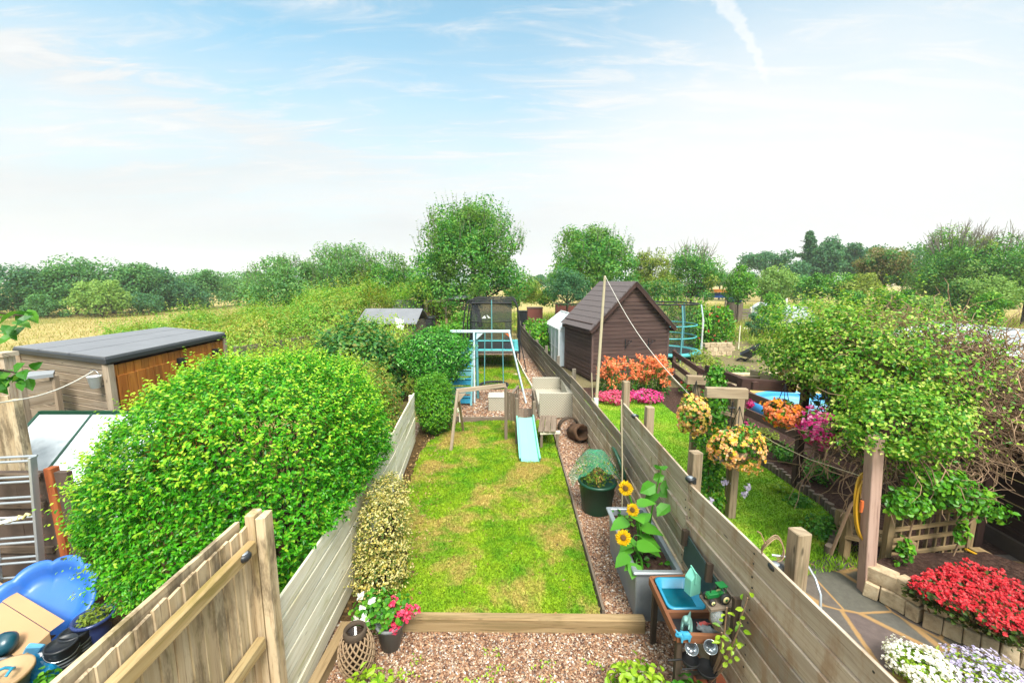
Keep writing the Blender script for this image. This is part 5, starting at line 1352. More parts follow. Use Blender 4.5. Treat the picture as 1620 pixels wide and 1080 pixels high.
mb = MB(); mb.lathe([(0, -.15), (.09, -.15), (.13, .1), (.14, .1), (.14, .12), (.12, .12), (.085, -.13), (0, -.13)], q, 22, R=R); top(mb, 'fallen_pot', M_GREYPOT, 'grey-pink pot lying on its side at the bottom left edge', 'plant pot', q)
q = P(78, 1062, .0)
T = thing('plastic_sack', 'crumpled bright blue plastic compost sack below the paint tubs', 'sack', q)
n = 14; v = []; f = []
for i in range(n):
    for j in range(n):
        a_, b_ = i / (n - 1), j / (n - 1); h_ = .17 * (math.sin(math.pi * a_) * math.sin(math.pi * b_)) ** .45 * (1 + .3 * math.sin(9 * a_ + 4 * b_) * math.sin(7 * b_ + 2)) + .01 * random.random()
        v.append((q.x - .2 + .36 * a_, q.y - .15 + .34 * b_ - .1 * a_, h_))
for i in range(n - 1):
    for j in range(n - 1): k = i * n + j; f.append((k, k + n, k + n + 1, k + 1))
mb = MB(); mb.add(v, f); mb.build('bag', plain('blue_sack', lin(30, 150, 206, .62), .22, var=.45, scale=9), T)
mb = MB(); mb.lathe([(0, .0), (.03, .0), (.04, .004), (0, .008)], (q.x - .05, q.y, .17), 12); mb.build('knot', M_WHITE, T)
c = A(48, 1036, 3.2)
mb = MB(); R = Matrix.Rotation(.6, 3, 'Y') @ Matrix.Rotation(.4, 3, 'Z')
mb.box(c, (.11, .04, .26), R=R, jit=.01); T = top(mb, 'seed_packet', plain('packet_blue', lin(110, 186, 226, .66), .3, var=.2), 'upright pale blue and white packet in front of the cardboard box', 'packet', c, bevel=.01)
mb = MB(); mb.box(c + R @ Vector((0, -.023, -.05)), (.10, .004, .12), R=R); mb.build('label_panel', M_WHITE, T)
c = P(10, 1018, .25)
mb = MB(); mb.lathe([(0, -.05), (.06, -.045), (.095, .0), (.09, .05), (.05, .085), (0, .09)], c, 20, R=Matrix.Rotation(.8, 3, 'X')); top(mb, 'plastic_tub', plain('dark_teal_plastic', lin(30, 92, 110, .5), .3, var=.5, scale=14), 'rounded dark teal plastic object at the left edge on the cardboard', 'plastic tub', c)
q = P(70, 1085, .1); low_plant((q.x, q.y, 0), .12, .2, 110, L_GARDEN, 'small bright green plant beside the near fence in the bottom left corner', L=.06, seed=8)
# ------------------------------------------------------------------ right-hand garden
# brown shed
T = thing('brown_shed', 'tall brown boarded garden shed with a steep grey shingle roof', 'shed', (4, 15, 0))
gA, gB = Vector((2.72, 13.75, 0)), Vector((5.55, 14.5, 0))
gd = (gB - gA).normalized(); gp = Vector((-gd.y, gd.x, 0)); D_ = 2.35
gC, gDk = gB + gp * D_, gA + gp * D_
EV, AP = 1.92, 3.36
Wd_ = (gB - gA).length
TILT = {'gable_wall': -.17, 'side_wall': -.17, 'back_wall': -.17}
def shed_wall(T, p0, d, wfun, z0, z1, off, nm):
    mb = MB(); z = z0
    while z < z1 - .02:
        h_ = .14; a_, b_ = wfun(z + h_ / 2)
        if b_ - a_ > .04: mb.beam(p0 + d * a_ + off + Vector((0, 0, z + h_ / 2)), p0 + d * b_ + off + Vector((0, 0, z + h_ / 2)), .018, h_ - .016, jit=.001, tilt=TILT[nm])
        z += h_
    mb.build(nm, M_SHED, T)
gw = lambda z: (0, Wd_) if z < EV else (Wd_ / 2 * (z - EV) / (AP - EV), Wd_ - Wd_ / 2 * (z - EV) / (AP - EV))
shed_wall(T, gA, gd, gw, .05, AP, -gp * .012, 'gable_wall')
shed_wall(T, gDk, -gp, lambda z: (0, D_), .05, EV, -gd * .012, 'side_wall')
shed_wall(T, gB, gp, lambda z: (0, D_), .05, EV, gd * .012, 'side_wall')
shed_wall(T, gDk, gd, gw, .05, AP, gp * .012, 'back_wall')
mb = MB()
vv = [gA, gB, gC, gDk]; inn = [p_ + ((gA + gC) / 2 - p_) * .015 for p_ in vv]
mb.add([(p_.x, p_.y, z) for z in (0, EV) for p_ in inn] , [(0, 1, 5, 4), (1, 2, 6, 5), (2, 3, 7, 6), (3, 0, 4, 7)]); mb.build('inner_wall', M_DARKWOOD, T)
mb = MB()
for p_ in vv: mb.box((p_.x, p_.y, EV / 2), (.07, .07, EV), R=Matrix((gd, gp, Vector((0, 0, 1)))).transposed())
mb.build('corner_trim', M_SHED, T)
ridge0, ridge1 = (gA + gB) / 2 - gp * .22 + Vector((0, 0, AP + .04)), (gDk + gC) / 2 + gp * .15 + Vector((0, 0, AP + .04))
for sgn, pa, pb in ((-1, gA, gDk), (1, gB, gC)):
    mb = MB(); sl = (AP - EV) / (Wd_ / 2); ov = .17
    e0 = pa + gd * sgn * ov - gp * .22 + Vector((0, 0, EV - ov * sl + .04)); e1 = pb + gd * sgn * ov + gp * .15 + Vector((0, 0, EV - ov * sl + .04))
    nrow = 9
    for k in range(nrow):
        t0, t1 = k / nrow, (k + 1.06) / nrow
        a_, b_, c2, d2 = e0.lerp(ridge0, t0), e1.lerp(ridge1, t0), e1.lerp(ridge1, min(t1, 1)), e0.lerp(ridge0, min(t1, 1))
        up_ = Vector((gd.x * sgn * sl, gd.y * sgn * sl, 1)).normalized() * .006
        q4 = [a_ + up_ * 1.8, b_ + up_ * 1.8, c2, d2]
        if sgn < 0: q4 = [q4[1], q4[0], q4[3], q4[2]]
        mb.sheet(q4, .012)
    mb.build('roof', M_SHINGLE, T)
    mb = MB(); mb.beam(pa + gd * sgn * ov - gp * .19 + Vector((0, 0, EV - ov * sl - .03)), (gA + gB) / 2 - gp * .19 + Vector((0, 0, AP - .03)), .03, .14); mb.build('bargeboard', M_DARKWOOD, T)
    mb = MB(); mb.beam(pa + gd * sgn * (ov - .02) - gp * .15 + Vector((0, 0, EV - ov * sl - .03)), pb + gd * sgn * (ov - .02) + Vector((0, 0, EV - ov * sl - .03)), .03, .12); mb.build('fascia', M_DARKWOOD, T)
for t in (.42, .73):
    q = gA + gd * Wd_ * t - gp * .03
    mb = MB(); zb_ = 1.30
    mb.beam(q + Vector((0, 0, zb_ - .22)), q + Vector((0, 0, zb_ + .14)), .03, .012, up=gp); mb.beam(q + Vector((0, 0, zb_ + .1)) - gp * .01, q + Vector((0, 0, zb_ + .1)) - gp * .26 + gd * .1, .02, .014)
    mb.tube([q + Vector((0, 0, zb_ - .15)) - gp * .01, q + Vector((0, 0, zb_ + .0)) - gp * .12 + gd * .05, q + Vector((0, 0, zb_ + .09)) - gp * .24 + gd * .1], .01, 6)
    mb.tube([q + Vector((0, 0, zb_ + .02 + .06 * math.sin(a_))) - gp * (.12 + .06 * math.cos(a_)) + gd * .05 for a_ in np.linspace(0, 5.6, 14)], .008, 6)
    mb.build('hanging_bracket', M_BLACK, T)
# clothes pole and its line
T = thing('clothes_pole', 'leaning pale timber clothes pole by the fence in front of the brown shed', 'pole', A(942, 640, 9.6))
p0, p1 = A(942, 640, 9.6), A(957, 436, 9.75); p0.z = 0
mb = MB(); mb.tube([p0, p0.lerp(p1, .5), p1], [.042, .036, .028], 10); mb.build('shaft', M_BAMBOO, T)
mb = MB(); mb.tube([(p0.x, p0.y, 0), (p0.x + .012, p0.y, .62)], .06, 12); mb.build('socket', M_WHITE, T)
e = A(1098, 632, 6.0); pts = [p1.lerp(e, t) - Vector((0, 0, .22 * math.sin(math.pi * t))) for t in np.linspace(0, 1, 16)]
mb = MB(); mb.tube(pts, .0055, 6); top(mb, 'washing_line', M_ROPE, 'pale washing line running from the tall clothes pole down to the pergola', 'rope', p1)
# white lean greenhouse beside shed
def glasshouse(name, label, x0, x1, y0, y1, ev, rd, m, bars, gm, yaw=0.0, nb=4):
    cx_, cy_ = (x0 + x1) / 2, (y0 + y1) / 2
    T = thing(name, label, 'greenhouse', (cx_, cy_, 0))
    R = Matrix.Rotation(yaw, 3, 'Z'); q = lambda x, y, z: Vector((cx_, cy_, 0)) + R @ Vector((x - cx_, y - cy_, z))
    mb = MB()
    for a_, b_ in (((x0, y0), (x1, y0)), ((x1, y0), (x1, y1)), ((x1, y1), (x0, y1)), ((x0, y1), (x0, y0))): mb.sheet([q(*a_, .05), q(*b_, .05), q(*b_, ev), q(*a_, ev)], .006)
    mb.add([q(x0, y0, ev), q(x1, y0, ev), q(cx_, y0, rd), q(x0, y1, ev), q(x1, y1, ev), q(cx_, y1, rd)], [(0, 1, 2), (4, 3, 5)])
    mb.build('wall_panes', gm, T)
    mb = MB(); mb.sheet([q(x0, y1, ev), q(x0, y0, ev), q(cx_, y0, rd), q(cx_, y1, rd)], .006); mb.sheet([q(x1, y0, ev), q(x1, y1, ev), q(cx_, y1, rd), q(cx_, y0, rd)], .006); mb.build('roof_panes', gm, T)
    mb = MB()
    for k in range(nb + 1):
        y = y0 + (y1 - y0) * k / nb
        for x in (x0, x1): mb.beam(q(x, y, 0), q(x, y, ev), bars, bars); mb.beam(q(x, y, ev + .012), q(cx_, y, rd + .012), bars, bars)
    for x in (x0, x1): mb.beam(q(x, y0 - .02, ev + .01), q(x, y1 + .02, ev + .01), bars * 1.3, bars * 1.3); mb.beam(q(x, y0, .04), q(x, y1, .04), bars, bars); mb.beam(q(x, y0, ev * .5), q(x, y1, ev * .5), bars * .7, bars * .7)
    mb.beam(q(cx_, y0 - .02, rd + .015), q(cx_, y1 + .02, rd + .015), bars * 1.3, bars * 1.3)
    for y in (y0, y1):
        mb.beam(q(x0, y, ev), q(x1, y, ev), bars, bars); mb.beam(q((x0 + cx_) / 2, y, 0), q((x0 + cx_) / 2, y, (ev + rd) / 2), bars, bars); mb.beam(q((x1 + cx_) / 2, y, 0), q((x1 + cx_) / 2, y, (ev + rd) / 2), bars, bars)
    mb.build('glazing_bars', m, T)
    return T
T = glasshouse('small_greenhouse', 'small pale blue-white greenhouse tucked left of the brown shed', 1.70, 3.1, 16.2, 18.8, 1.50, 2.05, M_WHITE, .05, glassy('pale_polycarbonate', lin(222, 234, 240, .8), .9, .3), yaw=.12)
mb = MB()
for y in (16.3, 16.65, 17.0): mb.box((1.74 - (y - 17.5) * .12, y, .55), (.02, .26, .55))
mb.build('lower_window', M_GLASS, T)
# right-hand big greenhouse at frame edge
glasshouse('large_greenhouse', 'large old glass greenhouse roof at the right edge beyond the dark fence', 11.0, 15.4, 7.2, 12.9, 1.45, 2.12, M_WHITE, .06, glassy('dusty_glass', lin(214, 222, 224, .68), .82, .12, lin(176, 186, 180, .6)), yaw=-.02, nb=5)
# hooped tunnel far right
T = thing('garden_tunnel', 'pale polythene garden tunnel beyond the clematis mound', 'polytunnel', (14, 20, 0))
mb = MB(); v = []; f = []
t0 = P(1240, 527, 0)
for i in range(9):
    for k in range(13):
        a = math.pi * k / 12; v.append((t0.x + 1.0 - 1.0 * math.cos(a) + .1 * i, t0.y + .75 * i - .2, 1.75 * math.sin(a) ** .75 + .0))
for i in range(8):
    for k in range(12): j = i * 13 + k; f.append((j, j + 1, j + 14, j + 13))
mb.add(v, f, None, 0, True); f0 = [tuple(range(12, -1, -1))]; mb.add(v[:13], f0); mb.build('cover', M_POLY, T)
mb = MB()
for i in (0, 4, 8): mb.tube([v[i * 13 + k] for k in range(13)], .03, 6)
mb.tube([v[i * 13 + 3] for i in range(9)], .025, 6); mb.tube([v[i * 13 + 6] for i in range(9)], .025, 6); mb.build('hoops', M_GALV, T)
# round trampoline on the right
T = thing('round_trampoline', 'round trampoline with teal rim and black net right of the brown shed', 'trampoline', (7.0, 18.4, 0))
cx_, cy_, Rr = 6.95, 18.6, 1.55
cir = lambda r, z, n=40: [(cx_ + r * math.cos(2 * math.pi * k / n), cy_ + r * math.sin(2 * math.pi * k / n), z) for k in range(n)]
mb = MB(); mb.lathe([(Rr - .28, .30), (Rr - .26, .34), (Rr, .34), (Rr + .02, .28), (Rr - .02, .22)], (cx_, cy_, 0), 40); mb.build('pad', M_PAD, T)
mb = MB(); mb.lathe([(0, .29), (Rr - .25, .30)], (cx_, cy_, 0), 36); mb.build('mat', M_RUBBER, T)
mb = MB(); mb.lathe([(Rr - .22, .34), (Rr - .22, 2.42)], (cx_, cy_, 0), 40); mb.build('net', M_NETTHIN, T)
mb = MB(); mb.tube(cir(Rr - .22, 2.43), .035, 6, closed=True); mb.build('net_rim', M_RUBBER, T)
mb = MB()
for z in (.98, 1.5): mb.tube(cir(Rr - .20, z), .028, 6, closed=True)
mb.build('net_band', M_PAD, T)
for k in range(6):
    a = 2 * math.pi * k / 6 - .42
    mb = MB(); mb.tube([(cx_ + Rr * math.cos(a), cy_ + Rr * math.sin(a), 0), (cx_ + (Rr + .03) * math.cos(a), cy_ + (Rr + .03) * math.sin(a), 1.7), (cx_ + (Rr - .1) * math.cos(a), cy_ + (Rr - .1) * math.sin(a), 2.4)], .035, 8); mb.build('pole', M_TEAL if k % 2 else M_PALEBLUE, T)
    mb = MB(); mb.tube([(cx_ + Rr * math.cos(a + .5), cy_ + Rr * math.sin(a + .5), 0), (cx_ + Rr * math.cos(a + .5), cy_ + Rr * math.sin(a + .5), .3)], .03, 8); mb.build('leg', M_GALV, T)
mb = MB()
for dx in (-.12, .12): mb.tube([(8.25 + dx * .6, 17.6 + dx, .3), (8.2 + dx * .6, 17.62 + dx, 1.9)], .012, 5)
for k in range(5): mb.tube([(8.18, 17.48, .5 + .3 * k), (8.32, 17.74, .5 + .3 * k)], .012, 5)
mb.build('net_lacing', M_ROPE, T)
# stone wall and stuff of the allotments behind
T = thing('low_stone_wall', 'low pale stone block wall below the bean row', 'wall', (9.8, 20, 0))
mb = MB(); w0, w1 = P(1112, 563), P(1160, 561)
for r_ in range(3):
    for k in range(5):
        t0_, t1_ = (k + .5 * (r_ % 2)) / 5.5, (k + 1 + .5 * (r_ % 2)) / 5.5
        a_, b_ = w0.lerp(w1, t0_), w0.lerp(w1, t1_ - .01); mb.beam(a_ + Vector((0, 0, .1 + .2 * r_)), b_ + Vector((0, 0, .1 + .2 * r_)), .2, .19, jit=.01)
mb.build('blocks', M_STONE, T)
# wheelbarrow lying on its nose
q = P(1186, 572)
T = thing('wheelbarrow', 'black wheelbarrow with a tan wheel standing tipped beside the clematis mound', 'wheelbarrow', q)
R = Matrix.Rotation(-.5, 3, 'Z') @ Matrix.Rotation(math.radians(-38), 3, 'Y'); o = q + Vector((.1, 0, .42)); wq = lambda x, y, z: o + R @ Vector((x, y, z))
mb = MB(); bot = [wq(-.22, -.2, -.1), wq(.3, -.2, -.1), wq(.3, .2, -.1), wq(-.22, .2, -.1)]; tp = [wq(-.45, -.33, .2), wq(.45, -.33, .16), wq(.45, .33, .16), wq(-.45, .33, .2)]
mb.add(bot + tp, [(0, 1, 2, 3), (0, 4, 5, 1), (1, 5, 6, 2), (2, 6, 7, 3), (3, 7, 4, 0)]); tb = mb.build('tray', M_BLACK, T); tb.modifiers.new('thick', 'SOLIDIFY').thickness = .02
for s_ in (-1, 1):
    mb = MB(); mb.tube([wq(-.6, .05 * s_, -.14), wq(-.2, .18 * s_, -.13), wq(.5, .26 * s_, -.05), wq(.95, .28 * s_, .1)], .018, 6); mb.build('handle', M_BLACK, T)
    mb = MB(); mb.tube([wq(.2, .2 * s_, -.12), wq(.3, .22 * s_, -.42), wq(.45, .22 * s_, -.1)], .014, 6); mb.build('leg', M_BLACK, T)
wc = wq(-.62, 0, -.14); Rw = R @ Matrix.Rotation(math.radians(90), 3, 'X')
mb = MB(); mb.lathe([(.12, .035), (.18, .04), (.21, .02), (.21, -.02), (.18, -.04), (.12, -.035)], wc, 22, R=Rw); wh = mb.build('wheel', M_RUBBER, T)
mb = MB(); mb.lathe([(0, .04), (.06, .045), (.13, .036), (.13, -.036), (0, -.04)], wc, 18, R=Rw); mb.build('rim', M_TAN, wh)
# allotment clutter
def slat_panel(name, label, p0, p1, H, nb, m, gap=.03, group=None):
    T = thing(name, label, 'fence', ((p0.x + p1.x) / 2, (p0.y + p1.y) / 2, 0), group)
    mb = MB(); h_ = H / nb
    for k in range(nb): mb.beam((p0.x, p0.y, h_ * (k + .5)), (p1.x, p1.y, h_ * (k + .5)), .025, h_ - gap, jit=.004)
    mb.build('slats', m, T)
    for q_ in (p0, p1):
        mb = MB(); mb.box((q_.x, q_.y + .05, H / 2 + .05), (.12, .1, H + .1)); mb.build('post', M_PALE, T)
    return T
slat_panel('slatted_fence', 'grey slatted fence panel behind the bean row in the allotments', P(1152, 516), P(1186, 515), 1.35, 6, M_FARGREY, .06)
for px, py, h_, lb in ((1203, 519, 1.35, 'pale square post right of the slatted fence panel'), (1240, 520, 2.2, 'tall thin pale post beside the polythene tunnel'), (1168, 552, 1.2, 'thin grey stake in the allotment by the wheelbarrow')):
    q = P(px, py); mb = MB(); mb.box((q.x, q.y, h_ / 2), (.10 if h_ > 1.3 else .05, .10 if h_ > 1.3 else .05, h_)); top(mb, 'garden_post', M_PALE, lb, 'post', q)
for px, lb in ((1197, 'left of two blue tubs on the allotment path'), (1208, 'right of two blue tubs on the allotment path')):
    q = P(px, 522 if px < 1200 else 525); mb = MB(); mb.lathe([(0, 0), (.2, 0), (.27, .26), (.3, .27), (.3, .3), (.25, .3), (.2, .2), (0, .2)], q, 18); top(mb, 'blue_tub', plain('royal_blue_plastic', lin(36, 70, 190, .6), .35), lb, 'tub', q, 'blue tubs in the allotment')
mb = MB(); w0, w1 = P(1150, 522), P(1225, 526); mb.beam(w0 + Vector((0, 0, .1)), w1 + Vector((0, 0, .1)), .8, .22); top(mb, 'raised_bed', M_PALE, 'long pale timber raised bed edge in front of the slatted fence panel', 'raised bed', w0)
# blue-sided shelter with an orange plank roof
q0, q1 = A(1082, 470, 34), A(1150, 470, 34)
T = thing('tarp_shelter', 'low open shelter with an orange plank roof and blue tarpaulin sides', 'shelter', (q0.x, 34, 0))
zt_ = A(1100, 460, 34).z
mb = MB(); mb.box(((q0.x + q1.x) / 2, 34.5, zt_), (q1.x - q0.x, 1.8, .22)); mb.build('roof', M_ORANGE, T)
mb = MB(); mb.box(((q0.x + q1.x) / 2, 33.9, zt_ - .35), (q1.x - q0.x - .2, .06, .42)); mb.build('tarpaulin', plain('blue_tarpaulin', lin(50, 96, 170, .55), .5, var=.3), T)
for x in (q0.x + .1, (q0.x + q1.x) / 2, q1.x - .1):
    mb = MB(); mb.box((x, 33.95, zt_ / 2), (.1, .1, zt_)); mb.build('post', M_TOY, T)
mb = MB()
for dx in (-.2, .2): mb.beam((q1.x - 2.0 + dx, 33.6, .2), (q1.x - 2.3 + dx, 33.85, zt_ + .35), .05, .05)
for k in range(6): mb.beam((q1.x - 2.25 - .05 * k, 33.65 + .04 * k, .5 + .4 * k), (q1.x - 1.8 - .05 * k, 33.65 + .04 * k, .5 + .4 * k), .03, .03)
top(mb, 'step_ladder', M_ALU, 'small pale ladder propped on the orange-roofed shelter', 'ladder', (q1.x - 2, 33.6, 0))
for px, lb in ((1156, 'left blue water barrel beside the orange-roofed shelter'), (1167, 'right blue water barrel beside the orange-roofed shelter')):
    zt2 = A(px, 465, 31).z; q = A(px, 478, 31); T = thing('water_barrel', lb, 'barrel', (q.x, q.y, 0), 'blue barrels'); hb = zt2 - q.z; q0 = q; mb = MB(); mb.lathe([(0, 0), (.26, 0), (.3, hb * .3), (.3, hb * .7), (.26, hb), (0, hb)], q, 18); mb.build('barrel', plain('blue_barrel_plastic', lin(46, 80, 170, .55), .4), T); mb = MB(); mb.box((q.x, q.y, q.z / 2 - .01), (.56, .56, q.z - .02)); mb.build('stand', M_TOY, T)
# brown rail fence with pool behind
T = thing('rail_fence', 'dark brown post and rail fence between the flower border and the blue pool', 'fence', (5.2, 9.5, 0))
FP = [Vector((5.72, 14.4, 0)), Vector((5.35, 11.6, 0)), Vector((5.22, 9.0, 0)), Vector((5.45, 7.0, 0)), Vector((5.95, 5.0, 0))]
for a_, b_ in zip(FP, FP[1:]):
    mb = MB()
    for z in (.16, .52, .90): mb.beam(a_ + Vector((0, 0, z)), b_ + Vector((0, 0, z)), .035, .17, jit=.003)
    mb.build('rails', M_BROWNRAIL, T, bevel=.003)
for a_ in FP:
    mb = MB(); mb.box((a_.x + .06, a_.y, .5), (.1, .1, 1.0)); mb.build('post', M_BROWNRAIL, T)
T = thing('round_pool', 'round blue paddling pool full of water behind the brown rail fence', 'pool', (7.6, 10.0, 0))
pc = P(1284, 652, .1); pc.z = 0
mb = MB(); mb.lathe([(1.35, 0), (1.42, .15), (1.36, .30), (1.26, .33), (1.2, .28), (1.24, .05)], pc, 44); mb.build('ring_wall', M_POOL, T)
mb = MB(); mb.lathe([(0, .2), (1.22, .2)], pc, 40); mb.build('water', plain('pool_water', lin(120, 196, 236, .6), .08), T)
mb = MB(); mb.box((pc.x + .2, pc.y + 3.0, .22), (3.4, .25, .44)); top(mb, 'low_brick_wall', M_STONE, 'low pale wall beyond the blue paddling pool', 'wall', (pc.x, pc.y + 3, 0))
# log edging along the lawn
mb = MB(); prev = None; acc = []
EDG = R_EDGE
tot = 0
for a_, b_ in zip(EDG[1:], EDG[2:]):
    n_ = max(1, int((b_ - a_).length / .085))
    for k in range(n_): acc.append(a_.lerp(b_, k / n_))
for q in acc:
    q = Vector((q.x + .05, q.y, 0)); h_ = random.uniform(.12, .17); mb.tube([(q.x, q.y, -.02), (q.x, q.y, h_)], .042, 7)
top(mb, 'log_edging', M_TOY, 'curving log roll edging between the neighbour\'s lawn and the soil border', 'edging', (4.7, 7, 0))
# pergola
T = thing('pergola', 'timber pergola of square posts and cross beams beside the grey fence', 'pergola', (3.16, 5.53, 0))
def timber(nm, a_, b_, w_, h_, m_, up=(0, 0, 1)):
    mb = MB(); mb.beam(a_, b_, w_, h_, up=up, jit=.004); return mb.build(nm, m_, T, bevel=.006)
timber('post', (3.16, 5.53, 0), (3.16, 5.53, 1.92), .10, .10, M_PERG, up=(0, 1, 0))
timber('cross_beam', P(1116, 620, 1.98), P(1182, 622, 1.98), .09, .13, M_PERG)
timber('cross_beam', A(1086, 600, 6.15), A(1128, 602, 6.15), .09, .13, M_PERG)
timber('long_beam', A(1118, 583, 6.5), A(1196, 611, 5.45), .08, .12, M_DARKWOOD)
timber('cross_beam', A(1170, 606, 5.5), A(1256, 612, 5.7), .10, .15, M_DARKWOOD)
timber('long_beam', A(1128, 600, 6.1), A(1200, 600, 6.3), .07, .11, M_PERG)
timber('long_beam', A(1190, 590, 6.7), A(1256, 608, 5.7), .08, .12, M_PERG)
timber('post', (2.86, 6.2, 0), (2.86, 6.2, 1.9), .09, .09, M_PERG, up=(0, 1, 0))
timber('post', (3.93, 4.12, 0), A(1384, 690, 4.15), .115, .115, M_PINKPOST, up=(0, 1, 0))
timber('post', (4.7, 6.4, 0), (4.7, 6.4, 2.0), .1, .1, M_DARKWOOD, up=(0, 1, 0))
timber('post', (6.0, 4.9, 0), (6.0, 4.9, 2.0), .1, .1, M_DARKWOOD, up=(0, 1, 0))
timber('long_beam', (4.0, 4.3, 1.78), (6.05, 4.9, 1.88), .08, .13, M_DARKWOOD)
timber('long_beam', (4.0, 4.4, 1.8), (4.75, 6.5, 1.98), .08, .13, M_DARKWOOD)
mb = MB()
for k in range(3): mb.beam((3.06, 5.9, .5 + .35 * k), (3.0, 6.2, .5 + .35 * k), .03, .05)
mb.beam((3.12, 5.6, .3), (3.1, 5.62, 1.8), .03, .03)
for z in (.9, 1.25, 1.6): mb.beam((2.75, 5.75, z), (3.16, 5.5, z - .06), .03, .045)
mb.build('trellis_rails', M_PERG, T)
mb = MB(); hk = A(1158, 645, 5.46)
mb.tube([hk + Vector((0, 0, .08)), hk - Vector((0, 0, .1))], .01, 5); mb.tube([hk + Vector((-.045, 0, 0)), hk + Vector((.045, 0, 0))], .012, 5); mb.tube([hk - Vector((0, 0, .1)), hk + Vector((-.05, -.02, -.25)), hk + Vector((.0, -.02, -.36))], .007, 5); mb.build('hook', M_BLACK, T)
# hanging baskets
def basket(px, py, Y, r, fm, fm2, label, drop=.3, asp=.8):
    c = A(px, py, Y); T = thing('hanging_basket', label, 'hanging basket', c)
    mb = MB(); mb.lathe([(0, -r * .75), (r * .35, -r * .66), (r * .55, -r * .35), (r * .6, -r * .1), (r * .5, -r * .08)], c, 18); mb.build('bowl', M_TWIG, T)
    mb = MB()
    for k in range(3): a = 2.09 * k; mb.tube([c + Vector((r * .58 * math.cos(a), r * .58 * math.sin(a), -r * .1)), c + Vector((0, 0, r + drop))], .005, 5)
    mb.build('chains', M_BLACK, T)
    mb = MB(); p, nn = shell(c, (r * 1.0, r * .95, r * asp), 420, int(rng.integers(1e6)), .3, .6, 3); mb.arr(leaves(p, nn + np.array([0, 0, .3]), .055, .045, 0, oval=True)); mb.build('foliage', L_GARDEN, T)
    for m_, n_, dn in ((fm, 190, 1.08), (fm2, 130, 1.10)):
        cen, nn = shell(c, (r * dn, r * dn, r * asp * dn), n_, int(rng.integers(1e6)), .3, .15, 3)
        mb = MB()
        for q in range(6):
            mb.arr(leaves(cen + rng.normal(size=cen.shape) * .006, nn + np.array([0, -.3, .2]), .034, .03, 0, oval=True, spread=.5))
        mb.build('flowers', m_, T)
basket(1165, 706, 5.28, .31, F_CREAMY, petal('yellow_begonia', (250, 214, 60), (246, 190, 50), (250, 230, 130)), 'big hanging basket of yellow and apricot begonias on the nearest pergola post', .25)
basket(1098, 655, 5.75, .20, F_CREAMY, petal('pale_yellow_begonia', (250, 226, 120), (246, 214, 90)), 'smaller hanging basket of pale yellow begonias left of the pergola post', .3, 1.25)
basket(1238, 654, 5.35, .21, F_ORANGE, petal('orange_begonia', (250, 140, 30), (252, 180, 50)), 'hanging basket of orange begonias under the dark cross beam', .2)
basket(1300, 674, 5.0, .21, F_PINK, petal('magenta_petal', (214, 30, 130), (236, 80, 170), (250, 190, 214)), 'hanging basket of magenta and pink flowers hidden under the clematis edge', .3, 1.0)
mb = MB(); T = thing('flower_sprig', 'small pink rose sprig standing right of the pergola post', 'plant', (3.4, 5.6, 1.1)); c = A(1187, 638, 5.7)
for s_ in flowers(c, (.05, .05, .05), 30, .04, 0, 3): mb.arr(s_)
mb.build('flowers', F_PINK, T); mb = MB(); mb.tube([c, c + Vector((-.12, .02, -.2)), (3.22, 5.6, 1.0)], .006, 5); mb.build('stem', L_GARDEN, T)
# rope strung from post to post
e0, e1 = A(1180, 672, 5.5), A(1360, 752, 4.25); mid = A(1225, 700, 5.3)
mb = MB(); mb.tube([e0, mid, A(1280, 726, 4.9), e1], .0045, 6); top(mb, 'slack_rope', M_BAMBOO, 'slack pale rope tied from the pergola post towards the clematis post', 'rope', mid)
# climbing plant on the pergola post
T = thing('post_climber', 'leafy climber covering the pergola trellis behind the yellow basket', 'climbing plant', (3.0, 5.7, 0))
mb = MB()
for zc_, r_ in ((.25, .22), (.6, .2), (1.0, .2), (1.4, .19), (1.75, .16), (1.98, .12)):
    p, nn = shell((2.92 + .03 * math.sin(zc_ * 5), 5.72, zc_), (r_, r_, .27), 420, int(rng.integers(1e6)), .3, .6, 4); mb.arr(leaves(p, nn + np.array([0, -.2, .3]), .055, .042, 0, oval=True))
mb.build('foliage', L_GARDEN, T)
mb = MB(); mb.tube([(2.95, 5.75, 0), (2.9, 5.7, .7), (2.97, 5.72, 1.4), (2.92, 5.7, 2.0)], [.02, .016, .012, .006], 6); mb.build('stem', M_TWIG, T)
mb = MB()
for q in ((2.9, 5.45, .95), (3.0, 5.44, .62), (3.3, 5.45, .42), (2.85, 5.5, .3), (3.36, 5.5, .5)):
    for s_ in flowers(q, (.04, .04, .04), 14, .035, 0, 2): mb.arr(s_)
mb.build('flowers', F_LILAC, T)
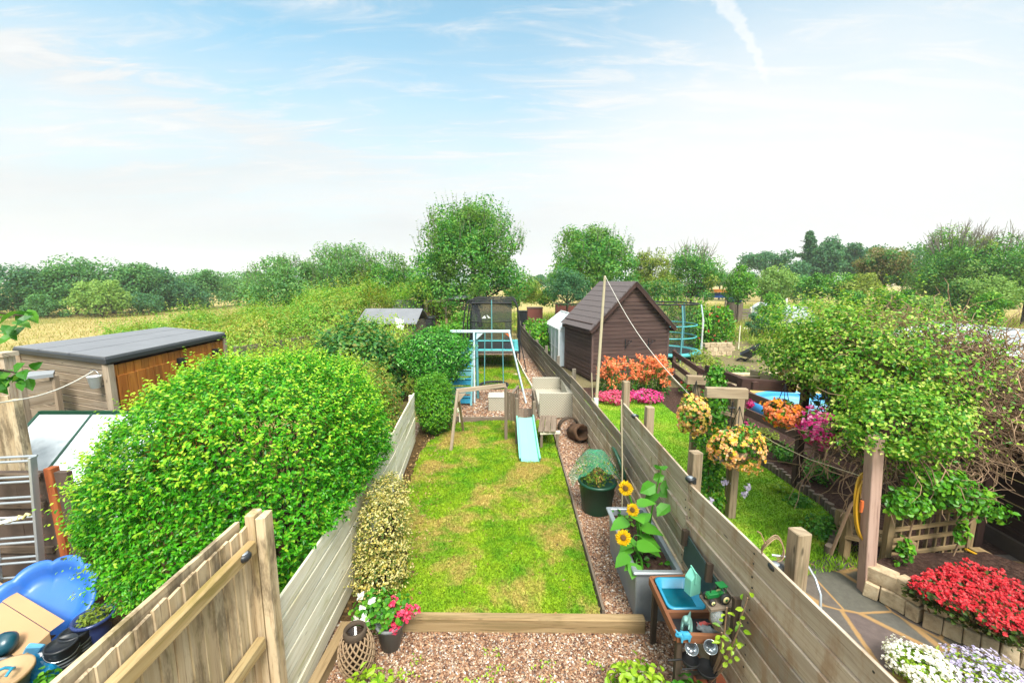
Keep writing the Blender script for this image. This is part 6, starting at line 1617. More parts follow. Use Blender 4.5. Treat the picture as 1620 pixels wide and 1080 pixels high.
# clematis mound over the arbour
T = thing('clematis_mound', 'huge mound of clematis smothering the arbour, brown and bare on its right', 'climbing plant', (5.2, 5.3, 0))
mb = MB(); dry = MB()
CL = [((4.62, 5.55, 2.34), (.86, 1.0, .62), 5600), ((4.85, 5.2, 2.42), (1.05, 1.0, .78), 7000), ((5.6, 5.25, 2.02), (.95, .9, .70), 3600), ((4.85, 4.75, 1.7), (.9, .5, .5), 3400), ((4.15, 5.9, 2.32), (.48, .6, .30), 1800), ((5.65, 5.2, 1.75), (.45, .55, .45), 500), ((4.5, 5.9, 2.78), (.75, .7, .34), 2200), ((4.18, 4.22, 1.92), (.58, .40, .36), 2400)]
for i, (c, r, n) in enumerate(CL):
    p, nn = shell(c, r, int(n * 1.35), 60 + i, .24, .42, 3.2)
    right = p[:, 0] > 4.80 + .45 * lump(p * .6, 91, 2.0)
    gap = lump(p, 92, 2.6) + .5 * lump(p, 93, 6.0) < -.25
    keep = (~right | (rng.random(len(p)) < .26)) & (~gap | (rng.random(len(p)) < .25))
    p, nn = p[keep], nn[keep]
    young = rng.random(len(p)) < (.10 + .2 * (p[:, 2] > 2.6))
    mb.arr(leaves(p[~young], nn[~young] + np.array([0, -.1, .45]), .047, .031, 0, oval=True)); mb.arr(leaves(p[young], nn[young] + np.array([0, -.1, .6]), .042, .026, 1))
    ns = n // 14; q, qn = shell(c, np.array(r) * .98, ns, 80 + i, .24, .2, 3.2); kq = (q[:, 0] < 4.95) | (rng.random(len(q)) < .25); q, qn = q[kq], qn[kq]
    for s_ in sprigs(q, qn * .6 + np.array([0, -.1, .5]) + rng.normal(size=q.shape) * .5, .24, 7, .045, .028, 0, True, 1): mb.arr(s_)
mb.build('foliage', [L_CLEM, L_CLEMY], T)
def tangle(mb, c, r, n, L, rad, seed, m=0, down=.0):
    rs = np.random.default_rng(seed)
    for k in range(n):
        d = rs.normal(size=3); d /= np.linalg.norm(d); p = np.array(c) + d * np.array(r) * rs.uniform(.55, 1.02); v = rs.normal(size=3) + d * .4; v /= np.linalg.norm(v)
        pts = [p]
        for j in range(5):
            v = v + rs.normal(size=3) * .55 - np.array([0, 0, down]); v /= np.linalg.norm(v); p = p + v * L / 5; pts.append(p)
        mb.tube(pts, [rad * (1 - .12 * j) for j in range(6)], 4, m, cap=False)
tangle(dry, (5.65, 5.15, 2.02), (.98, .9, .74), 1500, .55, .0075, 5); tangle(dry, (5.62, 5.1, 1.7), (.5, .55, .48), 600, .6, .007, 6, down=.1)
tangle(dry, (5.0, 4.7, 1.45), (1.0, .45, .5), 240, .6, .007, 7, down=.15); tangle(dry, (4.3, 4.9, 1.4), (.55, .6, .6), 80, .7, .008, 8, down=.3); tangle(dry, (5.1, 5.25, 2.5), (.9, .8, .6), 520, .5, .006, 9)
dry.build('dry_stems', M_TWIG, T)
mb = MB()
for pts, r in ((((4.25, 4.6, 0), (4.3, 4.55, .6), (4.15, 4.5, 1.2), (4.4, 4.7, 1.8)), .03), (((3.9, 4.6, .1), (3.98, 4.5, .8), (4.25, 4.5, 1.1), (4.2, 4.7, 1.9)), .02)):
    mb = MB(); mb.tube(pts, r, 6); mb.build('vine_stem', M_TWIG, T)
inner = MB(); p, nn = shell((4.95, 5.4, 2.15), (1.1, .75, .52), 2200, 13, .2, .6); inner.arr(leaves(p, nn, .11, .08)); inner.build('inner_foliage', L_IVY, T)
# honeysuckle spray low on the trellis
T = thing('trellis_climber', 'bright green trailing climber hanging over the trellis panel', 'climbing plant', (4.8, 4.4, .9))
mb = MB()
for c, r, n in (((4.36, 4.22, .98), (.26, .16, .17), 420), ((4.75, 4.3, 1.2), (.30, .2, .14), 380), ((5.05, 4.3, 1.0), (.36, .18, .15), 420), ((5.35, 4.25, .86), (.18, .12, .10), 110), ((5.05, 4.25, .62), (.07, .05, .16), 70), ((4.38, 4.2, .42), (.07, .07, .16), 70)):
    p, nn = shell(c, r, n, int(rng.integers(1e6)), .35, .6, 4); mb.arr(leaves(p, nn + np.array([0, -.4, .5]), .058, .046, 0, oval=True))
mb.build('foliage', L_BRIGHT, T)
mb = MB(); mb.tube([(4.4, 4.3, .1), (4.42, 4.22, .5), (4.5, 4.25, 1.0)], .01, 5); mb.tube([(5.05, 4.3, .3), (5.08, 4.25, .7), (5.4, 4.28, 1.0)], .01, 5); mb.build('stems', M_TWIG, T)
# trellis panel
T = thing('garden_trellis', 'square grey-green timber trellis panel behind the red flower bed', 'trellis', (4.95, 4.48, 0))
tA, tB = P(1396, 908), P(1524, 890)
mb = MB()
for z in (.14, .24, .42, .56, .72): mb.beam(tA + Vector((0, 0, z)), tB + Vector((0, 0, z)), .022, .06 if z < .2 else .045, jit=.003)
mb.build('rails', M_SLEEPER, T)
mb = MB()
for k in range(9):
    q = tA.lerp(tB, (k + .5) / 9) + Vector((0, .025, 0)); mb.beam(q + Vector((0, 0, .05)), q + Vector((0, 0, .72)), .035, .02, up=(1, 0, 0), jit=.003)
mb.build('uprights', M_SLEEPER, T)
for q in (tA, tB):
    mb = MB(); mb.box((q.x, q.y, .40), (.07, .07, .8)); mb.build('post', M_SLEEPER, T)
# low bench
T = thing('low_bench', 'low mossy timber bench behind the reddish clematis post', 'bench', (4.25, 4.9, 0))
bA = P(1334, 884)
for dx, dy in ((0, 0), (.5, -.28), (.2, .35), (.7, .07)):
    mb = MB(); mb.box((bA.x + dx, bA.y + dy, .22 if dx else .3), (.08, .08, .44 if dx else .6)); mb.build('leg', M_SLEEPER, T)
mb = MB()
for k in range(3): d0 = Vector((.07 * k, .12 * k, 0)); mb.beam(bA + d0 + Vector((-.03, 0, .32)), bA + d0 + Vector((.55, -.30, .32)), .10, .03)
mb.build('seat', M_SLEEPER, T)
# hoses
T = thing('hose_coil', 'coil of yellow-orange garden hose hung on the reddish clematis post', 'hose', (3.85, 4.1, 1))
mb = MB()
for k, (rx, rz_, dx, dy) in enumerate(((.10, .36, 0, 0), (.085, .33, .03, .03), (.12, .34, .02, -.03), (.05, .3, .05, .05))):
    c = A(1366, 800, 4.22) + Vector((dx, dy, -.02 * k)); pts = [c + Vector((rx * math.cos(a), .05 * math.sin(a), rz_ * math.sin(a))) for a in np.linspace(0, 6.283, 28)[:-1]]
    mb.tube(pts, .0125, 7, closed=True)
mb.build('loops', M_YELLOW, T)
mb = MB(); c = A(1363, 800, 4.1); mb.tube([c + Vector((0, 0, .06)), c, c - Vector((0, 0, .07))], [.016, .02, .014], 8); mb.build('connector', M_ORANGEP, T)
hp = [P(1528, 868, .3), P(1560, 884, .16), P(1592, 896, .06), P(1612, 915, .03), P(1622, 935, .02), P(1640, 960, .02)]
mb = MB(); mb.tube(hp, .014, 7); top(mb, 'garden_hose', M_YELLOW, 'yellow hose lying along the foot of the dark brown fence', 'hose', hp[2])
# dark fence on the right
T = thing('dark_board_fence', 'dark brown horizontal board fence at the right edge behind the clematis', 'fence', (6.3, 5, 0))
board_run(T, (6.22, 3.6), (6.72, 8.4), 2.0, 13, M_DARKWOOD, th=.03, joint=.004, tilt=.14)
for t in (.1, .5, .95): mb = MB(); mb.box((6.30 + .5 * t, 3.6 + 4.8 * t, 1.0), (.1, .1, 2.0)); mb.build('post', M_DARKWOOD, T)
mb = MB(); mb.beam((6.17, 3.6, .10), (6.45, 6.2, .10), .05, .20); mb.build('gravel_board', M_CONC, T)
for a_, b_, lb in (((1536, 893), (1574, 915), 'left of two grey sleeper blocks edging the red flower bed'), ((1576, 917), (1640, 955), 'right of two grey sleeper blocks edging the red flower bed')):
    mb = MB(); mb.beam(P(*a_) + Vector((0, 0, .16)), P(*b_) + Vector((0, 0, .16)), .14, .16, jit=.006); mb.beam(P(*a_) + Vector((0, 0, .04)), P(*b_) + Vector((0, 0, .04)), .11, .08); top(mb, 'sleeper_block', M_SLEEPER, lb, 'sleeper', P(*a_), 'sleepers by the red bed', bevel=.008)
q = P(1614, 950); mb = MB(); mb.tube([(q.x, q.y, 0), (q.x, q.y, .5)], .008, 6); top(mb, 'thin_stake', M_STEEL, 'thin grey metal stake at the right edge in front of the dark fence', 'stake', q)
# stone retaining wall with bedding
WALL = [P(1366, 936), P(1415, 958), P(1458, 985), P(1520, 1012), P(1575, 1035), P(1640, 1060), P(1700, 1090)]
T = thing('stone_wall', 'low two-course pale stone wall holding the red flower bed', 'wall', WALL[2])
mb = MB(); 
for r_ in range(2):
    for i, (a_, b_) in enumerate(zip(WALL, WALL[1:])):
        n_ = 1 + (r_ == 0)
        for k in range(n_):
            sft = .12 * r_
            p_, q_ = a_.lerp(b_, k / n_ + .0), a_.lerp(b_, (k + 1) / n_ - .02)
            inw = Vector((.01 + .02 * r_, .03 * r_, 0))
            mb.beam(p_ + inw + Vector((0, 0, .085 + .17 * r_)), q_ + inw + Vector((0, 0, .085 + .17 * r_)), .15, .165, jit=.008)
mb.build('blocks', M_STONE, T, bevel=.008)
BED = [(q.x + .06, q.y + .10) for q in WALL[:-1]] + [(6.1, 3.2), (6.05, 3.9), (5.6, 4.45), (4.5, 4.42)]
mb = MB(); mb.slab(BED[::1], .0, .24); struct(mb, 'raised_soil', M_SOIL)
bed = [P(1425, 935, .3), P(1480, 965, .3), P(1540, 995, .3), P(1625, 1030, .3), P(1660, 1010, .3), P(1625, 955, .3), P(1570, 915, .3), P(1512, 905, .3)]
p = scatter([(q.x, q.y) for q in bed], 2400, .24); p[:, 2] += rng.uniform(.02, .17, len(p))
mb = MB(); mb.arr(leaves(p, np.tile([0, -.2, 1.], (len(p), 1)), .05, .04, 0, oval=True)); 
pf_ = scatter([(q.x, q.y) for q in bed], 760, .24); pf_[:, 2] += rng.uniform(.12, .23, len(pf_))
for k in range(5): mb.arr(leaves(pf_ + rng.normal(size=pf_.shape) * .007, np.tile([-.2, -.5, .8], (len(pf_), 1)), .027, .025, 1, oval=True, spread=.7))
tag(mb.build('red_begonias', [leafmat('bronze_green_leaf', [lin(60, 84, 30, .55), lin(90, 120, 44, .58), lin(110, 70, 44, .5)]), F_RED], None, (0, 0, 0)), 'mass of red bedding begonias in the raised bed behind the stone wall', 'flower bed', kind='stuff')
for (px, py, r, h_, fm, lb, sd) in ((1458, 1060, .24, .24, F_WHITE, 'cushion of white flowers on the paving below the stone wall', 31), (1568, 1082, .30, .24, F_LILAC, 'cushion of lilac flowers at the bottom right, right of the white ones', 32)):
    q = P(px, py, .1)
    low_plant((q.x, q.y, 0), r, h_, 1000, L_LIME if fm is F_WHITE else L_WEED, lb, L=.035, W_=.02, name='flowering_cushion', cat='flowering plant', oval=False, flowers_=(fm, 620, .026), seed=sd)
q = P(1568, 990, .24)
T = thing('grass_tuft', 'grey-green grassy tuft among the red begonias', 'plant', q)
mb = MB(); pp = np.tile(np.array([q.x, q.y, .24]), (420, 1)) + rng.normal(size=(420, 3)) * np.array([.07, .06, 0]); mb.arr(blades(pp, .20, .012, 0, 1.1)); mb.build('blades', leafmat('tuft_blade', [lin(120, 140, 70, .55), lin(160, 170, 96, .58)]), T)
# tubular hoop on the paving
h0, h1 = P(1268, 925, 0), P(1298, 965, 0)
mb = MB(); mb.tube([h0 + Vector((-.3, .1, .30)), h0 + Vector((0, 0, .32)), P(1290, 915, .25), P(1298, 940, .15), h1], .014, 8); top(mb, 'steel_hoop', M_ALU, 'bent grey steel tube handle on the paving behind the nearest square post', 'rail', h1)
# dry vine on the near post
mb = MB()
c = A(1228, 870, 2.62)
for k in range(3):
    pts = [c + Vector((.075 * math.cos(a) - .02 + .01 * k, .02 * k + .02 * math.sin(2 * a), .085 * math.sin(a) - .0)) for a in np.linspace(-1.2, 3.6 + .3 * k, 16)]
    mb.tube(pts, .004, 5)
mb.tube([c + Vector((-.08, 0, .05)), c + Vector((-.12, 0, .13)), c + Vector((-.15, -.01, .15))], .004, 5); top(mb, 'dry_vine', M_TWIG, 'curled dry vine stems looped at the top of the nearest square post', 'vine', c)
# border plants
for (px, py, r, h_, m_, lb, fl) in (
    (1305, 842, .26, .30, L_GARDEN, 'low glossy green plant at the lawn corner left of the low bench', None),
    (1245, 722, .28, .3, L_GARDEN, 'leafy green plant in the border just right of the nearest hanging basket', None),
    (1232, 770, .16, .14, L_LIME, 'small pale green plant on the bare soil of the border', None),
    (1262, 790, .18, .12, L_GARDEN, 'small creeping green plant close to the log roll edging', None),
    (1212, 700, .30, .34, L_YELLOWG, 'yellow-green bushy plant in the border below the rail fence', None),
    (1290, 752, .28, .34, L_GARDEN, 'green plant under the lowest rail of the brown fence', None),
    (1180, 682, .25, .3, L_GARDEN, 'green plant with pink flowers at the foot of the pergola', (F_PINK, 40, .04)),
    (1100, 622, .45, .55, L_GARDEN, 'shrubby plant with small red flowers right of the orange lilies', (F_RED, 50, .05)),
    (1126, 655, .35, .30, L_GARDEN, 'low green plant at the lawn corner beside the pale yellow basket', None)):
    q = P(px, py, .08); low_plant((q.x, q.y, 0), r, h_, int(260 * (r / .2) ** 1.4), m_, lb, L=.06, W_=.04, flowers_=fl)
# orange lilies in front of the shed and pink bedding before them
T = thing('orange_lilies', 'clump of tall orange lilies in front of the brown shed', 'flowering plant', (4.0, 12.2, 0))
mb = MB(); fl = MB(); st = MB()
for k in range(84):
    x, y = random.uniform(2.75, 4.75), random.uniform(11.8, 12.8); h_ = random.uniform(.42, 1.15)
    st.tube([(x, y, 0), (x + .03, y, h_ * .6), (x + random.uniform(-.1, .1), y - .05, h_)], [.012, .01, .006], 5)
    pp = np.stack([np.full(14, x), np.full(14, y), np.linspace(.05, h_ * .98, 14)], 1); a = rng.uniform(0, 6.28, 14)
    mb.arr(leaves(pp, np.stack([np.cos(a) * .4, np.sin(a) * .4, np.ones(14)], 1), .17, .03, 0, T=np.stack([np.cos(a), np.sin(a), np.full(14, .3)], 1)))
    for j in range(4):
        c = np.array([[x + random.uniform(-.14, .14), y - random.uniform(0, .14), h_ + random.uniform(-.12, .08)]]); 
        for d in rdirs(7): fl.arr(leaves(c, d[None] * .4 + np.array([[0, -.6, .4]]), .10, .05, 0, T=d[None]))
mb.build('foliage', L_DARK, T); fl.build('flowers', F_ORANGE, T); st.build('stems', L_GARDEN, T)
for (x0_, x1_, y_, fm, lb) in ((950, 1000, 634, petal('rose_petal', (220, 60, 110), (236, 110, 140)), 'rose pink bedding flowers at the far end of the neighbour\'s lawn, on the left'), (998, 1048, 632, F_PINK, 'magenta bedding flowers at the far end of the neighbour\'s lawn, on the right')):
    q0, q1 = P(x0_, y_, .1), P(x1_, y_, .1)
    low_plant(((q0.x + q1.x) / 2, q0.y + .1, 0), (q1.x - q0.x) / 2 + .05, .28, 420, L_GARDEN, lb, L=.05, W_=.03, name='bedding_flowers', cat='flowering plant', oval=False, flowers_=(fm, 360, .06), stems=False)
for (px, py, r, h_) in ((1108, 573, .45, .6), (1128, 585, .4, .5), (1165, 600, .4, .5), (1160, 545, .4, 1.2), (1195, 545, .6, .4)):
    q = P(px, py); low_plant((q.x, q.y, 0), r, h_, 320, random.choice((L_YELLOWG, L_GARDEN, L_WEED)), {1108: 'low yellow-green plant just right of the round trampoline rim', 1128: 'leafy plant between the round trampoline and the pergola beams', 1165: 'leafy plant in the border left of the clematis, below the wheelbarrow', 1160: 'tall pale feathery plant left of the wheelbarrow', 1195: 'low straggly weeds behind the tipped wheelbarrow'}[px], L=.11, W_=.06, oval=False)
# ------------------------------------------------------------------ hedges and shrubs near the house
# big privet
T = thing('privet_hedge', 'huge rounded bright green privet hedge bulging over the pale fence', 'hedge', (-2.95, 4.4, 0))
mb = MB()
PC, PR = np.array((-2.86, 4.40, 1.33)), np.array((1.27, 1.40, 1.25))
def privet_pts(n, seed):
    p, nn = shell(PC, PR, n, 40, .085, .06, 3.4, pw=2.7)
    # top falls away to the left and rear; foot tucks in towards the fence
    f = np.clip((p[:, 0] - (-2.9)) / 1.5, -1, 1)
    up_ = np.clip((p[:, 2] - .5) / 2.0, 0, 1)
    p[:, 2] += up_ * np.where(f > 0, .10 * f, -.80 * np.abs(f) ** 1.5)
    p[:, 2] -= up_ * .22 * np.clip((p[:, 1] - 4.4) / 1.5, 0, 1)
    low = np.clip((1.15 - p[:, 2]) / .9, 0, 1)
    p[:, 0] = np.where(p[:, 0] > -2.6, p[:, 0] - low * .55 * (p[:, 0] + 2.6), p[:, 0])
    p[:, 0] = np.where(p[:, 0] < -3.1, p[:, 0] - low * .42 * (p[:, 0] + 3.1), p[:, 0])
    p[:, 0] = np.minimum(p[:, 0], np.where((p[:, 2] < 1.0), -1.86, 9))
    return p, nn
p, nn = privet_pts(30000, 40)
gap = lump(p, 411, 3.2) + .6 * lump(p, 412, 7.0)
k = (p[:, 2] > .22) & ((gap > -.85) | (rng.random(len(p)) < .3)); p, nn = p[k], nn[k]
mb.arr(leaves(p - nn * rng.uniform(0, .16, len(p))[:, None], nn + np.array([0, 0, .3]), .046, .026, 0, oval=False, up=.5))
p, nn = privet_pts(9500, 40); k = (p[:, 2] > .3) & ((nn[:, 1] < .55) | (nn[:, 2] > .2)); p, nn = p[k], nn[k]
tw = rng.random(len(p)) < np.clip(.05 + .5 * (nn[:, 2] > .3), 0, 1)
D = nn * .9 + np.array([0, -.05, .55]) + rng.normal(size=p.shape) * .35
for sel, mt, ln in ((tw, 1, .15), (~tw, None, .12)):
    for s_ in sprigs(p[sel] - nn[sel] * .05, D[sel], ln, 7, .044, .024, 0, True, mt): mb.arr(s_)
p, nn = privet_pts(900, 40); k = (nn[:, 2] > .1) | (nn[:, 0] < -.3); p, nn = p[k][:330], nn[k][:330]
for s_ in sprigs(p - nn * .05, nn * .8 + np.array([-.1, 0, .5]) + rng.normal(size=p.shape) * .3, .26, 10, .044, .024, 0, True, 1): mb.arr(s_)
mb.build('foliage', [L_PRIVET, L_PRIVETY], T)
mb = MB()
for k in range(26):
    a = random.uniform(0, 6.28); r = random.uniform(.2, 1.0); e = PC + PR * np.array((math.cos(a) * r * .8, math.sin(a) * r * .8, random.uniform(-.2, .6)))
    mb.tube([(PC[0] + .35 * math.cos(a), PC[1] + .35 * math.sin(a), 0), (PC[0] * .5 + e[0] * .5, PC[1] * .5 + e[1] * .5, .5), tuple(e)], [.03, .02, .008], 5)
mb.build('branches', M_BARK, T)

def shrub(name, label, parts, m, L, W_, cat='shrub', sprig=0, stems=True, group=None, oval=True, fl=None, mats2=None, core=True):
    """parts: list of (centre, radii, leaf count)"""
    c0 = parts[0][0]; T = thing(name, label, cat, (c0[0], c0[1], 0), group)
    mb = MB()
    for i, (c, r, n) in enumerate(parts):
        p, nn = shell(c, r, n, int(rng.integers(1e6)), .17, .38, 3.4)
        k = p[:, 2] > .03; p, nn = p[k], nn[k]
        mb.arr(leaves(p, nn + np.array([0, -.05, .4]), L, W_, 0, oval=oval))
        if sprig:
            q, qn = shell(c, np.array(r) * .97, sprig, int(rng.integers(1e6)), .17, .2, 3.4); k = (q[:, 2] > c[2] * .4); q, qn = q[k], qn[k]
            for s_ in sprigs(q, qn * .7 + np.array([0, 0, .6]) + rng.normal(size=q.shape) * .4, 2.6 * L, 6, L, W_, 0, oval, 1 if mats2 else None): mb.arr(s_)
    mb.build('foliage', [m] + ([mats2] if mats2 else []), T)
    if stems:
        mb = MB()
        for c, r, n in parts:
            for k in range(6):
                a = k * 1.05; mb.tube([(c0[0] + .1 * math.cos(a), c0[1] + .1 * math.sin(a), 0), (c[0] + r[0] * .3 * math.cos(a), c[1] + r[1] * .3 * math.sin(a), c[2] * .8), (c[0] + r[0] * .7 * math.cos(a), c[1] + r[1] * .7 * math.sin(a), c[2] + r[2] * .3)], [.022, .016, .006], 5)
        mb.build('branches', M_BARK, T)
    if fl:
        fm, n, sz_ = fl; mb = MB()
        for c, r, _ in parts:
            for s_ in flowers(c, np.array(r) * 1.02, n, sz_, 0, int(rng.integers(1e6))): mb.arr(s_)
        mb.build('flowers', fm, T)
    return T
shrub('variegated_euonymus', 'cream and gold variegated shrub by the pale fence below the privet', [((-1.46, 4.3, .60), (.27, .40, .42), 2600), ((-1.43, 4.1, .28), (.27, .36, .28), 1800), ((-1.5, 4.62, .85), (.2, .25, .2), 600)], L_VARIEG, .032, .02, sprig=420, oval=False)
shrub('ruddy_shrub', 'mixed green and reddish-tipped shrub behind the far end of the pale fence', [((-2.75, 7.0, 1.05), (.68, 1.25, .85), 5200), ((-2.45, 6.0, .8), (.45, .6, .7), 2200)], L_RUDDY, .065, .035, sprig=700)
shrub('bright_box_shrub', 'upright bright yellow-green shrub at the corner end of the pale fence', [((-1.72, 8.9, .62), (.42, .5, .62), 4200), ((-1.78, 8.95, 1.0), (.34, .4, .28), 1500)], L_BRIGHT, .05, .028, sprig=700)
shrub('dark_leaved_shrub', 'dark broad-leaved shrub mixed with weeds left of the clipped round laurel', [((-4.1, 10.6, 1.35), (1.05, .9, 1.0), 4200), ((-3.4, 10.2, 1.0), (.6, .6, .85), 1800)], L_DARK, .12, .075, sprig=260)
shrub('corner_shrub', 'small yellow-green shrub squeezed between the privet and the dark-leaved shrub', [((-3.4, 8.4, .95), (.75, .8, .8), 2600)], L_WEED, .08, .04, sprig=300)
T = shrub('round_laurel', 'clipped round glossy laurel on a short trunk beside the swing set', [((-1.98, 10.3, 1.52), (.92, .85, .66), 7200)], L_LAUREL, .075, .038, cat='tree', sprig=300, stems=False)
mb = MB(); mb.tube([(-1.62, 10.3, 0), (-1.6, 10.3, .5), (-1.75, 10.3, 1.0), (-1.9, 10.3, 1.5)], [.06, .05, .045, .03], 8)
for k in range(6): a = k * 1.05; mb.tube([(-1.66, 10.3, .7), (-1.95 + .3 * math.cos(a), 10.3 + .3 * math.sin(a), 1.1), (-1.98 + .7 * math.cos(a), 10.3 + .6 * math.sin(a), 1.5)], [.03, .02, .01], 6)
mb.build('trunk', M_BARK, T)
shrub('boundary_weeds', 'tangle of light green weeds along the left boundary beyond the round laurel', [((-2.6, 13.4, .6), (.55, 1.5, .65), 2400), ((-2.75, 16.2, .8), (.6, 1.6, .9), 2400), ((-2.3, 19.2, .9), (.8, 1.2, 1.1), 2400)], L_BRIGHT, .12, .07, cat='plant', sprig=150)
# cherry branch at the left edge, from a young tree outside the frame
T = thing('cherry_sapling', 'young cherry whose big drooping leaves hang in at the left edge', 'tree', (-3.5, 2.3, 0))
mb = MB(); mb.tube([(-3.5, 2.3, 0), (-3.45, 2.32, 1.4), (-3.38, 2.35, 2.6), (-3.4, 2.35, 3.4)], [.04, .034, .025, .012], 8)
for q in (A(40, 500, 2.35), A(30, 590, 2.35)): mb.tube([(-3.4, 2.33, q.z - .15), (-3.15, 2.34, q.z + .05), tuple(q)], [.014, .009, .005], 6)
mb.build('trunk', M_BARK, T)
mb = MB()
for px, py, n in ((8, 522, 6), (30, 515, 4), (40, 490, 3), (5, 590, 6), (28, 596, 5), (42, 588, 3), (12, 608, 4), (-25, 560, 8), (-30, 500, 8)):
    c = A(px, py, 2.35); pp = np.tile(np.array(c), (n, 1)) + rng.normal(size=(n, 3)) * .03
    mb.arr(leaves(pp, np.tile([.1, -.7, .6], (n, 1)), .10, .058, 0, oval=True, up=-.8, spread=.8))
mb.build('leaves', L_CHERRY, T)

# ------------------------------------------------------------------ rough ground to the left: bramble bank, weeds
def bank_h(x, y):
    h = .72 + 1.0 * np.clip((y - 11) / 8, 0, 1) * np.clip((x + 20) / 9, 0, 1) + 1.0 * np.clip((x + 13) / 6, 0, 1) * np.clip((y - 12) / 6, 0, 1)
    h = h * 1.14 + .34 * np.sin(x * .9 + 1.3) * np.cos(y * .7) + .22 * np.sin(x * 2.1 + y * 1.4) + .10 * np.sin(x * 3.9 - y * 2.3)
    return np.maximum(h * np.clip((-2.6 - x) / 1.8, .25, 1), .1)
mb = MB()
n = 110000
x = rng.uniform(-22, -3.0, n); y = 9.8 + 17 * rng.random(n) ** 1.1
k = (x > np.maximum(-9.2 - (y - 9.5) * 1.05, -21 + np.sin(y))) & ((x > -15) | (y < 26 + np.sin(x))) & ((y > 9.9) | (x > -5.8)) & ~((x > -6.4) & (x < -3.0) & (y > 15.6) & (y < 20.5)) & ~((x > -5.0) & (y < 11.5))
x, y = x[k], y[k]
h = bank_h(x, y); z = h * (1 - .55 * rng.random(len(x)) ** 2.2)
pp = np.stack([x, y, z], 1); e = .1
nx = -(bank_h(x + e, y) - h) / e; ny = -(bank_h(x, y + e) - h) / e
nn = unit(np.stack([nx, ny, np.ones(len(x))], 1))
wd_ = (y < 15.5 + 1.5 * np.sin(x)) & (rng.random(len(x)) < .8)
mb.arr(leaves(pp[~wd_], nn[~wd_], .12, .08, 0)); mb.arr(leaves(pp[wd_], nn[wd_] + np.array([0, -.3, 0]), .15, .05, 1, up=2.0))
for s_ in sprigs(pp[::22], nn[::22] * .4 + np.array([0, 0, .9]) + rng.normal(size=pp[::22].shape) * .5, .8, 8, .11, .065, 0): mb.arr(s_)
tag(mb.build('bramble_bank', [L_BRAMBLE, L_WEED], None, (0, 0, 0)), 'rough bank of brambles and weeds beyond the left gardens', 'brambles', kind='stuff')
mb = MB(); g = 46; xs = np.linspace(-22, -2.8, g); ys = np.linspace(10.6, 27, g)
v = [(a, b, float(bank_h(np.array(a), np.array(b)) * .55) if (a > max(-8.4 - (b - 10.5) * 1.0, -20.5) and not (-6.6 < a and 15.4 < b < 20.7) and not (a > -5 and b < 11.6)) else -.2) for a in xs for b in ys]
mb.add(v, [(i * g + j, (i + 1) * g + j, (i + 1) * g + j + 1, i * g + j + 1) for i in range(g - 1) for j in range(g - 1)], None, 0, True); struct(mb, 'bank_terrain', M_MULCH)
mb = MB(); p = np.stack([rng.uniform(-9.5, -4.2, 9000), rng.uniform(9.6, 15.5, 9000), np.zeros(9000)], 1); p = p[(p[:, 0] < -5.3) | (p[:, 1] > 11.8)]; p[:, 2] = bank_h(p[:, 0], p[:, 1]) * .45
mb.arr(blades(p, .75, .028, 0, .6))
p = np.stack([rng.uniform(-70, -9, 30000), rng.uniform(10, 50, 30000), np.zeros(30000)], 1); p = p[p[:, 0] < -7.5 - (p[:, 1] - 10) * .55]; mb.arr(blades(p, .20, .05, 0, 1.2))
tag(mb.build('dry_meadow_grass', L_HAY, None, (0, 0, 0)), 'tall dry straw-coloured grass of the left field and bank', 'grass', kind='stuff')
# left boundary fences
T = thing('leaning_plank_fence', 'low grey plank fence rising out of the weeds left of the dark-leaved shrub', 'fence', (-7.6, 13, 0))
mb = MB()
for k in range(4): mb.beam(P(372, 556, 1.3) + Vector((0, 0, -.32 * k - .02)), P(512, 533, 1.3) + Vector((0, 0, -.32 * k - .0)), .03, .30, jit=.01)
mb.build('planks', M_FARGREY, T)
for px, py in ((376, 556), (436, 544), (505, 533)):
    q = P(px, py, 1.3); mb = MB(); mb.box((q.x, q.y - .05, .72), (.1, .1, 1.5)); mb.build('post', M_FARGREY, T)
T = thing('patchy_fence', 'patchy brown upright board fence along the far left boundary', 'fence', (-3.1, 18, 0))
mb = MB(); y = 12.0
while y < 24:
    if random.random() > .06: mb.box((-2.95 - .02 * (y - 18) + random.uniform(-.02, .02), y, .72), (.025, .17, 1.44 + random.uniform(-.15, .14)), rz=random.uniform(-.04, .04), jit=.004)
    y += .185
mb.build('upright_boards', M_SLEEPER, T)
for y in (12.3, 14.2, 16.1, 18.0, 19.9, 21.8, 23.7):
    mb = MB(); mb.box((-2.88 - .02 * (y - 18), y, .85), (.1, .1, 1.7 + random.uniform(-.1, .3))); mb.build('post', M_SLEEPER, T)
# old sheds behind
def old_shed(name, label, x0, x1, y0, y1, ev, rg, wm, rm, ridge_x=True):
    T = thing(name, label, 'shed', ((x0 + x1) / 2, (y0 + y1) / 2, 0))
    mb = MB(); z = .05
    while z < ev:
        for a_, b_ in (((x0, y0), (x1, y0)), ((x1, y0), (x1, y1)), ((x0, y1), (x0, y0))): mb.beam((a_[0], a_[1], z + .08), (b_[0], b_[1], z + .08), .03, .15, jit=.003)
        z += .16
    mb.build('walls', wm, T)
    mb = MB(); ym = (y0 + y1) / 2
    mb.sheet([(x0 - .15, y0 - .15, ev - .02), (x1 + .15, y0 - .15, ev - .02), (x1 + .15, ym, rg), (x0 - .15, ym, rg)], .03); mb.sheet([(x0 - .15, ym, rg), (x1 + .15, ym, rg), (x1 + .15, y1 + .15, ev - .02), (x0 - .15, y1 + .15, ev - .02)], .03); mb.build('roof', rm, T)
    mb = MB(); mb.box(((x0 * .35 + x1 * .65), y0 - .03, ev * .68), (.5, .03, .4)); mb.build('window', M_GLASS, T)
    return T
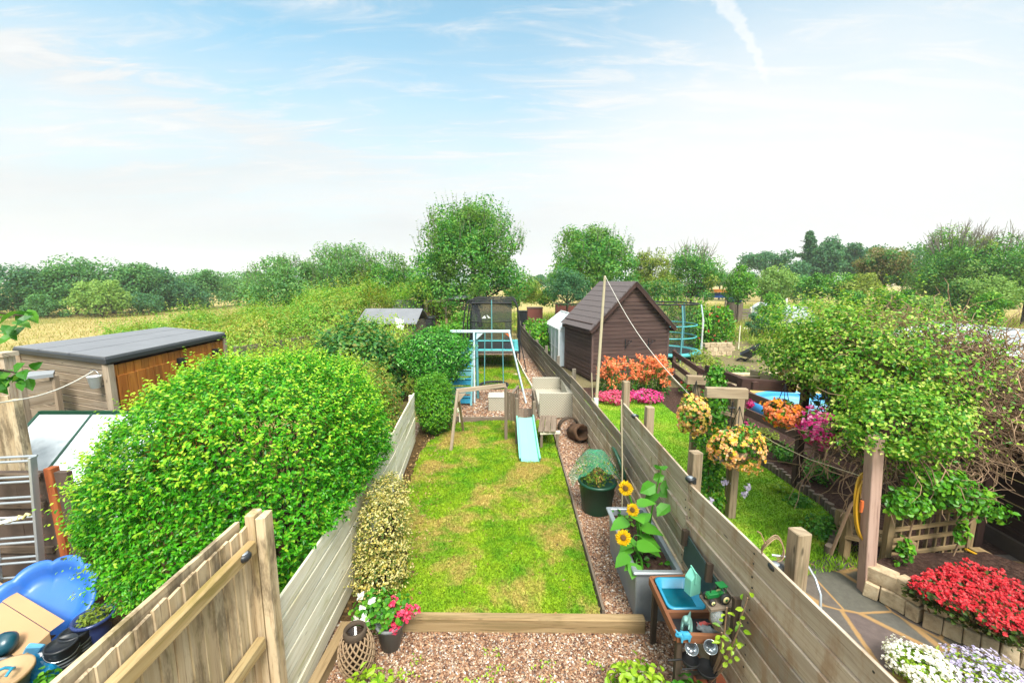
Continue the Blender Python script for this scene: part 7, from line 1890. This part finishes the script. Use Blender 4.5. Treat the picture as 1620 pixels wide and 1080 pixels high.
old_shed('old_shed', 'low old shed with a sagging grey felt roof beyond the dark-leaved shrub', -6.0, -3.9, 16.2, 18.4, 1.75, 2.25, M_TOY, M_ROOFFELT)
c = A(628, 508, 15.6); mb = MB(); mb.sheet([c + Vector((-.05, 0, -.25)), c + Vector((.28, -.1, -.36)), c + Vector((.12, .5, -.02)), c + Vector((-.22, .55, .08))], .02); top(mb, 'leaning_sheet', M_WHITE, 'white sheet leaning against the old low shed', 'sheet', c)
c = A(668, 496, 19.5); T = thing('water_tank', 'black plastic water tank between the old shed and the brown fence', 'tank', (c.x, c.y, 0))
mb = MB(); mb.box((c.x, c.y, .95), (1.1, .9, 1.5)); mb.build('body', M_RUBBER, T, bevel=.06); mb = MB(); mb.box((c.x, c.y, 1.72), (1.16, .96, .06)); mb.build('rim', M_BLACK, T, bevel=.02)
q0, q1 = A(622, 482, 23), A(668, 480, 23)
T = thing('corrugated_screen', 'pale corrugated metal screen behind the old low shed', 'screen', (q0.x, 23, 0))
mb = MB(); nn_ = 60; v = []
for k in range(nn_ + 1):
    t = k / nn_; xx = q0.x + (q1.x - q0.x) * t; yy = 23 + .03 * math.sin(k * 1.57)
    v += [(xx, yy, .3), (xx, yy, A(650, 474, 23).z)]
mb.add(v, [(2 * k, 2 * k + 2, 2 * k + 3, 2 * k + 1) for k in range(nn_)]); mb.build('sheet', M_CORR, T)
for q in (q0, q1): mb = MB(); mb.box((q.x, 23.08, 1.2), (.1, .1, 2.4)); mb.build('post', M_TOY, T)
c = A(708, 470, 21.5); T = thing('timber_frame', 'open grey timber frame beside the pale corrugated screen', 'frame', (c.x, c.y, 0))
for dx in (-1.1, -.1, .8):
    mb = MB(); mb.box((c.x + dx, c.y, 1.2), (.1, .1, 2.4)); mb.build('post', M_TOY, T)
mb = MB(); mb.beam((c.x - 1.2, c.y, 2.38), (c.x + .9, c.y, 2.42), .08, .12); mb.build('beam', M_TOY, T)
mb = MB(); mb.sheet([(c.x + .1, c.y - .3, 2.5), (c.x + 1.2, c.y - .3, 2.55), (c.x + 1.2, c.y + .6, 2.65), (c.x + .1, c.y + .6, 2.6)], .03); mb.build('roof_sheet', M_CORR, T)
# bean and vegetable rows in the right neighbour's plot
def bean_row(label, x0, x1, y, z, n, dpt=.45, m=L_BRIGHT, flow=True):
    T = thing('bean_row', label, 'bean plants', ((x0 + x1) / 2, y, 0))
    mb = MB(); k = max(2, int((x1 - x0) / .8))
    for i in range(k):
        c = (x0 + (x1 - x0) * (i + .5) / k, y, z * .5); p, nn = shell(c, ((x1 - x0) / k * .72, dpt, z * .52), n // k, int(rng.integers(1e6)), .22, .5, 3); p = p[p[:, 2] > 0]; nn = nn[:len(p)]
        mb.arr(leaves(p, nn + np.array([0, -.2, .4]), .13, .10, 0, oval=True))
    mb.build('foliage', m, T)
    mb = MB()
    for i in range(k * 2): xx = x0 + (x1 - x0) * (i + .5) / (k * 2); mb.tube([(xx, y + .1, 0), (xx + .05, y, z * 1.06)], .015, 5)
    mb.build('canes', M_BAMBOO, T)
    if flow:
        mb = MB()
        for s_ in flowers(((x0 + x1) / 2, y - .1, z * .5), ((x1 - x0) / 2, dpt, z * .5), 46, .07, 0, int(rng.integers(1e6))): mb.arr(s_)
        mb.build('flowers', F_RED, T)
bean_row('lush runner bean row left of the white greenhouse beyond the low grey fence', .92, 1.6, 18.6, 1.5, 3000, 1.1)
bean_row('low bean patch behind the trampoline end of the low grey fence', .75, 1.9, 22.8, 1.3, 1600, .7)
bean_row('tall runner bean row with red flowers right of the round trampoline', 8.9, 10.9, 20.6, 2.25, 3600, .6)
bean_row('long flowering bean row behind the round trampoline', 6.0, 10.6, 22.5, 2.45, 4200, .6, L_BRAMBLE)

# ------------------------------------------------------------------ trees
def tree(px, base_py, top_py, hw, Y, label, m, name='tree', ncl=26, nleaf=7000, L=None, seed=None, sky_gap=.34, low=None, m2=None, cat='tree', group=None, shoots=0, bare=0, flat=1.0, bottom=-.5, trunk=True, xo=0.0, pear=.12):
    """crown fitted between top_py and base_py as seen from the house, at distance Y"""
    seed = seed if seed is not None else int(rng.integers(1e6))
    c_top, c_bot, cl, cr = A(px, top_py, Y), A(px, base_py + (8 if base_py > 455 else 0), Y), A(px - hw, top_py, Y), A(px + hw, top_py, Y)
    rx = (cr.x - cl.x) / 2 * 1.1; zt, zb = c_top.z, max(c_bot.z, 0.1)
    cz, rz = (zt + zb) / 2, (zt - zb) / 2
    cx_ = c_top.x
    T = thing(name, label, cat, (cx_, Y, 0), group)
    L = L or max(.10, Y * .0062)
    if bottom < -.7: zb = max(zb - rz * .12, .1); cz, rz = (zt + zb) / 2, (zt - zb) / 2
    arrs, cents = crown_arrays((cx_, Y, cz), (rx * .97, rx * .9 * flat, rz), ncl, nleaf, L, L * .62, seed, 0, sky_gap, .15, bottom, 1 if m2 else None, pear=pear)
    mb = MB()
    for a in arrs: mb.arr(a)
    if shoots:
        rs = rng; D = rdirs(shoots * 3); D = D[D[:, 2] > .15][:shoots]
        q = np.array((cx_, Y, cz)) + D * np.array((rx * .9, rx * .8 * flat, rz * .86))
        Ds = unit(D * .5 + np.array([0, 0, 1.0]) + rng.normal(size=D.shape) * .18)
        for s_ in sprigs(q, Ds, rz * .22, 10, L * .9, L * .55, 0): mb.arr(s_)
    mb.build('crown', [m] + ([m2] if m2 else []), T)
    if shoots:
        mb = MB()
        for a_, d_ in zip(q, Ds): mb.tube([a_ - d_ * rz * .1, a_ + d_ * rz * .2], [Y * .0006, Y * .0002], 4, cap=False)
        mb.build('shoots', M_GREYTWIG, T)
    if trunk:
        mb = MB(); tr = max(.08, rx * .055); base = Vector((cx_ + xo, Y, 0)); fork = Vector((cx_ + xo * .5, Y, max(zb, .3) + rz * .25))
        mb.tube([base, base.lerp(fork, .5) + Vector((tr * .4, 0, 0)), fork, Vector((cx_, Y, cz + rz * .3))], [tr, tr * .85, tr * .7, tr * .3], 8)
        for c in cents[::max(1, len(cents) // 10)]: mb.tube([fork, fork.lerp(Vector(c), .55) + Vector((0, 0, rz * .06)), Vector(c)], [tr * .4, tr * .25, tr * .08], 6)
        mb.build('trunk', M_BARK, T)
    if bare:
        mb = MB(); D = rdirs(bare * 3); D = D[D[:, 2] > .35][:bare]
        for d in D:
            p0 = Vector((cx_ + d[0] * rx * .7, Y + d[1] * rx * .6, cz + d[2] * rz * .75)); v = Vector(d) * .6 + Vector((0, 0, .7)); v.normalize(); ln = rz * random.uniform(.35, .6)
            p1 = p0 + v * ln * .55 + Vector((random.uniform(-.1, .1), 0, 0)) * ln; p2 = p1 + (v + Vector((random.uniform(-.5, .5), random.uniform(-.3, .3), random.uniform(-.2, .2)))).normalized() * ln * .5
            r_ = Y * .0005; mb.tube([p0, p1, p2], [r_ * 1.5, r_, r_ * .5], 4)
            for j in range(3):
                s0 = p0.lerp(p1, random.uniform(.3, 1)); mb.tube([s0, s0 + (v + Vector((random.uniform(-.9, .9), random.uniform(-.5, .5), random.uniform(-.3, .3)))).normalized() * ln * .4], [r_ * .8, r_ * .4], 4)
        mb.build('bare_twigs', M_GREYTWIG, T)
    return T
# row across the left field
ROW = 'trees along the far side of the left field'
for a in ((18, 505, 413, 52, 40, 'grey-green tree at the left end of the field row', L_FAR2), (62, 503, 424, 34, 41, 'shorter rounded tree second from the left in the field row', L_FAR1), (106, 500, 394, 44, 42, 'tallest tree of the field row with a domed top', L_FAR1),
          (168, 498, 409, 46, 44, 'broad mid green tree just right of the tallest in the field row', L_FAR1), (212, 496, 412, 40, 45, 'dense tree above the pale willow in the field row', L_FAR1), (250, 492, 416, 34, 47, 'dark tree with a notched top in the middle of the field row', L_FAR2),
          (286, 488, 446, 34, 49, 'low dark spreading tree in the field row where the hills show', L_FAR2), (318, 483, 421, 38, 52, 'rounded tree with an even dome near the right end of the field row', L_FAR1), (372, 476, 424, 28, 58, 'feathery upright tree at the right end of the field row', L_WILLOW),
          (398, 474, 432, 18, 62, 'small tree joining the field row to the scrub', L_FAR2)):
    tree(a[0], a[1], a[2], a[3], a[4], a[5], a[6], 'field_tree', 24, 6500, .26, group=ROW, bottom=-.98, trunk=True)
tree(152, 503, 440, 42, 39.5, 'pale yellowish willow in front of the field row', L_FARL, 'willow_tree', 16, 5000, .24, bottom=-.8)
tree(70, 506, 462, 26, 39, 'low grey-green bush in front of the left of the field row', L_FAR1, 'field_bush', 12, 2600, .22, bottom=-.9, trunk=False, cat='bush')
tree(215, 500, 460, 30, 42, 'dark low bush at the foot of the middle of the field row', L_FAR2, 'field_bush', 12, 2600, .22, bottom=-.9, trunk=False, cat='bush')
# willow scrub
SCR = 'willow scrub behind the bramble bank'
tree(448, 492, 404, 58, 25, 'left clump of grey-green willow scrub with spiky shoots', L_WILLOW, 'willow_scrub', 30, 11000, .15, group=SCR, shoots=110, bottom=-.8)
tree(540, 486, 386, 56, 26, 'tallest middle clump of willow scrub behind the brambles', L_WILLOW, 'willow_scrub', 32, 12000, .15, group=SCR, shoots=120, bottom=-.8, m2=L_YELLOWG)
tree(604, 480, 396, 44, 25.5, 'right clump of willow scrub beside the tall apple tree', L_APPLE, 'willow_scrub', 26, 8500, .14, group=SCR, shoots=90, bottom=-.8)
tree(662, 466, 436, 26, 60, 'distant dark tree seen between the scrub and the tall apple tree', L_FAR1, 'distant_tree', 14, 3000, .34, bottom=-.8)
tree(700, 470, 446, 26, 66, 'low distant tree behind the left of the tall apple tree', L_FAR2, 'distant_tree', 14, 3000, .34, bottom=-.8)
# the tall apple tree behind the trampoline
tree(742, 488, 310, 88, 23.5, 'tallest apple tree with an open crown right behind the black trampoline', L_APPLE, 'apple_tree', 70, 30000, .16, seed=77, sky_gap=.25, shoots=110, bottom=-.92, xo=.6, pear=.26)
tree(836, 468, 440, 30, 30, 'yellow-green bush at the right foot of the tall apple tree', L_YELLOWG, 'round_bush', 14, 2600, .15, bottom=-.9, trunk=False, cat='bush')
tree(942, 470, 358, 70, 30, 'spreading dark green apple tree behind the shed roof', L_APPLE, 'apple_tree', 48, 19000, .19, seed=78, sky_gap=.28, shoots=60, bottom=-.8)
tree(898, 476, 428, 36, 25, 'dark bluish bush left of the brown shed roof', L_FAR2, 'round_bush', 20, 5000, .13, bottom=-.9, cat='bush')
tree(1034, 476, 388, 32, 31, 'thin yellow-green tree just right of the shed ridge', L_YELLOWG, 'slim_tree', 22, 6500, .15, shoots=30, bottom=-.9, m2=L_APPLE)
tree(1098, 470, 388, 46, 33, 'broad olive green tree with bare twigs on top', L_APPLE, 'olive_green_tree', 34, 12000, .17, bare=46, bottom=-.85, m2=L_YELLOWG)
tree(1050, 480, 440, 34, 28, 'dark bush at the foot of the thin yellow-green tree', L_DARK, 'round_bush', 18, 4000, .15, bottom=-.9, trunk=False, cat='bush')
tree(1172, 474, 420, 24, 29, 'small bright green bushy tree behind the blue barrels', L_BRIGHT, 'small_tree', 20, 5500, .14, shoots=20, bottom=-.85)
tree(1212, 432, 396, 36, 70, 'distant dark dome-shaped tree on the skyline', L_FAR2, 'distant_tree', 18, 4500, .40, bottom=-.7)
tree(1226, 470, 416, 30, 34, 'rounded yellow-green bush below the distant dome-shaped tree', L_FARL, 'round_bush', 20, 5000, .18, bottom=-.9, trunk=False, cat='bush')
tree(1225, 520, 455, 22, 24, 'ivy-clad upright bush right of the slatted fence panel', L_BRIGHT, 'round_bush', 18, 4000, .13, bottom=-.95, trunk=False, cat='bush')
tree(1210, 522, 492, 22, 23.5, 'grey-green low bush below the ivy-clad upright one', L_FAR2, 'round_bush', 12, 2200, .11, bottom=-.95, trunk=False, cat='bush')
tree(1258, 470, 430, 26, 40, 'dull green bush below the far pine', L_APPLE, 'round_bush', 16, 3600, .2, bottom=-.9, trunk=False, cat='bush')
# far right skyline
FAR = 'distant trees on the right skyline'
T = thing('pine_tree', 'tall dark pine with layered boughs on the right skyline', 'tree', A(1277, 430, 62) * 1)
T.location.z = 0; WM[T] = Vector((T.location.x, 62, 0))
c = A(1277, 430, 62); zt = A(1277, 370, 62).z
mb = MB()
for k in range(13):
    t = k / 12; z = zt - t * (zt - 2.6) * .95; wd_ = (.5 + 1.7 * t ** .7) * (1 if k % 2 else .75)
    for j in range(2):
        cc = (c.x + random.uniform(-.9, .9) * wd_ * .6, 62 + random.uniform(-.5, .5) * wd_, z); p, nn = shell(cc, (wd_ * random.uniform(.5, .9), wd_ * .7, .30), 260, int(rng.integers(1e6)), .3, .6, 4); mb.arr(leaves(p, nn + np.array([0, 0, .6]), .42, .16))
mb.build('crown', L_FAR2, T)
mb = MB(); mb.tube([(c.x, 62, 0), (c.x + .1, 62, zt * .5), (c.x, 62, zt - .3)], [.3, .22, .06], 7)
for k in range(8): z = 3 + k * (zt - 3.5) / 8; mb.tube([(c.x, 62, z), (c.x + random.choice((-1, 1)) * random.uniform(.8, 1.8), 62, z + .4)], [.08, .03], 5)
mb.build('trunk', M_BARK, T)
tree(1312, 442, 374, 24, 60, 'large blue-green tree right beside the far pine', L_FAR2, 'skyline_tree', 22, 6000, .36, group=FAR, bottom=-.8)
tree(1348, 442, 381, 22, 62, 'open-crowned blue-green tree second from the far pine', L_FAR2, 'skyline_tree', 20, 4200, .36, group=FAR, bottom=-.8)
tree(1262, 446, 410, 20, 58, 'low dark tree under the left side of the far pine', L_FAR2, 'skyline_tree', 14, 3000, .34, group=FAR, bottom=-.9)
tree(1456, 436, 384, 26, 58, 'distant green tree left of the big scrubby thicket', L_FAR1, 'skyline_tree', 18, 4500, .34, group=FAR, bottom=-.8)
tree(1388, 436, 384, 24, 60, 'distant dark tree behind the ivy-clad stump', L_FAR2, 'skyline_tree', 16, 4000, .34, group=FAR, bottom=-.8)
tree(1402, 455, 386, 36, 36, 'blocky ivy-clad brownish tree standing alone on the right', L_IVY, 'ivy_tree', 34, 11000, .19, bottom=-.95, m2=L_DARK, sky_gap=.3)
BIG = 'scrubby trees of the thicket at the right edge'
tree(1520, 470, 362, 50, 31, 'left tree of the right-edge thicket with many bare twigs above', L_APPLE, 'thicket_tree', 34, 12000, .17, group=BIG, bare=90, bottom=-.9, m2=L_FARL)
tree(1590, 476, 366, 54, 30, 'right tree of the right-edge thicket with mixed olive leaves', L_APPLE, 'thicket_tree', 34, 12000, .17, group=BIG, bare=50, bottom=-.9, m2=L_YELLOWG)
tree(1490, 470, 410, 34, 33, 'low olive bush at the left foot of the right-edge thicket', L_FARL, 'thicket_tree', 20, 5500, .18, group=BIG, bottom=-.95)
tree(1640, 480, 380, 50, 28, 'tree of the thicket cut off by the right edge of the view', L_APPLE, 'thicket_tree', 26, 8000, .17, group=BIG, bottom=-.9)
tree(1570, 492, 430, 36, 24, 'rounded lime green bush in front of the right-edge thicket', L_FARL, 'lime_bush', 24, 6500, .13, bottom=-.95, trunk=False, cat='bush')
tree(1568, 512, 458, 22, 20, 'small bright bush nearest the greenhouse at the right edge', L_BRIGHT, 'lime_bush', 18, 4200, .11, bottom=-.95, trunk=False, cat='bush')
tree(1532, 488, 440, 26, 25, 'dark green bush left of the rounded lime green one', L_DARK, 'round_bush', 18, 4200, .13, bottom=-.95, trunk=False, cat='bush')
for (px, b, t, hw, Y, m, lb) in ((1326, 468, 428, 24, 33, L_BRIGHT, 'bright green bush below the blue-green skyline trees'), (1292, 466, 430, 14, 32, L_GARDEN, 'narrow green bush left of the bright one below the skyline trees'), (1366, 470, 434, 30, 32, L_YELLOWG, 'wide yellow-green bush left of the ivy-clad tree foot'), (1410, 486, 456, 22, 24, L_BRIGHT, 'pale leafy bush just below the ivy-clad tree'), (1436, 482, 456, 9, 26, L_GARDEN, 'tiny conical green bush in the wild grass'), (1470, 492, 464, 24, 25, L_FARL, 'low scrubby bush in the wild grass left of the thicket'), (1350, 478, 458, 20, 27, L_GARDEN, 'low leafy bush above the top of the clematis mound')):
    tree(px, b, t, hw, Y, lb, m, 'wild_bush', 16, 3600, Y * .005, bottom=-.95, trunk=False, cat='bush', group='bushes in the wild grass on the right')
# a far line of trees closing the view
BACK = 'far tree line closing the horizon'
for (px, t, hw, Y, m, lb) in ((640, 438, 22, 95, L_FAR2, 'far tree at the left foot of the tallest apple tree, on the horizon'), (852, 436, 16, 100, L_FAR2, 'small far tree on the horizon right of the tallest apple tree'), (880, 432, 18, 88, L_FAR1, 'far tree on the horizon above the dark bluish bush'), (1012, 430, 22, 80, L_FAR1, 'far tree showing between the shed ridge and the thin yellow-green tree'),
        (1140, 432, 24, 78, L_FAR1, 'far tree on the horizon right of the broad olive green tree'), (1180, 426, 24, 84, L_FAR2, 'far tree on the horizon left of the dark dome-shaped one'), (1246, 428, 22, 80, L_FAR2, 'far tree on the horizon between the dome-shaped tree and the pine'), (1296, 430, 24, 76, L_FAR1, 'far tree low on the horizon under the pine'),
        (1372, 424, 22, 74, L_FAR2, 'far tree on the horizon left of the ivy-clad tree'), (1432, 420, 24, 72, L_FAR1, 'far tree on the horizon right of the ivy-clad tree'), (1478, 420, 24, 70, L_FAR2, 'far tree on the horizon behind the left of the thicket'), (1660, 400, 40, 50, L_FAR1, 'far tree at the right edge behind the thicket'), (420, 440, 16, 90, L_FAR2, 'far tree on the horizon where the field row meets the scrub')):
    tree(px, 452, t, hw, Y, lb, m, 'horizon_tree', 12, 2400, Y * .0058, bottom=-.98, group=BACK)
# wild grass on the right and behind the gardens
mb = MB()
p = np.stack([rng.uniform(9, 42, 30000), rng.uniform(17, 52, 30000), np.zeros(30000)], 1); k = p[:, 0] > 13.5 + (p[:, 1] - 17) * .15; p = p[k]
mb.arr(blades(p[::2], .85, .06, 0, .7)); mb.arr(blades(p[1::2], .8, .07, 1, .7))
p = np.stack([rng.uniform(13, 30, 9000), rng.uniform(13.5, 30, 9000), np.zeros(9000)], 1); mb.arr(blades(p, .5, .05, 1, .9))
p = np.stack([rng.uniform(-4, 6, 6000), rng.uniform(27, 40, 6000), np.zeros(6000)], 1); mb.arr(blades(p[::3], .6, .06, 0, .8)); mb.arr(blades(p[1::3], .7, .07, 1, .8)); mb.arr(leaves(p[2::3] + np.array([0, 0, .3]), np.tile([0, -.4, 1.], (len(p[2::3]), 1)), .28, .16, 1))
tag(mb.build('wild_grass', [L_HAY, L_WEED], None, (0, 0, 0)), 'tall yellowing wild grass beyond the right-hand gardens', 'grass', kind='stuff')
mb = MB(); n = 9000
p = np.stack([rng.uniform(1, 22, n), rng.uniform(13.5, 30, n), rng.uniform(.02, .22, n)], 1)
k = ~((p[:, 0] > 2.2) & (p[:, 0] < 5.8) & (p[:, 1] < 17.6)) & (p[:, 0] > 1.4) & (lump(p * np.array([.35, .35, 0]), 5, 2.0) > .05); p = p[k]
mb.arr(leaves(p, np.tile([0, -.2, 1.], (len(p), 1)), .12, .07, 0)); tag(mb.build('allotment_weeds', [L_WEED], None, (0, 0, 0)), 'low weeds and seedlings over the allotment earth', 'weeds', kind='stuff')
for (px, b, t, hw, Y, m, lb) in ((846, 474, 452, 16, 33, L_WEED, 'pale weedy bush in the rough meadow right of the tallest apple tree'), (868, 476, 456, 14, 30, L_BRIGHT, 'small bright bush in the rough meadow beyond the bean patch'), (812, 478, 456, 14, 31, L_YELLOWG, 'small yellow-green bush behind the right end of the black trampoline'), (692, 480, 456, 18, 29, L_YELLOWG, 'small yellow-green bush behind the timber frame')):
    tree(px, b, t, hw, Y, lb, m, 'wild_bush', 12, 1800, Y * .005, bottom=-.98, trunk=False, cat='bush', group='bushes in the rough meadow behind the gardens')
# brick planter and bins beyond the back of the garden
c = A(985, 470, 27); 
for (px, py, Y, s_, m_, lb) in ((826, 498, 25, (.6, .5, .9), M_BLACK, 'dark bin at the end of the low grey fence'), (846, 492, 27, (1.0, .7, .8), M_BRICK, 'small brick compost bay beyond the bean patch'), (900, 486, 28, (1.8, .8, 1.0), M_BRICK, 'reddish low brick shed wall behind the bean row')):
    c = A(px, py, Y); T = thing('compost_bin' if m_ is M_BLACK else 'brick_bay', lb, 'bin' if m_ is M_BLACK else 'brick bay', (c.x, Y, 0)); zt2 = max(c.z + .2, s_[2])
    mb = MB(); mb.box((c.x, Y, zt2 / 2), (s_[0], s_[1], zt2)); mb.build('body', m_, T, bevel=.03); mb = MB(); mb.box((c.x, Y, zt2 + .03), (s_[0] + .06, s_[1] + .06, .06)); mb.build('lid' if m_ is M_BLACK else 'coping', m_ if m_ is M_BLACK else M_CONC, T, bevel=.01)

# ------------------------------------------------------------------ damp summer air
mb = MB(); mb.box((0, 600, 30), (2200, 2000, 66))
m_, t_, out_ = mat('haze_air')
pv = t_.new('ShaderNodeVolumePrincipled', inp={'Color': (.93, .96, 1.0, 1), 'Density': .0007, 'Anisotropy': .25})
t_.l.new(pv.outputs[0], out_.inputs['Volume'])
hz_ = mb.build('haze', m_, None, (0, 600, 30)); tag(hz_, kind='stuff')
tag(hz_, 'thin damp haze in the air over the whole view', 'haze')
